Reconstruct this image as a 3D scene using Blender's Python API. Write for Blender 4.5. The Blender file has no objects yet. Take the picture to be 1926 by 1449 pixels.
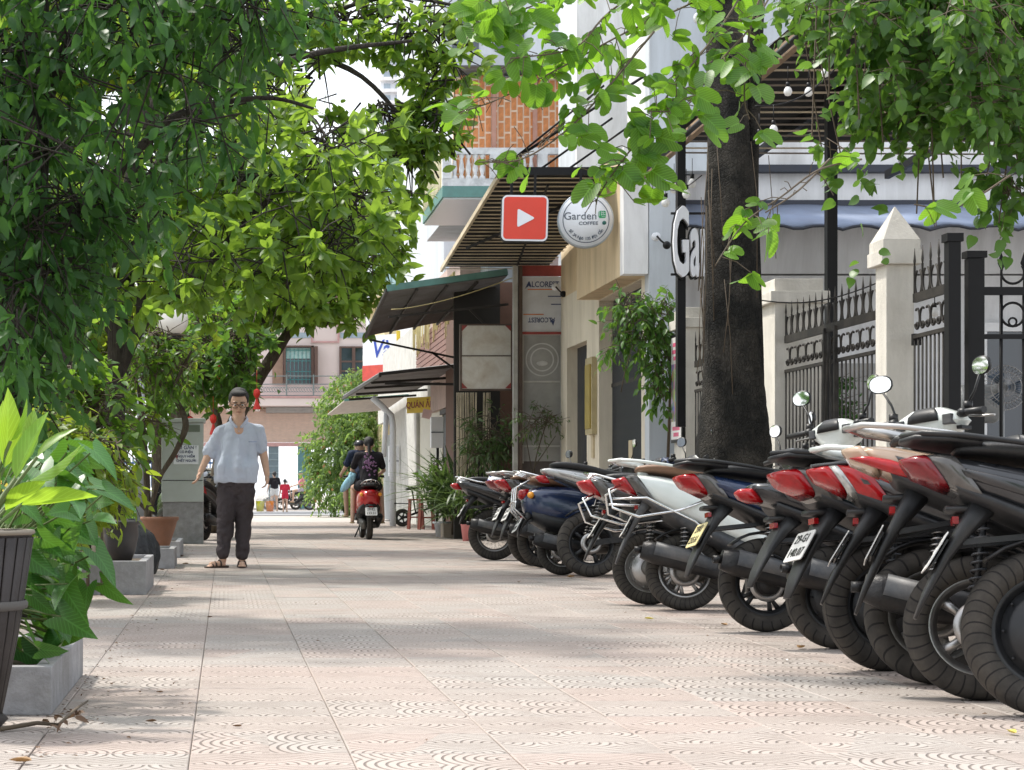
import bpy, bmesh, math, random
import numpy as np
from mathutils import Vector, Matrix, Quaternion
random.seed(7); RNG = np.random.default_rng(7)
SC = bpy.context.scene
COL = SC.collection
PI = math.pi
R = math.radians

# ------------------------------------------------------------------ camera, sky, sun
F = 3600.0                       # focal length in photograph pixels
cam_d = bpy.data.cameras.new('camera'); cam = bpy.data.objects.new('camera', cam_d); COL.objects.link(cam)
cam_d.sensor_width = 36.0; cam_d.lens = F / 1926 * 36.0
cam_d.shift_x = (963 - 423) / 1926.0; cam_d.shift_y = (928 - 724.5) / 1926.0
cam_d.clip_start = 0.2; cam_d.clip_end = 1500
cam.location = (0, 0, 0.75); cam.rotation_euler = (R(90), 0, 0)
SC.camera = cam
cam_d.dof.use_dof = True; cam_d.dof.focus_distance = 14.0; cam_d.dof.aperture_fstop = 20.0

SUN_EL, SUN_AZ = 60.0, -54.0     # azimuth from +Y towards +X
world = bpy.data.worlds.new('World'); SC.world = world; world.use_nodes = True
wn = world.node_tree.nodes; wl = world.node_tree.links; wn.clear()
w_out = wn.new('ShaderNodeOutputWorld'); w_bg = wn.new('ShaderNodeBackground')
w_sky = wn.new('ShaderNodeTexSky'); w_sky.sky_type = 'NISHITA'; w_sky.sun_disc = False
w_sky.sun_elevation = R(SUN_EL); w_sky.sun_rotation = R(SUN_AZ)
w_sky.air_density = 1.3; w_sky.dust_density = 5.0; w_sky.ozone_density = 1.0
w_mix = wn.new('ShaderNodeMix'); w_mix.data_type = 'RGBA'; w_mix.inputs[0].default_value = 0.62
w_mix.inputs[7].default_value = (9.0, 9.3, 9.8, 1)          # thin bright cloud veil
wl.new(w_sky.outputs[0], w_mix.inputs[6]); wl.new(w_mix.outputs[2], w_bg.inputs[0])
w_bg.inputs[1].default_value = 0.15
wl.new(w_bg.outputs[0], w_out.inputs[0])
sd = bpy.data.lights.new('sun', 'SUN'); sun = bpy.data.objects.new('sun', sd); COL.objects.link(sun)
sd.energy = 3.0; sd.angle = R(4.0); sd.color = (1.0, 0.955, 0.88)
_sv = Vector((math.sin(R(SUN_AZ)) * math.cos(R(SUN_EL)), math.cos(R(SUN_AZ)) * math.cos(R(SUN_EL)), math.sin(R(SUN_EL))))
sun.rotation_euler = _sv.to_track_quat('Z', 'Y').to_euler(); sun.location = (-20, 10, 30)
SC.view_settings.view_transform = 'Standard'; SC.view_settings.look = 'None'
SC.view_settings.gamma = 1.0; SC.view_settings.use_curve_mapping = False
SC.view_settings.exposure = 0.64
SC.render.engine = 'CYCLES'
SC.cycles.max_bounces = 8; SC.cycles.transparent_max_bounces = 12; SC.cycles.diffuse_bounces = 4
SC.cycles.use_denoising = True

def P(px, py, Y):                # a photograph pixel at depth Y -> place
    return Vector(((px - 423) * Y / F, Y, 0.75 - (py - 928) * Y / F))
def G(px, py):
    return P(px, py, 2700.0 / (py - 928))
def PIX(v):
    return (423 + v[0] / v[1] * F, 928 - (v[2] - 0.75) / v[1] * F)

# ------------------------------------------------------------------ materials
class NT:
    def __init__(s, name):
        s.m = bpy.data.materials.new(name); s.m.use_nodes = True
        s.n = s.m.node_tree.nodes; s.l = s.m.node_tree.links; s.n.clear()
        s.out = s.n.new('ShaderNodeOutputMaterial')
    def node(s, t, **k):
        n = s.n.new(t)
        for a, b in k.items(): setattr(n, a, b)
        return n
    def put(s, sock, v):
        if hasattr(v, 'links'): s.l.new(v, sock)
        else: sock.default_value = v
    def math(s, op, a, b=0.0, c=0.0):
        n = s.node('ShaderNodeMath', operation=op)
        s.put(n.inputs[0], a); s.put(n.inputs[1], b)
        if op in ('MULTIPLY_ADD', 'SMOOTH_MIN', 'COMPARE'): s.put(n.inputs[2], c)
        return n.outputs[0]
    def ramp(s, f, stops):
        n = s.node('ShaderNodeValToRGB'); s.l.new(f, n.inputs[0])
        e = n.color_ramp.elements
        while len(e) < len(stops): e.new(0.5)
        for i, (p, c) in enumerate(stops):
            e[i].position = p; e[i].color = (c[0], c[1], c[2], 1) if not isinstance(c, (int, float)) else (c, c, c, 1)
        return n.outputs[0]
    def mix(s, f, a, b, blend='MIX'):
        n = s.node('ShaderNodeMix', data_type='RGBA', blend_type=blend)
        s.put(n.inputs[0], f)
        s.put(n.inputs[6], a if hasattr(a, 'links') else (*a[:3], 1)); s.put(n.inputs[7], b if hasattr(b, 'links') else (*b[:3], 1))
        return n.outputs[2]
    def noise(s, vec, scale, detail=4, rough=0.55, dist=0.0):
        n = s.node('ShaderNodeTexNoise'); n.inputs['Scale'].default_value = scale
        n.inputs['Detail'].default_value = detail; n.inputs['Roughness'].default_value = rough; n.inputs['Distortion'].default_value = dist
        if vec is not None: s.l.new(vec, n.inputs['Vector'])
        return n.outputs['Fac']
    def pos(s): return s.node('ShaderNodeNewGeometry').outputs['Position']
    def objc(s): return s.node('ShaderNodeTexCoord').outputs['Object']
    def uv(s): return s.node('ShaderNodeTexCoord').outputs['UV']
    def scaled(s, vec, sc):
        n = s.node('ShaderNodeMapping'); s.l.new(vec, n.inputs[0]); n.inputs['Scale'].default_value = sc; return n.outputs[0]
    def bump(s, h, strength=0.3, dist=0.01, normal=None):
        n = s.node('ShaderNodeBump'); n.inputs['Strength'].default_value = strength; n.inputs['Distance'].default_value = dist
        s.l.new(h, n.inputs['Height'])
        if normal is not None: s.l.new(normal, n.inputs['Normal'])
        return n.outputs[0]
    def bsdf(s, col, rough=0.5, metal=0.0, normal=None, spec=0.5, coat=0.0, trans=0.0, alpha=1.0):
        b = s.node('ShaderNodeBsdfPrincipled')
        s.put(b.inputs['Base Color'], col if hasattr(col, 'links') else (*col[:3], 1))
        s.put(b.inputs['Roughness'], rough); s.put(b.inputs['Metallic'], metal)
        b.inputs['Specular IOR Level'].default_value = spec; b.inputs['Coat Weight'].default_value = coat; b.inputs['Coat Roughness'].default_value = 0.06
        b.inputs['Transmission Weight'].default_value = trans; s.put(b.inputs['Alpha'], alpha)
        if normal is not None: s.l.new(normal, b.inputs['Normal'])
        s.b = b
        s.l.new(b.outputs[0], s.out.inputs[0]); return b.outputs[0]

_MC = {}
def M(name, col=None, rough=0.5, metal=0.0, var=0.12, scale=6.0, bump=0.0, bscale=60.0, spec=0.5, coat=0.0, dirt=0.0, dirtcol=(0.12, 0.10, 0.08), dscale=2.5, world_space=False, streak=False):
    """a plain surface with grain, slight colour drift, optional relief and patchy dirt"""
    if name in _MC: return _MC[name]
    t = NT(name); vec = t.pos() if world_space else t.objc()
    f = t.noise(vec, scale, 5)
    lo = [c * (1 - var) for c in col]; hi = [min(1, c * (1 + var)) for c in col]
    c = t.ramp(f, [(0.3, lo), (0.7, hi)])
    if dirt > 0:
        d = t.noise(t.scaled(vec, (1, 1, .16)) if streak else vec, dscale, 8, 0.68, 0.4)
        c = t.mix(t.math('MULTIPLY', t.ramp(d, [(0.42, 0.0), (0.72, 1.0)]), dirt), c, dirtcol)
    rr = t.math('MULTIPLY_ADD', f, 0.25, rough - 0.12) if rough > 0.15 else rough
    nrm = t.bump(t.noise(vec, bscale, 5, 0.6), min(1, bump), 0.01 if bump <= 1 else 0.01 * bump) if bump > 0 else None
    t.bsdf(c, rr, metal, nrm, spec, coat)
    _MC[name] = t.m; return t.m

def leaf_mat(name, dark, light, trans, tw=0.45, rough=0.42, vein=0.0, spec=0.5):
    if name in _MC: return _MC[name]
    t = NT(name)
    g = t.node('ShaderNodeNewGeometry'); oi = t.node('ShaderNodeObjectInfo')
    r = t.math('FRACT', t.math('ADD', g.outputs['Random Per Island'], oi.outputs['Random']))
    big = t.noise(g.outputs['Position'], 1.3, 3)
    f = t.math('MULTIPLY_ADD', r, 0.6, t.math('MULTIPLY_ADD', big, 0.9, -0.25))
    c = t.ramp(f, [(0.0, dark), (0.55, [(a + b) / 2 for a, b in zip(dark, light)]), (0.93, light), (1.0, [light[0] * 2.2, light[1] * 1.25, light[2]])])
    nrm = None
    if vein:
        u = t.uv(); sp = t.node('ShaderNodeSeparateXYZ'); t.l.new(u, sp.inputs[0])
        ax = t.math('ABSOLUTE', t.math('SUBTRACT', sp.outputs[0], 0.5))
        mid = t.math('LESS_THAN', ax, 0.025)
        ph = t.math('FRACT', t.math('MULTIPLY_ADD', sp.outputs[1], 8.0, t.math('MULTIPLY', ax, -7.0)))
        sv = t.math('LESS_THAN', t.math('ABSOLUTE', t.math('SUBTRACT', ph, 0.5)), 0.09)
        v = t.math('MAXIMUM', mid, sv)
        c = t.mix(t.math('MULTIPLY', v, vein), c, [min(1, x * 2.0 + 0.03) for x in light])
        nrm = t.bump(t.math('SUBTRACT', 1.0, v), 0.35, 0.003)
    b = t.bsdf(c, rough, 0, nrm, spec)
    tr = t.node('ShaderNodeBsdfTranslucent')
    t.l.new(t.mix(0.55, c, trans, 'MIX'), tr.inputs[0])
    mx = t.node('ShaderNodeMixShader'); mx.inputs[0].default_value = tw
    t.l.new(b, mx.inputs[1]); t.l.new(tr.outputs[0], mx.inputs[2]); t.l.new(mx.outputs[0], t.out.inputs[0])
    _MC[name] = t.m; return t.m

def glass_mat(name, col, rough=0.08, spec=0.8):
    if name in _MC: return _MC[name]
    t = NT(name); t.bsdf(col, rough, 0, t.bump(t.noise(t.objc(), 3, 2), 0.08, 0.02), spec, 0.3); _MC[name] = t.m; return t.m

# ------------------------------------------------------------------ mesh helpers
class MB:
    """collects shapes into one mesh"""
    def __init__(s): s.v = []; s.f = []; s.mi = []; s.sm = []; s.mats = []; s.cur = 0; s.smooth = False; s.uvs = {}
    def mat(s, m):
        if m not in s.mats: s.mats.append(m)
        s.cur = s.mats.index(m); return s
    def face(s, idx, sm=None, uv=None):
        if uv is not None: s.uvs[len(s.f)] = uv
        s.f.append(tuple(idx)); s.mi.append(s.cur); s.sm.append(s.smooth if sm is None else sm)
    def add(s, vs):
        i = len(s.v); s.v.extend([tuple(x) for x in vs]); return i
    def box(s, c, size, rot=None, taper=1.0):
        hx, hy, hz = size[0] / 2, size[1] / 2, size[2] / 2
        pts = []
        for z in (-hz, hz):
            k = 1 if z < 0 else taper
            for x, y in ((-hx, -hy), (hx, -hy), (hx, hy), (-hx, hy)):
                p = Vector((x * k, y * k, z))
                if rot is not None: p = rot @ p
                pts.append(Vector(c) + p)
        i = s.add(pts)
        for q in ((0, 3, 2, 1), (4, 5, 6, 7), (0, 1, 5, 4), (1, 2, 6, 5), (2, 3, 7, 6), (3, 0, 4, 7)): s.face([i + k for k in q], False)
        return s
    def b2(s, x0, x1, y0, y1, z0, z1):
        return s.box(((x0 + x1) / 2, (y0 + y1) / 2, (z0 + z1) / 2), (abs(x1 - x0), abs(y1 - y0), abs(z1 - z0)))
    def beam(s, a, b, w, h=None, up=(0, 0, 1)):
        a = Vector(a); b = Vector(b); d = b - a; L = d.length
        if L < 1e-6: return s
        z = d / L; x = Vector(up).cross(z)
        if x.length < 1e-3: x = Vector((1, 0, 0)).cross(z)
        x.normalize(); y = z.cross(x)
        m = Matrix((x, y, z)).transposed()
        return s.box((a + b) / 2, (w, h or w, L), m)
    def tube(s, pts, rad, n=8, caps=True, sm=True, squash=1.0, closed=False):
        pts = [Vector(p) for p in pts]; k = len(pts)
        rad = [rad] * k if isinstance(rad, (int, float)) else list(rad)
        prev = None; base = len(s.v)
        for i, p in enumerate(pts):
            if closed: d = pts[(i + 1) % k] - pts[i - 1]
            else: d = pts[min(i + 1, k - 1)] - pts[max(i - 1, 0)]
            d.normalize()
            if prev is None:
                u = d.orthogonal().normalized() if abs(d.z) > 0.95 else Vector((0, 0, 1)).cross(d).normalized()
            else:
                u = prev - d * prev.dot(d)
                u = u.normalized() if u.length > 1e-5 else d.orthogonal().normalized()
            prev = u; w = d.cross(u)
            for j in range(n):
                a = 2 * PI * j / n
                s.v.append(tuple(p + (u * math.cos(a) + w * math.sin(a) * squash) * rad[i]))
        m = k if closed else k - 1
        for i in range(m):
            for j in range(n):
                a = base + i * n + j; b = base + i * n + (j + 1) % n
                c = base + ((i + 1) % k) * n + (j + 1) % n; d = base + ((i + 1) % k) * n + j
                s.face((a, b, c, d), sm)
        if caps and not closed:
            s.face([base + j for j in range(n)][::-1], False); s.face([base + (k - 1) * n + j for j in range(n)], False)
        return s
    def lathe(s, prof, c=(0, 0, 0), axis='Z', n=24, sm=True, closed=False, arc=(0, 2 * PI)):
        """prof: list of (radius, height along axis)"""
        base = len(s.v); k = len(prof); full = abs(arc[1] - arc[0] - 2 * PI) < 1e-6
        m = n if full else n + 1
        for i in range(m):
            a = arc[0] + (arc[1] - arc[0]) * i / n
            ca, sa = math.cos(a), math.sin(a)
            for r, h in prof:
                if axis == 'Z': p = (r * ca, r * sa, h)
                elif axis == 'Y': p = (r * ca, h, r * sa)
                else: p = (h, r * ca, r * sa)
                s.v.append((c[0] + p[0], c[1] + p[1], c[2] + p[2]))
        kk = k if closed else k - 1
        for i in range(n):
            i2 = (i + 1) % m
            for j in range(kk):
                j2 = (j + 1) % k
                q = (base + i * k + j, base + i2 * k + j, base + i2 * k + j2, base + i * k + j2)
                s.face(q, sm)
        return s
    def prism(s, poly, origin, ux, uy, depth, sm=False):
        """polygon (2D) in plane (ux, uy), extruded along ux x uy by depth"""
        o = Vector(origin); ux = Vector(ux); uy = Vector(uy); nn = ux.cross(uy).normalized() * depth
        n = len(poly)
        i = s.add([o + ux * a + uy * b for a, b in poly] + [o + ux * a + uy * b + nn for a, b in poly])
        s.face([i + k for k in range(n)][::-1], False); s.face([i + n + k for k in range(n)], False)
        for k in range(n):
            k2 = (k + 1) % n; s.face((i + k, i + k2, i + n + k2, i + n + k), sm)
        return s
    def quad(s, a, b, c, d, uv=None):
        i = s.add([a, b, c, d]); s.face((i, i + 1, i + 2, i + 3), False, uv); return s
    def loft(s, secs, n=16, sm=True, caps=True, cap_round=0.0):
        """secs: (centre, right vec*halfwidth, up vec*halfheight, power[, power2])"""
        base = len(s.v)
        for sec in secs:
            c, ru, uu, pw = Vector(sec[0]), Vector(sec[1]), Vector(sec[2]), sec[3]
            for j in range(n):
                a = 2 * PI * (j + 0.5) / n; ca, sa = math.cos(a), math.sin(a)
                x = math.copysign(abs(ca) ** (2 / pw), ca); y = math.copysign(abs(sa) ** (2 / pw), sa)
                s.v.append(tuple(c + ru * x + uu * y))
        k = len(secs)
        for i in range(k - 1):
            for j in range(n):
                s.face((base + i * n + j, base + i * n + (j + 1) % n, base + (i + 1) * n + (j + 1) % n, base + (i + 1) * n + j), sm)
        if caps:
            s.face([base + j for j in range(n)][::-1], sm); s.face([base + (k - 1) * n + j for j in range(n)], sm)
        return s
    def ball(s, c, r, n=10, m=7, scl=(1, 1, 1)):
        base = len(s.v); c = Vector(c)
        for i in range(m + 1):
            t = PI * i / m
            for j in range(n):
                a = 2 * PI * j / n
                s.v.append((c.x + r * math.sin(t) * math.cos(a) * scl[0], c.y + r * math.sin(t) * math.sin(a) * scl[1], c.z + r * math.cos(t) * scl[2]))
        for i in range(m):
            for j in range(n):
                s.face((base + i * n + j, base + (i + 1) * n + j, base + (i + 1) * n + (j + 1) % n, base + i * n + (j + 1) % n), True)
        return s
    def mesh(s, name, m=None):
        me = bpy.data.meshes.new(name); me.from_pydata(s.v, [], s.f)
        mats = s.mats or ([m] if m else [])
        for x in mats: me.materials.append(x)
        if s.mats: me.polygons.foreach_set('material_index', s.mi)
        me.polygons.foreach_set('use_smooth', s.sm)
        if s.uvs:
            lay = me.uv_layers.new(name='UVMap').data
            for fi, uv in s.uvs.items():
                for li, u in zip(me.polygons[fi].loop_indices, uv): lay[li].uv = u
        me.update(); return me
    def build(s, name, m=None, parent=None, bevel=0.0, **k):
        me = s.mesh(name, m); return link(name, me, parent, bevel=bevel, fix=True, **k)

def link(name, me, parent=None, loc=None, bevel=0.0, fix=False, subsurf=0, **k):
    if fix:
        bm = bmesh.new(); bm.from_mesh(me)
        if bevel > 0:
            try: bmesh.ops.bevel(bm, geom=[e for e in bm.edges if len(e.link_faces) == 2 and e.calc_face_angle(0) > 0.6], offset=bevel, segments=2, profile=0.6, affect='EDGES', clamp_overlap=True)
            except Exception: pass
        bmesh.ops.recalc_face_normals(bm, faces=bm.faces); bm.to_mesh(me); bm.free()
    o = bpy.data.objects.new(name, me); COL.objects.link(o)
    if loc is not None: o.location = loc
    if parent is not None: o.parent = parent
    if subsurf:
        md = o.modifiers.new('sub', 'SUBSURF'); md.levels = subsurf; md.render_levels = subsurf
    tag(o, **k); return o
def tag(o, label=None, cat=None, group=None, kind=None):
    if label: o['label'] = label
    if cat: o['category'] = cat
    if group: o['group'] = group
    if kind: o['kind'] = kind
    return o
def thing(name, label, cat, loc=(0, 0, 0), rz=0.0, group=None, rot=None):
    o = bpy.data.objects.new(name, None); COL.objects.link(o); o.location = loc
    o.rotation_euler = rot if rot is not None else (0, 0, rz); o.empty_display_size = 0.2
    return tag(o, label, cat, group)
def rrect(w, h, r, n=5):
    """rounded rectangle outline, centred"""
    out = []
    for cx, cy, a0 in ((w / 2 - r, h / 2 - r, 0), (-w / 2 + r, h / 2 - r, 90), (-w / 2 + r, -h / 2 + r, 180), (w / 2 - r, -h / 2 + r, 270)):
        for i in range(n + 1):
            a = R(a0 + 90 * i / n); out.append((cx + r * math.cos(a), cy + r * math.sin(a)))
    return out
def text_obj(name, s, size, m, parent=None, loc=(0, 0, 0), rot=(0, 0, 0), depth=0.002, sx=1.0, sy=1.0, shear=0.0, off=0.0, align='CENTER', **k):
    cu = bpy.data.curves.new(name, 'FONT'); cu.body = s; cu.size = size; cu.extrude = depth; cu.align_x = align; cu.align_y = 'CENTER'
    cu.shear = shear; cu.offset = off; cu.resolution_u = 3
    tmp = bpy.data.objects.new('tmp', cu); COL.objects.link(tmp)
    me = bpy.data.meshes.new_from_object(tmp); bpy.data.objects.remove(tmp)
    me.materials.clear(); me.materials.append(m)
    for v in me.vertices: v.co.x *= sx; v.co.y *= sy
    o = bpy.data.objects.new(name, me); COL.objects.link(o); o.location = loc; o.rotation_euler = rot
    if parent is not None: o.parent = parent
    tag(o, **k); return o
# ================================================================== SETTING: ground
T = 0.46; X0 = -0.10
def paving_mat():
    t = NT('paving tile')
    uv = t.uv(); sp = t.node('ShaderNodeSeparateXYZ'); t.l.new(uv, sp.inputs[0])
    u = t.math('MULTIPLY', sp.outputs[0], 2.0); v = t.math('MULTIPLY', sp.outputs[1], 2.0)
    fu, fv = t.math('FLOOR', u), t.math('FLOOR', v)
    cu = t.math('FRACT', t.math('MULTIPLY_ADD', fv, 0.5, u)); cv = t.math('FRACT', v)
    par = 0.0
    # fans: concentric arcs springing from the middle of a cell edge
    dx = t.math('SUBTRACT', cu, 0.5); dy = t.math('ABSOLUTE', t.math('SUBTRACT', cv, 0.02))
    rr = t.math('SQRT', t.math('ADD', t.math('MULTIPLY', dx, dx), t.math('MULTIPLY', dy, dy)))
    arc = t.math('ABSOLUTE', t.math('SUBTRACT', t.math('FRACT', t.math('MULTIPLY', rr, 7.5)), 0.5))
    lin = t.math('ABSOLUTE', t.math('SUBTRACT', t.math('FRACT', t.math('MULTIPLY', cv, 11.0)), 0.5))
    dl = t.math('ABSOLUTE', t.math('SUBTRACT', t.math('FRACT', t.math('MULTIPLY', cu, 9.0)), 0.5))
    band = t.math('LESS_THAN', t.math('ABSOLUTE', t.math('SUBTRACT', cv, 0.5)), 0.17)
    lin = t.math('ADD', t.math('MULTIPLY', band, dl), t.math('MULTIPLY', t.math('SUBTRACT', 1.0, band), lin))
    g = t.math('ADD', t.math('MULTIPLY', par, lin), t.math('MULTIPLY', t.math('SUBTRACT', 1.0, par), arc))
    groove = t.ramp(g, [(0.06, 1.0), (0.16, 0.0)])
    pos = t.pos()
    sn = t.node('ShaderNodeVectorMath', operation='SNAP')
    off = t.node('ShaderNodeVectorMath', operation='ADD'); t.l.new(pos, off.inputs[0]); off.inputs[1].default_value = (0.10, 0.0, 0.0)
    t.l.new(off.outputs[0], sn.inputs[0]); sn.inputs[1].default_value = (T, T, 10)
    wn_ = t.node('ShaderNodeTexWhiteNoise', noise_dimensions='3D'); t.l.new(sn.outputs[0], wn_.inputs['Vector'])
    big = t.noise(pos, 0.55, 5, 0.6)
    f = t.math('MULTIPLY_ADD', wn_.outputs['Value'], 0.45, t.math('MULTIPLY', big, 0.62))
    c = t.ramp(f, [(0.2, (0.40, 0.30, 0.262)), (0.5, (0.395, 0.335, 0.30)), (0.8, (0.345, 0.325, 0.302))])
    fine = t.noise(pos, 55, 6, 0.7)
    c = t.mix(0.35, c, t.ramp(fine, [(0.3, (0.27, 0.24, 0.215)), (0.7, (0.46, 0.42, 0.38))]))
    st = t.noise(pos, 2.3, 8, 0.7, 0.6)
    c = t.mix(t.math('MULTIPLY', t.ramp(st, [(0.46, 0.0), (0.66, 1.0)]), 0.42), c, (0.23, 0.19, 0.165))
    sp_ = t.noise(pos, 9.0, 4, .6, .3); c = t.mix(t.math('MULTIPLY', t.ramp(sp_, [(0.66, 0.0), (0.74, 1.0)]), 0.5), c, (0.14, 0.12, 0.10))
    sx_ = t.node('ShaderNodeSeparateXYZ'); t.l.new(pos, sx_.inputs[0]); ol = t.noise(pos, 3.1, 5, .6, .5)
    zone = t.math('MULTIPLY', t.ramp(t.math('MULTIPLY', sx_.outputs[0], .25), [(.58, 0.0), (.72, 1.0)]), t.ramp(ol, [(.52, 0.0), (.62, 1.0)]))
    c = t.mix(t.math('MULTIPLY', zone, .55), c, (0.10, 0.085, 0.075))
    wear = t.math('MULTIPLY_ADD', t.noise(pos, 1.7, 4), 0.5, 0.62)
    gd = t.math('MULTIPLY', groove, wear)
    c = t.mix(t.math('MULTIPLY', gd, 0.9), c, (0.105, 0.085, 0.07))
    h = t.math('MULTIPLY_ADD', groove, -1.0, t.math('MULTIPLY', fine, 0.16))
    t.bsdf(c, 0.72, 0, t.bump(h, 0.8, 0.006), 0.35)
    return t.m
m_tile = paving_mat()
m_mortar = M('joint dirt', (0.20, 0.17, 0.145), 0.9, bump=0.6, bscale=80, var=0.4, scale=9, world_space=True)
m_conc = M('concrete ground', (0.42, 0.39, 0.36), 0.85, var=0.12, scale=3, bump=0.35, bscale=50, dirt=0.35, world_space=True)
m_road = M('road', (0.30, 0.30, 0.31), 0.85, var=0.14, scale=2, bump=0.3, bscale=40, world_space=True)
m_soil = M('soil', (0.10, 0.075, 0.05), 0.95, var=0.35, scale=12, bump=0.9, bscale=40, world_space=True)

mb = MB().quad((-400, -30, -0.03), (400, -30, -0.03), (400, 900, -0.03), (-400, 900, -0.03)); mb.build('ground', m_conc, kind='structure')
mb = MB().quad((-2.7, 3.2, -0.008), (5.6, 3.2, -0.008), (5.6, 50, -0.008), (-2.7, 50, -0.008))
pavement = mb.build('pavement', m_mortar, kind='structure')
MB().quad((-60, 66, -0.012), (60, 66, -0.012), (60, 82, -0.012), (-60, 82, -0.012)).build('road', m_road, kind='structure')
MB().quad((-9, 8, -0.016), (-2.7, 8, -0.016), (-2.7, 60, -0.016), (-9, 60, -0.016)).build('soil_bed', m_soil, kind='structure')

def tile_mesh(g=0.0017, w=T, tag_=''):
    m = MB(); a = w / 2 - g; c = 0.003
    i = m.add([(-a, -a, -0.012), (a, -a, -0.012), (a, a, -0.012), (-a, a, -0.012),
               (-a, -a, -c), (a, -a, -c), (a, a, -c), (-a, a, -c),
               (-a + c, -a + c, 0), (a - c, -a + c, 0), (a - c, a - c, 0), (-a + c, a - c, 0)])
    e = c / w
    for k in range(4):
        k2 = (k + 1) % 4
        m.face((i + k, i + k2, i + 4 + k2, i + 4 + k), False, [(0, 0)] * 4)
        m.face((i + 4 + k, i + 4 + k2, i + 8 + k2, i + 8 + k), False, [(0.0, 0.0)] * 4)
    m.face((i + 8, i + 9, i + 10, i + 11), False, [(e, e), (1 - e, e), (1 - e, 1 - e), (e, 1 - e)])
    return m
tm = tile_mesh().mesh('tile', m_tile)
cand = []
for ix in range(-5, 12):
    for iy in range(7, 108):
        x = X0 + (ix + 0.5) * T; y = iy * T + 0.23
        if x > 5.25 or x < -2.6: continue
        px, py = PIX((x, y, 0))
        vis = -60 < px < 1990 and py < 1500
        cand.append((0 if vis else 1, y, x, ix))
cand.sort()
parts = cand[:296]; rest = cand[296:]
for k, (v_, y, x, ix) in enumerate(parts):
    o = bpy.data.objects.new('tile', tm); COL.objects.link(o); o.parent = pavement
    r_ = random.Random(k * 7 + 1)
    o.location = (x, y, r_.uniform(-0.0012, 0.0018)); o.rotation_euler = (r_.gauss(0, 0.0018), r_.gauss(0, 0.0018), r_.choice((0, 0, PI / 2, PI)) )
# the far rows: real tiles joined
V = []; Fc = []; UV = []
a = T / 2 - 0.0022
for (v_, y, x, ix) in rest:
    i = len(V); z = random.uniform(-0.0012, 0.0015)
    V += [(x - a, y - a, z), (x + a, y - a, z), (x + a, y + a, z), (x - a, y + a, z), (x - a, y - a, -.01), (x + a, y - a, -.01), (x + a, y + a, -.01), (x - a, y + a, -.01)]
    Fc += [(i, i + 1, i + 2, i + 3), (i, i + 4, i + 5, i + 1), (i + 1, i + 5, i + 6, i + 2), (i + 2, i + 6, i + 7, i + 3), (i + 3, i + 7, i + 4, i)]
    UV += [(0, 0), (1, 0), (1, 1), (0, 1)] + [(0, 0)] * 16
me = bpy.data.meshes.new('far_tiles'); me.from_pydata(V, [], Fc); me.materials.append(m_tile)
me.uv_layers.new(name='UVMap').data.foreach_set('uv', [c for u in UV for c in u])
link('far_tiles', me, pavement, kind='stuff')

# ================================================================== RIGHT SIDE: fence, pillars, gate
m_plw = M('white pillar plaster', (0.68, 0.65, 0.58), 0.85, var=0.07, scale=3, bump=0.5, bscale=35, dirt=0.35, dirtcol=(0.26, 0.24, 0.20), dscale=5, streak=True)
m_iron = M('wrought iron', (0.026, 0.024, 0.022), 0.6, 0.2, var=0.3, scale=8, bump=0.2, bscale=60, dirt=0.35, dirtcol=(0.12, 0.105, 0.085), dscale=6, spec=.3)
m_iron2 = M('black gate iron', (0.008, 0.008, 0.009), 0.5, 0.0, var=0.3, scale=8, spec=.25)
XF = 5.2
def pillar(x0, x1, y0, y1, z, label, tip=True, capw=0.07):
    t_ = thing('gate_pillar', label, 'pillar', ((x0 + x1) / 2, (y0 + y1) / 2, 0), group='masonry pillars of the garden fence')
    w, d = x1 - x0, y1 - y0
    MB().box((0, 0, z / 2 - .02), (w, d, z + .04)).build('shaft', m_plw, t_, bevel=0.008)
    c = MB(); c.box((0, 0, z + 0.055), (w + 2 * capw, d + 2 * capw, 0.11))
    if tip: c.box((0, 0, z + 0.15), (w + capw * 1.5, d + capw * 1.5, 0.08)); c.box((0, 0, z + 0.33), (w + capw * 1.5, d + capw * 1.5, 0.28), taper=0.03)
    else: c.box((0.0, 0, z + 0.17), (w, d, 0.12))
    c.build('cap', m_plw, t_, bevel=0.008)
    return t_
pillar(5.2, 5.42, 15.05, 15.3, 2.55, 'slim white pillar with pointed cap, bright on its left side, beside the open gate', True, 0.05)
pillar(5.2, 5.66, 18.1, 18.6, 2.55, 'broad plaster pillar with flat stepped cap close behind the thick tree trunk', False, 0.05)
pillar(5.2, 5.66, 21.6, 22.15, 2.62, 'white pillar with flat cap carrying the framed poster', False, 0.05)

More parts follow.
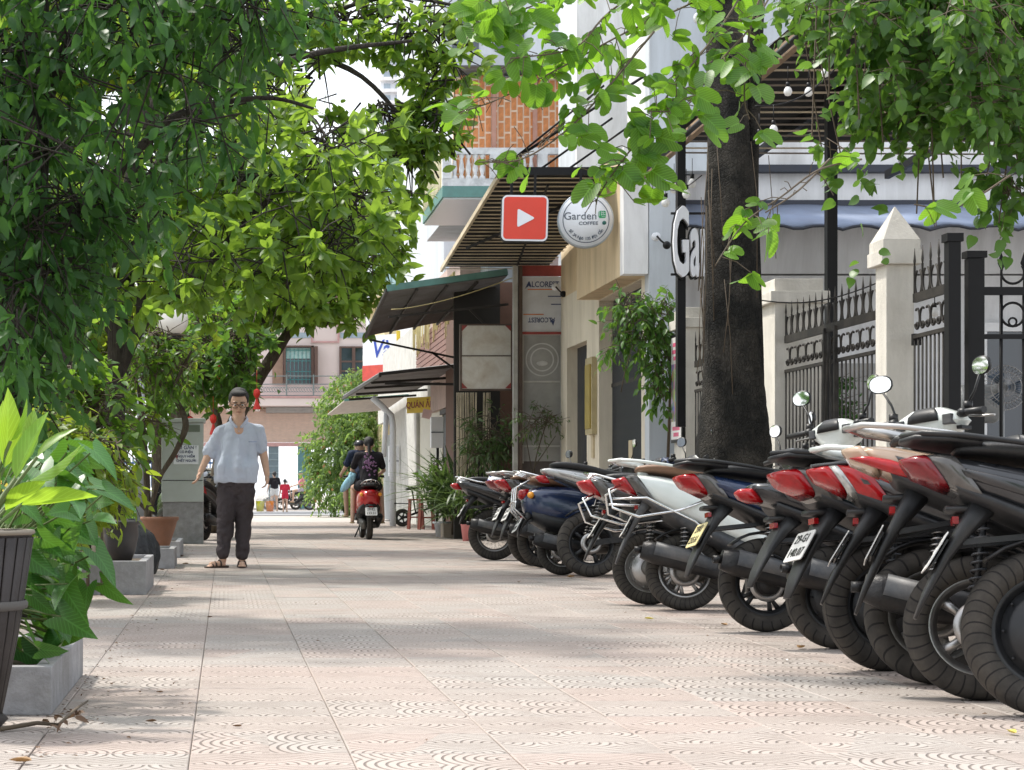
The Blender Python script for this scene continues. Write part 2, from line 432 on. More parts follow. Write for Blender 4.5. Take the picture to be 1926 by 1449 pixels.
def circ(mb, c, r, rod, ux, uy, a0=0, a1=360, n=14):
    c = Vector(c); ux = Vector(ux); uy = Vector(uy)
    mb.tube([c + ux * (r * math.cos(R(a0 + (a1 - a0) * i / n))) + uy * (r * math.sin(R(a0 + (a1 - a0) * i / n))) for i in range(n + 1)], rod, 5)
def fence_panel(root, A, B, ztop, zbot=0.25, pitch=0.105, m=m_iron, rod=0.008, crown=True, zspike=0.32):
    """bars, two rails, scroll band and arrow finials, every piece a part"""
    A = Vector(A); B = Vector(B); d = (B - A); L = d.length; d.normalize(); up = Vector((0, 0, 1))
    for z, w in ((ztop, 0.07), (ztop - 0.30, 0.03), (zbot, 0.04)):
        MB().beam(A + up * z, B + up * z, 0.03, w).build('rail', m, root)
    n = max(2, int(L / pitch)); me = None
    for i in range(n + 1):
        p = A + d * (L * i / n)
        if me is None: me = MB().tube([(0, 0, zbot), (0, 0, ztop - 0.30)], rod, 6).mesh('bar', m)
        o = link('bar', me, root, loc=p)
    ns = max(1, int(L / 0.24)); w = L / ns; me_s = None; me_f = None; me_c = None
    for i in range(ns):
        p = A + d * (w * (i + 0.5))
        if me_s is None:
            s_ = MB(); hh = 0.135
            for sg in (1, -1):   # a C scroll pair
                cpos = d * (sg * w * 0.25) + up * (ztop - 0.165)
                circ(s_, cpos, w * 0.24, 0.0095, d * sg, up * 1.35, 60, 330)
                circ(s_, cpos + up * -0.055 + d * sg * 0.004, w * 0.1, 0.009, d * sg, up, -90, 200, 9)
            me_s = s_.mesh('scroll', m)
        link('scroll', me_s, root, loc=p)
    nf = max(2, int(L / 0.18)); w = L / nf
    for i in range(nf + 1):
        p = A + d * (w * i)
        if me_f is None:
            f_ = MB(); z0 = ztop + 0.03
            f_.beam(up * z0, up * (z0 + zspike * 0.62), 0.014)
            f_.loft([(up * (z0 + zspike * 0.58), d * 0.004, d.cross(up) * 0.004, 2), (up * (z0 + zspike * 0.72), d * 0.024, d.cross(up) * 0.008, 2), (up * (z0 + zspike), d * 0.002, d.cross(up) * 0.002, 2)], 6)
            me_f = f_.mesh('finial', m)
        link('finial', me_f, root, loc=p)
        if i < nf:
            if me_c is None:
                c_ = MB()
                for sg in (1, -1):
                    circ(c_, up * (ztop + 0.03 + 0.085), w * 0.44, 0.0095, d * sg, up * 1.25, -88, 66, 12)
                me_c = c_.mesh('crescent', m)
            link('crescent', me_c, root, loc=p + d * (w / 2))
fl = thing('iron_fence', 'long grey wrought iron fence panel with scrolls between the slim and the broad pillar', 'fence', (0, 0, 0))
fence_panel(fl, (5.3, 15.35, 0), (5.3, 18.08, 0), 2.2)
b_ = MB()
b_.beam((5.28, 16.55, .3), (5.28, 16.55, 2.2), .03); b_.beam((5.28, 16.85, .3), (5.28, 16.85, 2.2), .03)
b_.beam((5.27, 16.57, 1.2), (5.27, 16.7, 2.15), .014); b_.beam((5.27, 16.83, 1.2), (5.27, 16.7, 2.15), .014); b_.beam((5.27, 16.55, 1.15), (5.27, 16.85, 1.15), .05)
b_.build('middle_post', m_iron, fl)
fl2 = thing('iron_fence', 'iron fence panel mostly hidden behind the thick tree trunk', 'fence', (0, 0, 0))
fence_panel(fl2, (5.3, 18.65, 0), (5.3, 21.55, 0), 2.2, zspike=0.34)
ga = thing('gate_leaf', 'narrow gate leaf with pale bars hinged on the slim pointed pillar', 'gate', (0, 0, 0))
fence_panel(ga, (5.38, 14.93, 0), (5.36, 14.20, 0), 2.27, pitch=0.085, zspike=0.36)
MB().box((5.40, 14.95, 1.95), (.06, .05, .09)).build('hinge', m_iron2, ga)
gp = thing('gate_post', 'tall black square gate post right of the narrow gate leaf', 'post', (0, 0, 0))
MB().box((5.36, 14.1, 1.3), (.09, .09, 2.6)).build('post_shaft', m_iron2, gp); MB().box((5.36, 14.1, 2.63), (.12, .12, .06)).build('post_cap', m_iron2, gp)
gp = thing('gate_post', 'black post carrying the black gate leaf of big circles', 'post', (0, 0, 0))
MB().box((5.60, 14.3, 1.25), (.12, .08, 2.5)).build('post_shaft', m_iron2, gp); MB().box((5.60, 14.3, 2.53), (.15, .11, .05)).build('post_cap', m_iron2, gp)
# wide black leaf seen face on
gb = thing('gate_leaf', 'black gate leaf seen face on with rows of iron circles at the right edge', 'gate', (0, 0, 0))
yb, xb0, xb1 = 14.3, 5.66, 8.0
for z, h in ((2.26, .06), (1.92, .035), (.35, .06)): MB().b2(xb0, xb1, yb - .015, yb + .015, z - h / 2, z + h / 2).build('rail', m_iron2, gb)
mbar = MB().tube([(0, 0, .35), (0, 0, 2.26)], .013, 6).mesh('bar', m_iron2)
mfin = MB().beam((0, 0, 2.29), (0, 0, 2.42), .012); mfin.loft([((0, 0, 2.42), (.005, 0, 0), (0, .005, 0), 2), ((0, 0, 2.47), (.03, 0, 0), (0, .01, 0), 2), ((0, 0, 2.55), (.002, 0, 0), (0, .002, 0), 2)], 6)
mfin = mfin.mesh('finial', m_iron2)
mring = MB(); circ(mring, (0, 0, 2.085), .088, .010, (1, 0, 0), (0, 0, 1), 0, 360, 20); circ(mring, (0, 0, 2.03), .03, .008, (1, 0, 0), (0, 0, 1), 0, 360, 12); mring = mring.mesh('ring', m_iron2)
marc = MB(); circ(marc, (0, 0, 2.40), .085, .010, (1, 0, 0), (0, 0, 1), 145, 395, 16); marc = marc.mesh('crescent', m_iron2)
k = 0
while 5.80 + k * .17 < xb1:
    x = 5.80 + k * .17
    link('finial', mfin, gb, loc=(x, yb, 0)); link('bar', mbar, gb, loc=(x, yb, 0))
    link('ring', mring, gb, loc=(x + .085, yb, 0)); link('crescent', marc, gb, loc=(x + .085, yb, 0)); k += 1

# low wall base of fence
m_wallg = M('grey plaster', (0.42, 0.42, 0.42), 0.85, var=0.08, scale=2, bump=0.3, bscale=30, dirt=0.35)
MB().b2(5.2, 5.4, 15.32, 21.58, 0, .22).build('fence_kerb', m_wallg, label='low plaster kerb under the long iron fence', cat='kerb')

# ================================================================== garden cafe behind the fence
m_white = M('white wall', (0.80, 0.80, 0.80), 0.8, var=0.05, scale=1.5, dirt=0.5, dirtcol=(.34, .33, .31), dscale=3, streak=True, bump=.15, bscale=25)
m_frame = M('white window frame', (0.78, 0.78, 0.78), 0.35, var=0.03)
m_glassd = glass_mat('dark window glass', (0.02, 0.03, 0.045))
m_awn = M('grey blue awning cloth', (0.24, 0.29, 0.40), 0.8, var=0.12, scale=2, bump=0.2, bscale=15, dirt=0.2)
cw = thing('cafe_house', 'white single storey cafe building behind the fence, with white framed windows', 'building', (0, 25, -.1)); cw.scale = (1.136,) * 3
MB().b2(4.95, 13, 0, .25, 0, 3.25).build('wall', m_white, cw)
MB().b2(4.95, 13, -.02, .25, 3.27, 5.6).build('upper_wall', m_white, cw)
m_band = M('dark roof band', (0.03, 0.035, 0.05), 0.6)
MB().b2(4.95, 13, -.16, -.02, 4.42, 4.50).build('roof_band', m_band, cw)
MB().b2(4.95, 13, -.13, -.02, 3.98, 4.10).build('roof_band', m_band, cw)
for x0, x1 in ((8.63, 9.25), (9.27, 9.9), (9.92, 10.6)):
    w = MB().b2(x0, x1, -.06, -.01, .55, 2.62).build('window', m_glassd, cw)
    f = MB()
    for q in ((x0, x0 + .09, .5, 2.7), (x1 - .09, x1, .5, 2.7)): f.b2(q[0], q[1], -.11, -.05, q[2], q[3])
    f.b2(x0 + .09, x1 - .09, -.11, -.05, 2.6, 2.7); f.b2(x0 + .09, x1 - .09, -.11, -.05, .5, .6); f.build('frame', m_frame, w)
# scalloped awning
aw = thing('awning', 'grey blue cloth awning with scalloped dark edge along the cafe wall', 'awning', (0, 23.86, -.1)); aw.scale = (1.136,) * 3
a_ = MB(); n = 70; xs = [4.95 + 7.5 * i / n for i in range(n + 1)]
i0 = a_.add([(x, .9, 4.05 + .01 * math.sin(x * 5)) for x in xs] + [(x, .0 + .012 * math.sin(x * 3), 3.72) for x in xs] + [(x, -.01 + .015 * math.sin(x * 9), 3.64 + .05 * abs(math.sin(x * 6.5))) for x in xs])
for i in range(n):
    a_.face((i0 + i, i0 + i + 1, i0 + n + 1 + i + 1, i0 + n + 1 + i), True)
    a_.face((i0 + n + 1 + i, i0 + n + 2 + i, i0 + 2 * n + 3 + i, i0 + 2 * n + 2 + i), True)
o = a_.build('cloth', m_awn, aw); md = o.modifiers.new('s', 'SOLIDIFY'); md.thickness = .008
e_ = MB(); e_.tube([(x, -.016 + .015 * math.sin(x * 9), 3.635 + .05 * abs(math.sin(x * 6.5))) for x in xs], .018, 5); e_.build('hem', m_band, aw)
# black columns of the cafe terrace
for x, y, w, lb in ((6.0, 18.95, .10, 'thin black steel column rising behind the broad pillar'), (6.62, 15.5, .11, 'black steel column behind the gate near the white window'),):
    MB().box((x, y, 2.35), (w, w, 4.7)).build('steel_column', m_iron2, label=lb, cat='column')
# ================================================================== pergola above the garden
m_wood = M('weathered wood', (0.30, 0.21, 0.13), 0.8, var=0.25, scale=4, bump=0.5, bscale=30, dirt=0.4)
m_slat = M('pale bamboo slat', (0.62, 0.53, 0.38), 0.75, var=0.22, scale=5, bump=0.3, bscale=30, dirt=0.3)
m_slatd = M('dark stained slat', (0.22, 0.185, 0.15), 0.8, var=0.3, scale=5, bump=0.3, bscale=30, dirt=0.4)
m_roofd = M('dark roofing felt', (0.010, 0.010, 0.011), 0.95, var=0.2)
pg = thing('pergola', 'big dark slatted pergola roof over the garden with a worn wooden edge beam', 'pergola', (0, 0, 0))
MB().beam((5.14, 10.0, 4.98), (5.14, 24.0, 4.66), .07, .13).build('edge_beam', m_wood, pg)
MB().tube([(5.05, 10.0, 4.93), (5.05, 24.0, 4.61)], .03, 8).build('edge_pipe', m_iron2, pg)
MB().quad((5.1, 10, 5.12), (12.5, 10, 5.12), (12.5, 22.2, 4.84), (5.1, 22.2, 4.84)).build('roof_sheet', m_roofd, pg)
for k in range(41):
    y = 10.2 + k * .30; z = 4.98 - (y - 10) * .0229
    rs = random.Random(k)
    MB().beam((5.18, y, z + rs.uniform(-.015, .015)), (12.4, y + rs.uniform(-.07, .07), z + rs.uniform(-.03, .03)), .055, .010).build('slat', m_slatd if k % 3 else m_slat, pg)
for x in (6.3, 8.3, 10.5): MB().beam((x, 10, 5.06), (x, 24, 4.74), .06, .1).build('joist', m_iron2, pg)
for y in (10.5, 16.0): MB().box((5.45, y + .3, 2.4), (.09, .09, 4.8)).build('post', m_iron2, pg) if y < 12 else None
# ================================================================== cream building with the doors
m_cream = M('cream stucco', (0.66, 0.52, 0.33), 0.85, var=0.07, scale=1.2, bump=0.25, bscale=30, dirt=0.5, dirtcol=(.32, .24, .15), dscale=3.5, streak=True)
m_creaml = M('pale cream stucco', (0.70, 0.64, 0.52), 0.85, var=0.06, scale=1.5, bump=0.25, bscale=30, dirt=0.5, dirtcol=(.33, .28, .21), dscale=3.5, streak=True)
m_bluew = M('pale blue grey render', (0.54, 0.58, 0.62), 0.85, var=0.05, scale=1.0, dirt=0.45, dirtcol=(.28, .29, .29), dscale=3, streak=True, bump=.15, bscale=25)
m_door = M('dark steel door', (0.030, 0.035, 0.045), 0.45, 0.4, var=0.15)
cb = thing('cream_building', 'cream and pale grey building with two dark doors and a jutting upper bay', 'building', (0, 0, 0))
w = MB()
w.b2(5.2, 5.5, 29.1, 29.45, 0, 3.75); w.b2(5.2, 5.5, 26.6, 27.5, 0, 3.75); w.b2(5.2, 5.5, 23.7, 23.9, 0, 3.6)
w.b2(5.2, 5.5, 27.5, 29.1, 2.95, 3.75); w.b2(5.2, 5.5, 23.9, 26.6, 3.42, 3.75)
w.b2(5.2, 9, 29.46, 29.6, 0, 3.75)
w.build('wall', m_creaml, cb)
MB().b2(5.2, 5.56, 23.45, 23.7, 0, 4.7).build('end_wall', m_bluew, cb); MB().b2(5.2, 6.3, 23.45, 23.7, 4.7, 8.6).build('end_wall', m_bluew, cb)
MB().b2(4.9, 5.2, 23.7, 26.65, 3.44, 5.0).build('bay', m_cream, cb)
MB().b2(5.2, 5.6, 23.7, 29.6, 3.75, 5.0).build('upper_storey', m_cream, cb)
MB().b2(5.3, 6.25, 23.72, 25.2, 5.0, 8.6).build('upper_storey', m_white, cb)
MB().b2(4.89, 5.19, 23.46, 23.69, 3.44, 5.0).build('bay_end', m_white, cb)
MB().b2(5.36, 5.4, 27.5, 29.1, 0, 2.95).build('door', m_door, cb, label='narrow dark door in the cream wall')
MB().b2(5.40, 5.45, 23.9, 26.6, 0, 3.42).build('door_backing', m_door, cb)
rib = MB().b2(-.012, .012, -.018, .018, .03, 3.3).mesh('rib', m_door)
for k in range(44): link('rib', rib, cb, loc=(5.385, 23.95 + k * .06, 0))
MB().b2(5.37, 5.39, 23.9, 26.6, 2.22, 2.27).build('rail', m_iron, cb)
m_olive = M('olive meter box', (0.32, 0.24, 0.05), 0.5, var=0.15)
ob = MB().b2(5.13, 5.2, 26.75, 27.25, 1.58, 2.66).build('meter_box', M('brass frame', (.45, .38, .22), .5, .3), cb)
MB().b2(5.11, 5.13, 26.82, 27.18, 1.66, 2.56).build('panel', m_olive, ob)
MB().b2(5.17, 5.2, 26.9, 27.05, 1.25, 1.56).build('cover_plate', M('pale plate', (.5, .42, .28), .6), cb)
MB().b2(5.36, 5.38, 25.2, 25.42, 1.1, 1.45).build('notice', M('tan paper', (.5, .42, .28), .7), cb)
# ---- white stuccoed tower behind, and light-blue facade seen above the roofs
tb = thing('pale_tower_house', 'tall white and pale blue building rising above the shop signs', 'building', (0, 0, 0))
MB().b2(5.75, 6.9, 30.5, 33, 0, 13).build('wall', m_bluew, tb)
MB().b2(5.55, 6.6, 30.2, 30.29, 4.6, 13).build('white_pier', m_white, tb)
MB().b2(5.75, 7.6, 30.3, 30.5, 4.4, 13).build('blue_panel', m_bluew, tb)
MB().b2(7.0, 12, 25.5, 34, 0, 12).build('side_wall', m_bluew, tb)
# street face wall between pillar and building (grey, with vent and poster)
lw = thing('garden_wall', 'short grey wall with louvre vent between poster pillar and cream building', 'wall', (0, 0, 0))
MB().b2(5.45, 8, 22.85, 23.0, 0, 2.3).build('wall', m_wallg, lw)
for k in range(12): MB().b2(5.50, 5.83, 22.82, 22.85, 1.42 + k * .06, 1.45 + k * .06).build('louvre', M('louvre', (.2, .2, .2), .6), lw)
# ================================================================== slatted canopy with hanging signs
cn = thing('slat_canopy', 'black canopy with pale bamboo slats jutting over the pavement, two signs hanging from it', 'canopy', (0, 0, 0))
cA, cB = (3.49, 24.1, 4.76), (3.50, 30.6, 4.32)
def cz(y): return 4.76 + (y - 24.1) / 6.5 * (4.32 - 4.76)
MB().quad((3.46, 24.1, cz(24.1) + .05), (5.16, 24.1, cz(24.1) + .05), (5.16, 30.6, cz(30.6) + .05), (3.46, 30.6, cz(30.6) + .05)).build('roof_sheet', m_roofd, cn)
MB().beam((3.46, 24.08, 4.80), (5.9, 24.08, 4.80), .05, .10).build('front_beam', m_iron2, cn)
MB().beam((3.46, 24.1, 4.76), (3.46, 30.6, 4.32), .04, .07).build('side_beam', m_slat, cn)
sl = MB().b2(3.50, 5.14, -.035, .035, -.004, .004).mesh('slat', m_slat)
for k in range(27):
    y = 24.3 + k * .238; rs = random.Random(k)
    link('slat', sl, cn, loc=(rs.uniform(-.01, .01), y, cz(y) + rs.uniform(-.006, .006)))
MB().beam((3.6, 28.5, 4.40), (4.9, 24.6, 4.68), .035).build('brace', m_iron2, cn)
MB().beam((4.1, 24.3, 4.66), (4.6, 30.3, 4.28), .025).build('brace', m_iron2, cn)
for (x, dx) in ((3.5, 0), (4.0, .0), (4.35, 0)):
    MB().tube([(x, 24.1, 4.85), (x + 1.15 if x < 4 else x + .75, 23.42 + .05, 5.75 if x < 4 else 5.35)], .014, 6).build('stay_rod', m_iron2, cn)
MB().tube([(3.5, 24.05, 4.86), (6.3, 23.4, 6.6)], .02, 6).build('stay_rod', m_iron2, cn)
m_red = M('red sign face', (0.70, 0.055, 0.03), 0.42, var=0.07, scale=3, dirt=.12, dirtcol=(.35, .1, .07))
m_wht = M('white sign paint', (0.78, 0.80, 0.84), 0.35, var=0.02)
m_blk = M('black trim', (0.007, 0.007, 0.008), 0.45, spec=.3)
m_teal = M('dark green print', (0.01, 0.10, 0.08), 0.5); m_grn = M('green print', (0.01, 0.28, 0.09), 0.5)
m_grey = M('grey print', (0.07, 0.09, 0.12), 0.5)
yS = 23.85
def SP(px, py, y=yS): return P(px, py, y)
sg = thing('play_sign', 'red rounded square sign with a white play triangle hanging from the canopy', 'sign', SP(987, 411), 0); sg.rotation_euler = (0, R(1.5), R(-5))
w_ = 86 * yS / F
MB().prism(rrect(w_ * 1.03, w_ * 1.03, .07), (0, .10, 0), (1, 0, 0), (0, 0, 1), .10).build('box', m_blk, sg)
MB().prism(rrect(w_, w_, .065), (0, -.001, 0), (1, 0, 0), (0, 0, 1), .02).build('border', m_wht, sg)
MB().prism(rrect(w_ * .92, w_ * .92, .045), (0, -.022, 0), (1, 0, 0), (0, 0, 1), .004).build('face', m_red, sg)
def tri(s):
    pts = [(-.34 * s, .52 * s), (-.34 * s, -.52 * s), (.62 * s, 0)]; out = []
    for i in range(3):
        p = Vector(pts[i]); a = (Vector(pts[i - 1]) - p).normalized(); b = (Vector(pts[(i + 1) % 3]) - p).normalized()
        q0 = p + a * s * .14; q1 = p + b * s * .14
        for t_ in (0, .25, .5, .75, 1): out.append(tuple((q0 * (1 - t_) ** 2 + (p) * 2 * t_ * (1 - t_) + q1 * t_ ** 2)))
    return out
MB().prism(tri(.23), (-.015, -.027, 0), (1, 0, 0), (0, 0, 1), .006).build('triangle', m_wht, sg)
for dx in (-.17, .12): MB().b2(dx - .016, dx + .016, .03, .06, .3, .62).build('hanger', m_iron2, sg)
sr = thing('coffee_sign', 'round white coffee shop sign with green leaf mark hanging from the canopy', 'sign', SP(1102, 414), 0); sr.rotation_euler = (0, 0, R(-5))
r_ = 51 * yS / F
MB().lathe([(0, .10), (r_ * 1.03, .10), (r_ * 1.03, 0), (r_, -.006), (r_ * .97, -.006)], axis='Y', n=48).build('rim', M('sign rim', (.42, .46, .50), .35, .6), sr)
MB().lathe([(0, -.008), (r_ * .975, -.008), (r_ * .975, 0)], axis='Y', n=48).build('face', m_wht, sr)
MB().lathe([(r_ * .825, -.010), (r_ * .84, -.012), (r_ * .855, -.010)], axis='Y', n=64).build('ring', m_grey, sr)
RX = (R(90), 0, 0)
text_obj('lettering', 'Garden', .135, m_grey, sr, (-.07, -.010, .045), RX)
text_obj('lettering', 'COFFEE', .058, m_grey, sr, (.03, -.010, -.045), RX, sx=1.2, off=.0008)
mk = MB().prism(rrect(.09, .09, .02), (.20, -.010, .065), (1, 0, 0), (0, 0, 1), .003).build('leaf_mark', m_grn, sr)
lm_ = MB()
for q in range(3): lm_.b2(.165 + q * .022, .169 + q * .022, -.015, -.0131, .04 + .01 * q, .105); lm_.b2(.19, .24, -.0155, -.0132, .04 + q * .022, .044 + q * .022)
lm_.build('mark_lines', m_wht, sr)
MB().lathe([(0, -.012), (.025, -.012), (.025, -.008)], (.225, 0, -.04), axis='Y', n=20).build('dot', m_teal, sr)
s_ = 'Số 2A Ngõ 135 Đội Cấn'; n_ = len(s_)
for i, ch in enumerate(s_):
    if ch == ' ': continue
    a = R(-146 + 112 * i / (n_ - 1)); rr_ = r_ * .70
    text_obj('letter', ch, .052, m_grey, sr, (rr_ * math.cos(a), -.010, rr_ * math.sin(a)), (R(90), -(a + PI / 2), 0), off=.0008)
for dx in (-.06, .12): MB().b2(dx - .016, dx + .016, .03, .06, r_ - .05, .62).build('hanger', m_iron2, sr)

# tall lettering sign on post
gs = thing('letter_sign', 'big white condensed cafe lettering on a black post, half hidden by the tree trunk', 'sign', P(1262, 460, 21.0))
text_obj('lettering', 'Garden', 1.05, m_wht, gs, (.0, -.06, -.02), RX, depth=.03, sx=.245, off=.022, align='LEFT')
text_obj('letter_shadow_box', 'Garden', 1.05, m_blk, gs, (.0, .0, -.02), RX, depth=.028, sx=.245, off=.045, align='LEFT')
for zz in (-.33, .34): MB().b2(0, .55, -.01, .02, zz - .012, zz + .012).build('sign_rail', m_blk, gs)
MB().b2(.08, .17, .03, .13, -2.0, 1.45).build('post', m_iron2, gs)
# framed poster on pillar
ps = thing('framed_poster', 'black framed event poster with pink print on the side of the white pillar', 'poster', (5.19, 21.87, 1.95))
def poster_mat(name, seed, base=(0.75, 0.72, 0.70)):
    t = NT(name); o_ = t.objc(); v = t.node('ShaderNodeTexVoronoi'); v.inputs['Scale'].default_value = 9; t.l.new(t.scaled(o_, (1, 2.4, 1)), v.inputs['Vector'])
    s3 = t.node('ShaderNodeSeparateXYZ'); t.l.new(o_, s3.inputs[0])
    hs = t.node('ShaderNodeHueSaturation'); hs.inputs['Saturation'].default_value = .8; hs.inputs['Value'].default_value = .6; t.l.new(v.outputs['Color'], hs.inputs['Color'])
    mid = t.math('LESS_THAN', t.math('ABSOLUTE', t.math('ADD', s3.outputs[2], .05)), .33)
    t.bsdf(t.mix(mid, base, hs.outputs[0]), .3); return t.m
MB().b2(-.03, 0, -.27, .27, -.62, .62).build('frame', m_blk, ps)
MB().b2(-.035, -.031, -.235, .235, -.585, .585).build('print', poster_mat('poster print', 1), ps)
m_pink = M('pink print', (.65, .12, .22), .5)
for i, (s2, z, sz) in enumerate((('HOT', .49, .10), ('SUMMER', .40, .09), ('OPEN 8:00', -.47, .07), ('22:00', -.54, .05))):
    if i < 4: pass
for z, hw in ((.50, .15), (.42, .19), (.345, .12), (-.46, .17), (-.53, .12)):
    MB().b2(-.037, -.0355, -hw, hw, z - .022, z + .022).build('print_bar', m_pink, ps)
# bottle poster on wall
bp = thing('bottle_poster', 'low pink wall poster with dark bottle shapes beside the white pillar', 'poster', (5.62, 22.82, 1.12))
MB().b2(-.2, .2, -.012, 0, -.32, .28).build('panel', M('salmon board', (.55, .25, .18), .6), bp)
for k in range(4):
    x = -.13 + k * .075
    MB().lathe([(0, -.0), (.03, 0), (.03, .15 + .03 * (k % 2)), (.012, .2 + .03 * (k % 2)), (.012, .27 + .02 * k % 3 * .01), (0, .27)], (x, -.03, -.3), n=8).build('bottle_shape', m_blk if k % 2 else M('tan glass', (.5, .35, .15), .3), bp)
# security cameras
for i, (px, py, y, lb) in enumerate(((1235, 445, 23.3, 'white round junction box with a dark dome camera on the grey end wall'), (1045, 540, 29.35, 'small tan spotlight on the post beside the printed board'), (1318, 32, 16.9, 'white security camera clipped high on the thick tree trunk'))):
    c = thing('security_camera', lb, 'camera', P(px, py, y), group='cameras on the right side')
    MB().lathe([(0, .0), (.05, .0), (.055, .05), (0, .055)], (0, .0, 0), axis='Y', n=16).build('mount', m_wht, c)
    MB().tube([(0, -.02, 0), (.04, -.06, -.06), (.09, -.1, -.11)], .012, 6).build('arm', m_blk, c)
    MB().ball((.1, -.1, -.12), .05, 12, 8).build('lens_dome', m_blk, c)

# ================================================================== post, printed boards, box sign
m_board = M('grey board', (0.60, 0.62, 0.66), 0.6, var=0.08, scale=3, dirt=.3, dirtcol=(.35, .33, .3))
m_redp = M('dull red paint', (0.28, 0.05, 0.045), 0.6, var=0.2)
hb = thing('board_wall', 'side wall of printed boards above a grey shop door with a round emblem', 'wall', (0, 29.75, 0))
MB().b2(4.5, 5.14, .0, .1, 0, 4.0).build('backing', M('dim backing', (.09, .075, .07), .8), hb)
def HX(px): return (px - 423) * 29.75 / F
def HZ(py): return .75 - (py - 928) * 29.75 / F
MB().b2(HX(978), HX(1060), -.03, 0, HZ(520), HZ(500)).build('red_beam', m_redp, hb)
MB().b2(HX(982), HX(1059), -.022, 0, HZ(625), HZ(521)).build('printed_board', m_board, hb)
m_navy = M('navy print', (.03, .05, .14), .5); m_or = M('orange print', (.6, .2, .06), .5)
def board_text(s, px, py, h, flip=False):
    text_obj('lettering', s, h, m_navy, hb, (HX(px), -.024, HZ(py)), (R(90), PI if flip else 0, 0), sx=.82, off=.0016)
board_text('ALCOREST', 1021, 536, .125); board_text('ALCOREST', 1018, 602, .105, True)
for px0, px1, py in ((992, 1040, 545), (984, 1022, 592), (1030, 1057, 558), (1036, 1057, 573)):
    MB().b2(HX(px0), HX(px1), -.0245, -.0221, HZ(py) - .008, HZ(py) + .008).build('print_line', m_or if px0 < 1000 else m_navy, hb)
for c_, fl_ in (((994, 538), 1), ((1040, 605), -1)):
    MB().prism([(-.06, -.05 * fl_), (0, .07 * fl_), (.03, -.03 * fl_), (0, .0)], (HX(c_[0]), -.0225, HZ(c_[1])), (1, 0, 0), (0, 0, 1), .002).build('print_mark', m_navy, hb)
dr = MB().b2(HX(984), HX(1056), -.03, 0, HZ(868) , HZ(630)).build('door', M('greyed glass door', (.30, .30, .29), .45, var=.12, dirt=.3, scale=3), hb)
fr = MB()
for q in ((981, 984, 872, 628), (1053, 1057, 872, 628)): fr.b2(HX(q[0]), HX(q[1]), -.05, -.031, HZ(q[2]), HZ(q[3]))
for q in (628, 717, 790, 838): fr.b2(HX(984), HX(1053), -.05, -.031, HZ(q + 3), HZ(q))
fr.build('frame', m_redp if False else M('pale door frame', (.45, .44, .42), .5), dr)
MB().b2(HX(979), HX(1058), -.055, -.02, HZ(630), HZ(625)).build('lintel', m_redp, hb)
for r0 in (.24, .165): MB().lathe([(r0, -.034), (r0 + .010, -.037), (r0 + .02, -.034)], (HX(1019), 0, HZ(677)), axis='Y', n=40).build('emblem_ring', M('faded print', (.5, .5, .5), .6), dr)
for i, ch in enumerate('ARTISAN BAKERY'[:0]): pass
MB().ball((HX(1019), -.03, HZ(684)), .09, 14, 6, (1, .1, .45)).build('emblem_loaf', M('faded print', (.5, .5, .5), .6), dr)
pst = thing('drain_post', 'rusty steel post and grey downpipe beside the blank box sign', 'post', (0, 29.6, 0))
MB().b2(HX(962), HX(970), -.05, .05, .0, HZ(503)).build('downpipe', M('grey pipe', (.42, .42, .40), .5, var=.1, dirt=.5), pst)
MB().b2(HX(973), HX(980), .0, .1, .0, HZ(503)).build('steel_post', M('rusty dark steel', (.10, .07, .055), .7, var=.3), pst)
bx = thing('box_sign', 'blank stained white box sign under the corrugated awning', 'sign', (0, 30.2, 0))
def BX(px): return (px - 423) * 30.2 / F
def BZ(py): return .75 - (py - 928) * 30.2 / F
m_stain = M('stained white sheet', (.62, .60, .55), .6, var=.05, dirt=.55, dirtcol=(.30, .20, .11), dscale=3)
MB().b2(BX(868), BX(960), -.04, 0, BZ(669), BZ(613)).build('panel', m_stain, bx); MB().b2(BX(868), BX(960), -.04, 0, BZ(732), BZ(671)).build('panel', m_stain, bx)
f = MB()
for q in ((865, 868, 735, 610), (960, 963, 735, 610)): f.b2(BX(q[0]), BX(q[1]), -.05, .1, BZ(q[2]), BZ(q[3]))
for q in ((613, 610), (671, 669), (735, 732)): f.b2(BX(868), BX(960), -.05, .1, BZ(q[0]), BZ(q[1]))
f.build('frame', M('rusty dark steel', (.10, .07, .055), .7, var=.3), bx)
for sx_, sy_ in ((1, 1), (1, -1), (-1, 1), (-1, -1)):
    cx_, cy_ = BX(914 + sx_ * 46), BZ(672 + sy_ * 59)
    MB().prism([(0, 0), (-sx_ * .09, 0), (0, sy_ * .09)], (cx_, -.042, cy_), (1, 0, 0), (0, 0, 1), .006).build('corner_plate', m_redp, bx)
# dark shop recess under the box sign with hanging reed strips
m_dark = M('dark recess', (.03, .028, .026), .9)
rc = thing('reed_shop', 'dark shop front hung with pale reed strips behind the plants', 'shop', (0, 31.0, 0))
MB().b2(3.75, 4.5, .3, .4, 0, 4.2).build('back_wall', m_dark, rc)
MB().b2(4.5, 5.2, .3, 8, 0, 4.2).build('side_wall', M('brown wall', (.13, .07, .05), .8), rc)
for k in range(46):
    rs = random.Random(k + 50); x = rs.choice((3.80, 3.83, 3.95, 4.02, 4.25, 4.3)) + rs.uniform(-.06, .06); 
    MB().beam((x, rs.uniform(-.03, .05), 2.38), (x + rs.uniform(-.03, .03), rs.uniform(-.03, .05), rs.uniform(.35, 1.2)), rs.uniform(.006, .016), .004).build('reed_strip', M('pale reed', (.55, .48, .36), .8, var=.25), rc)

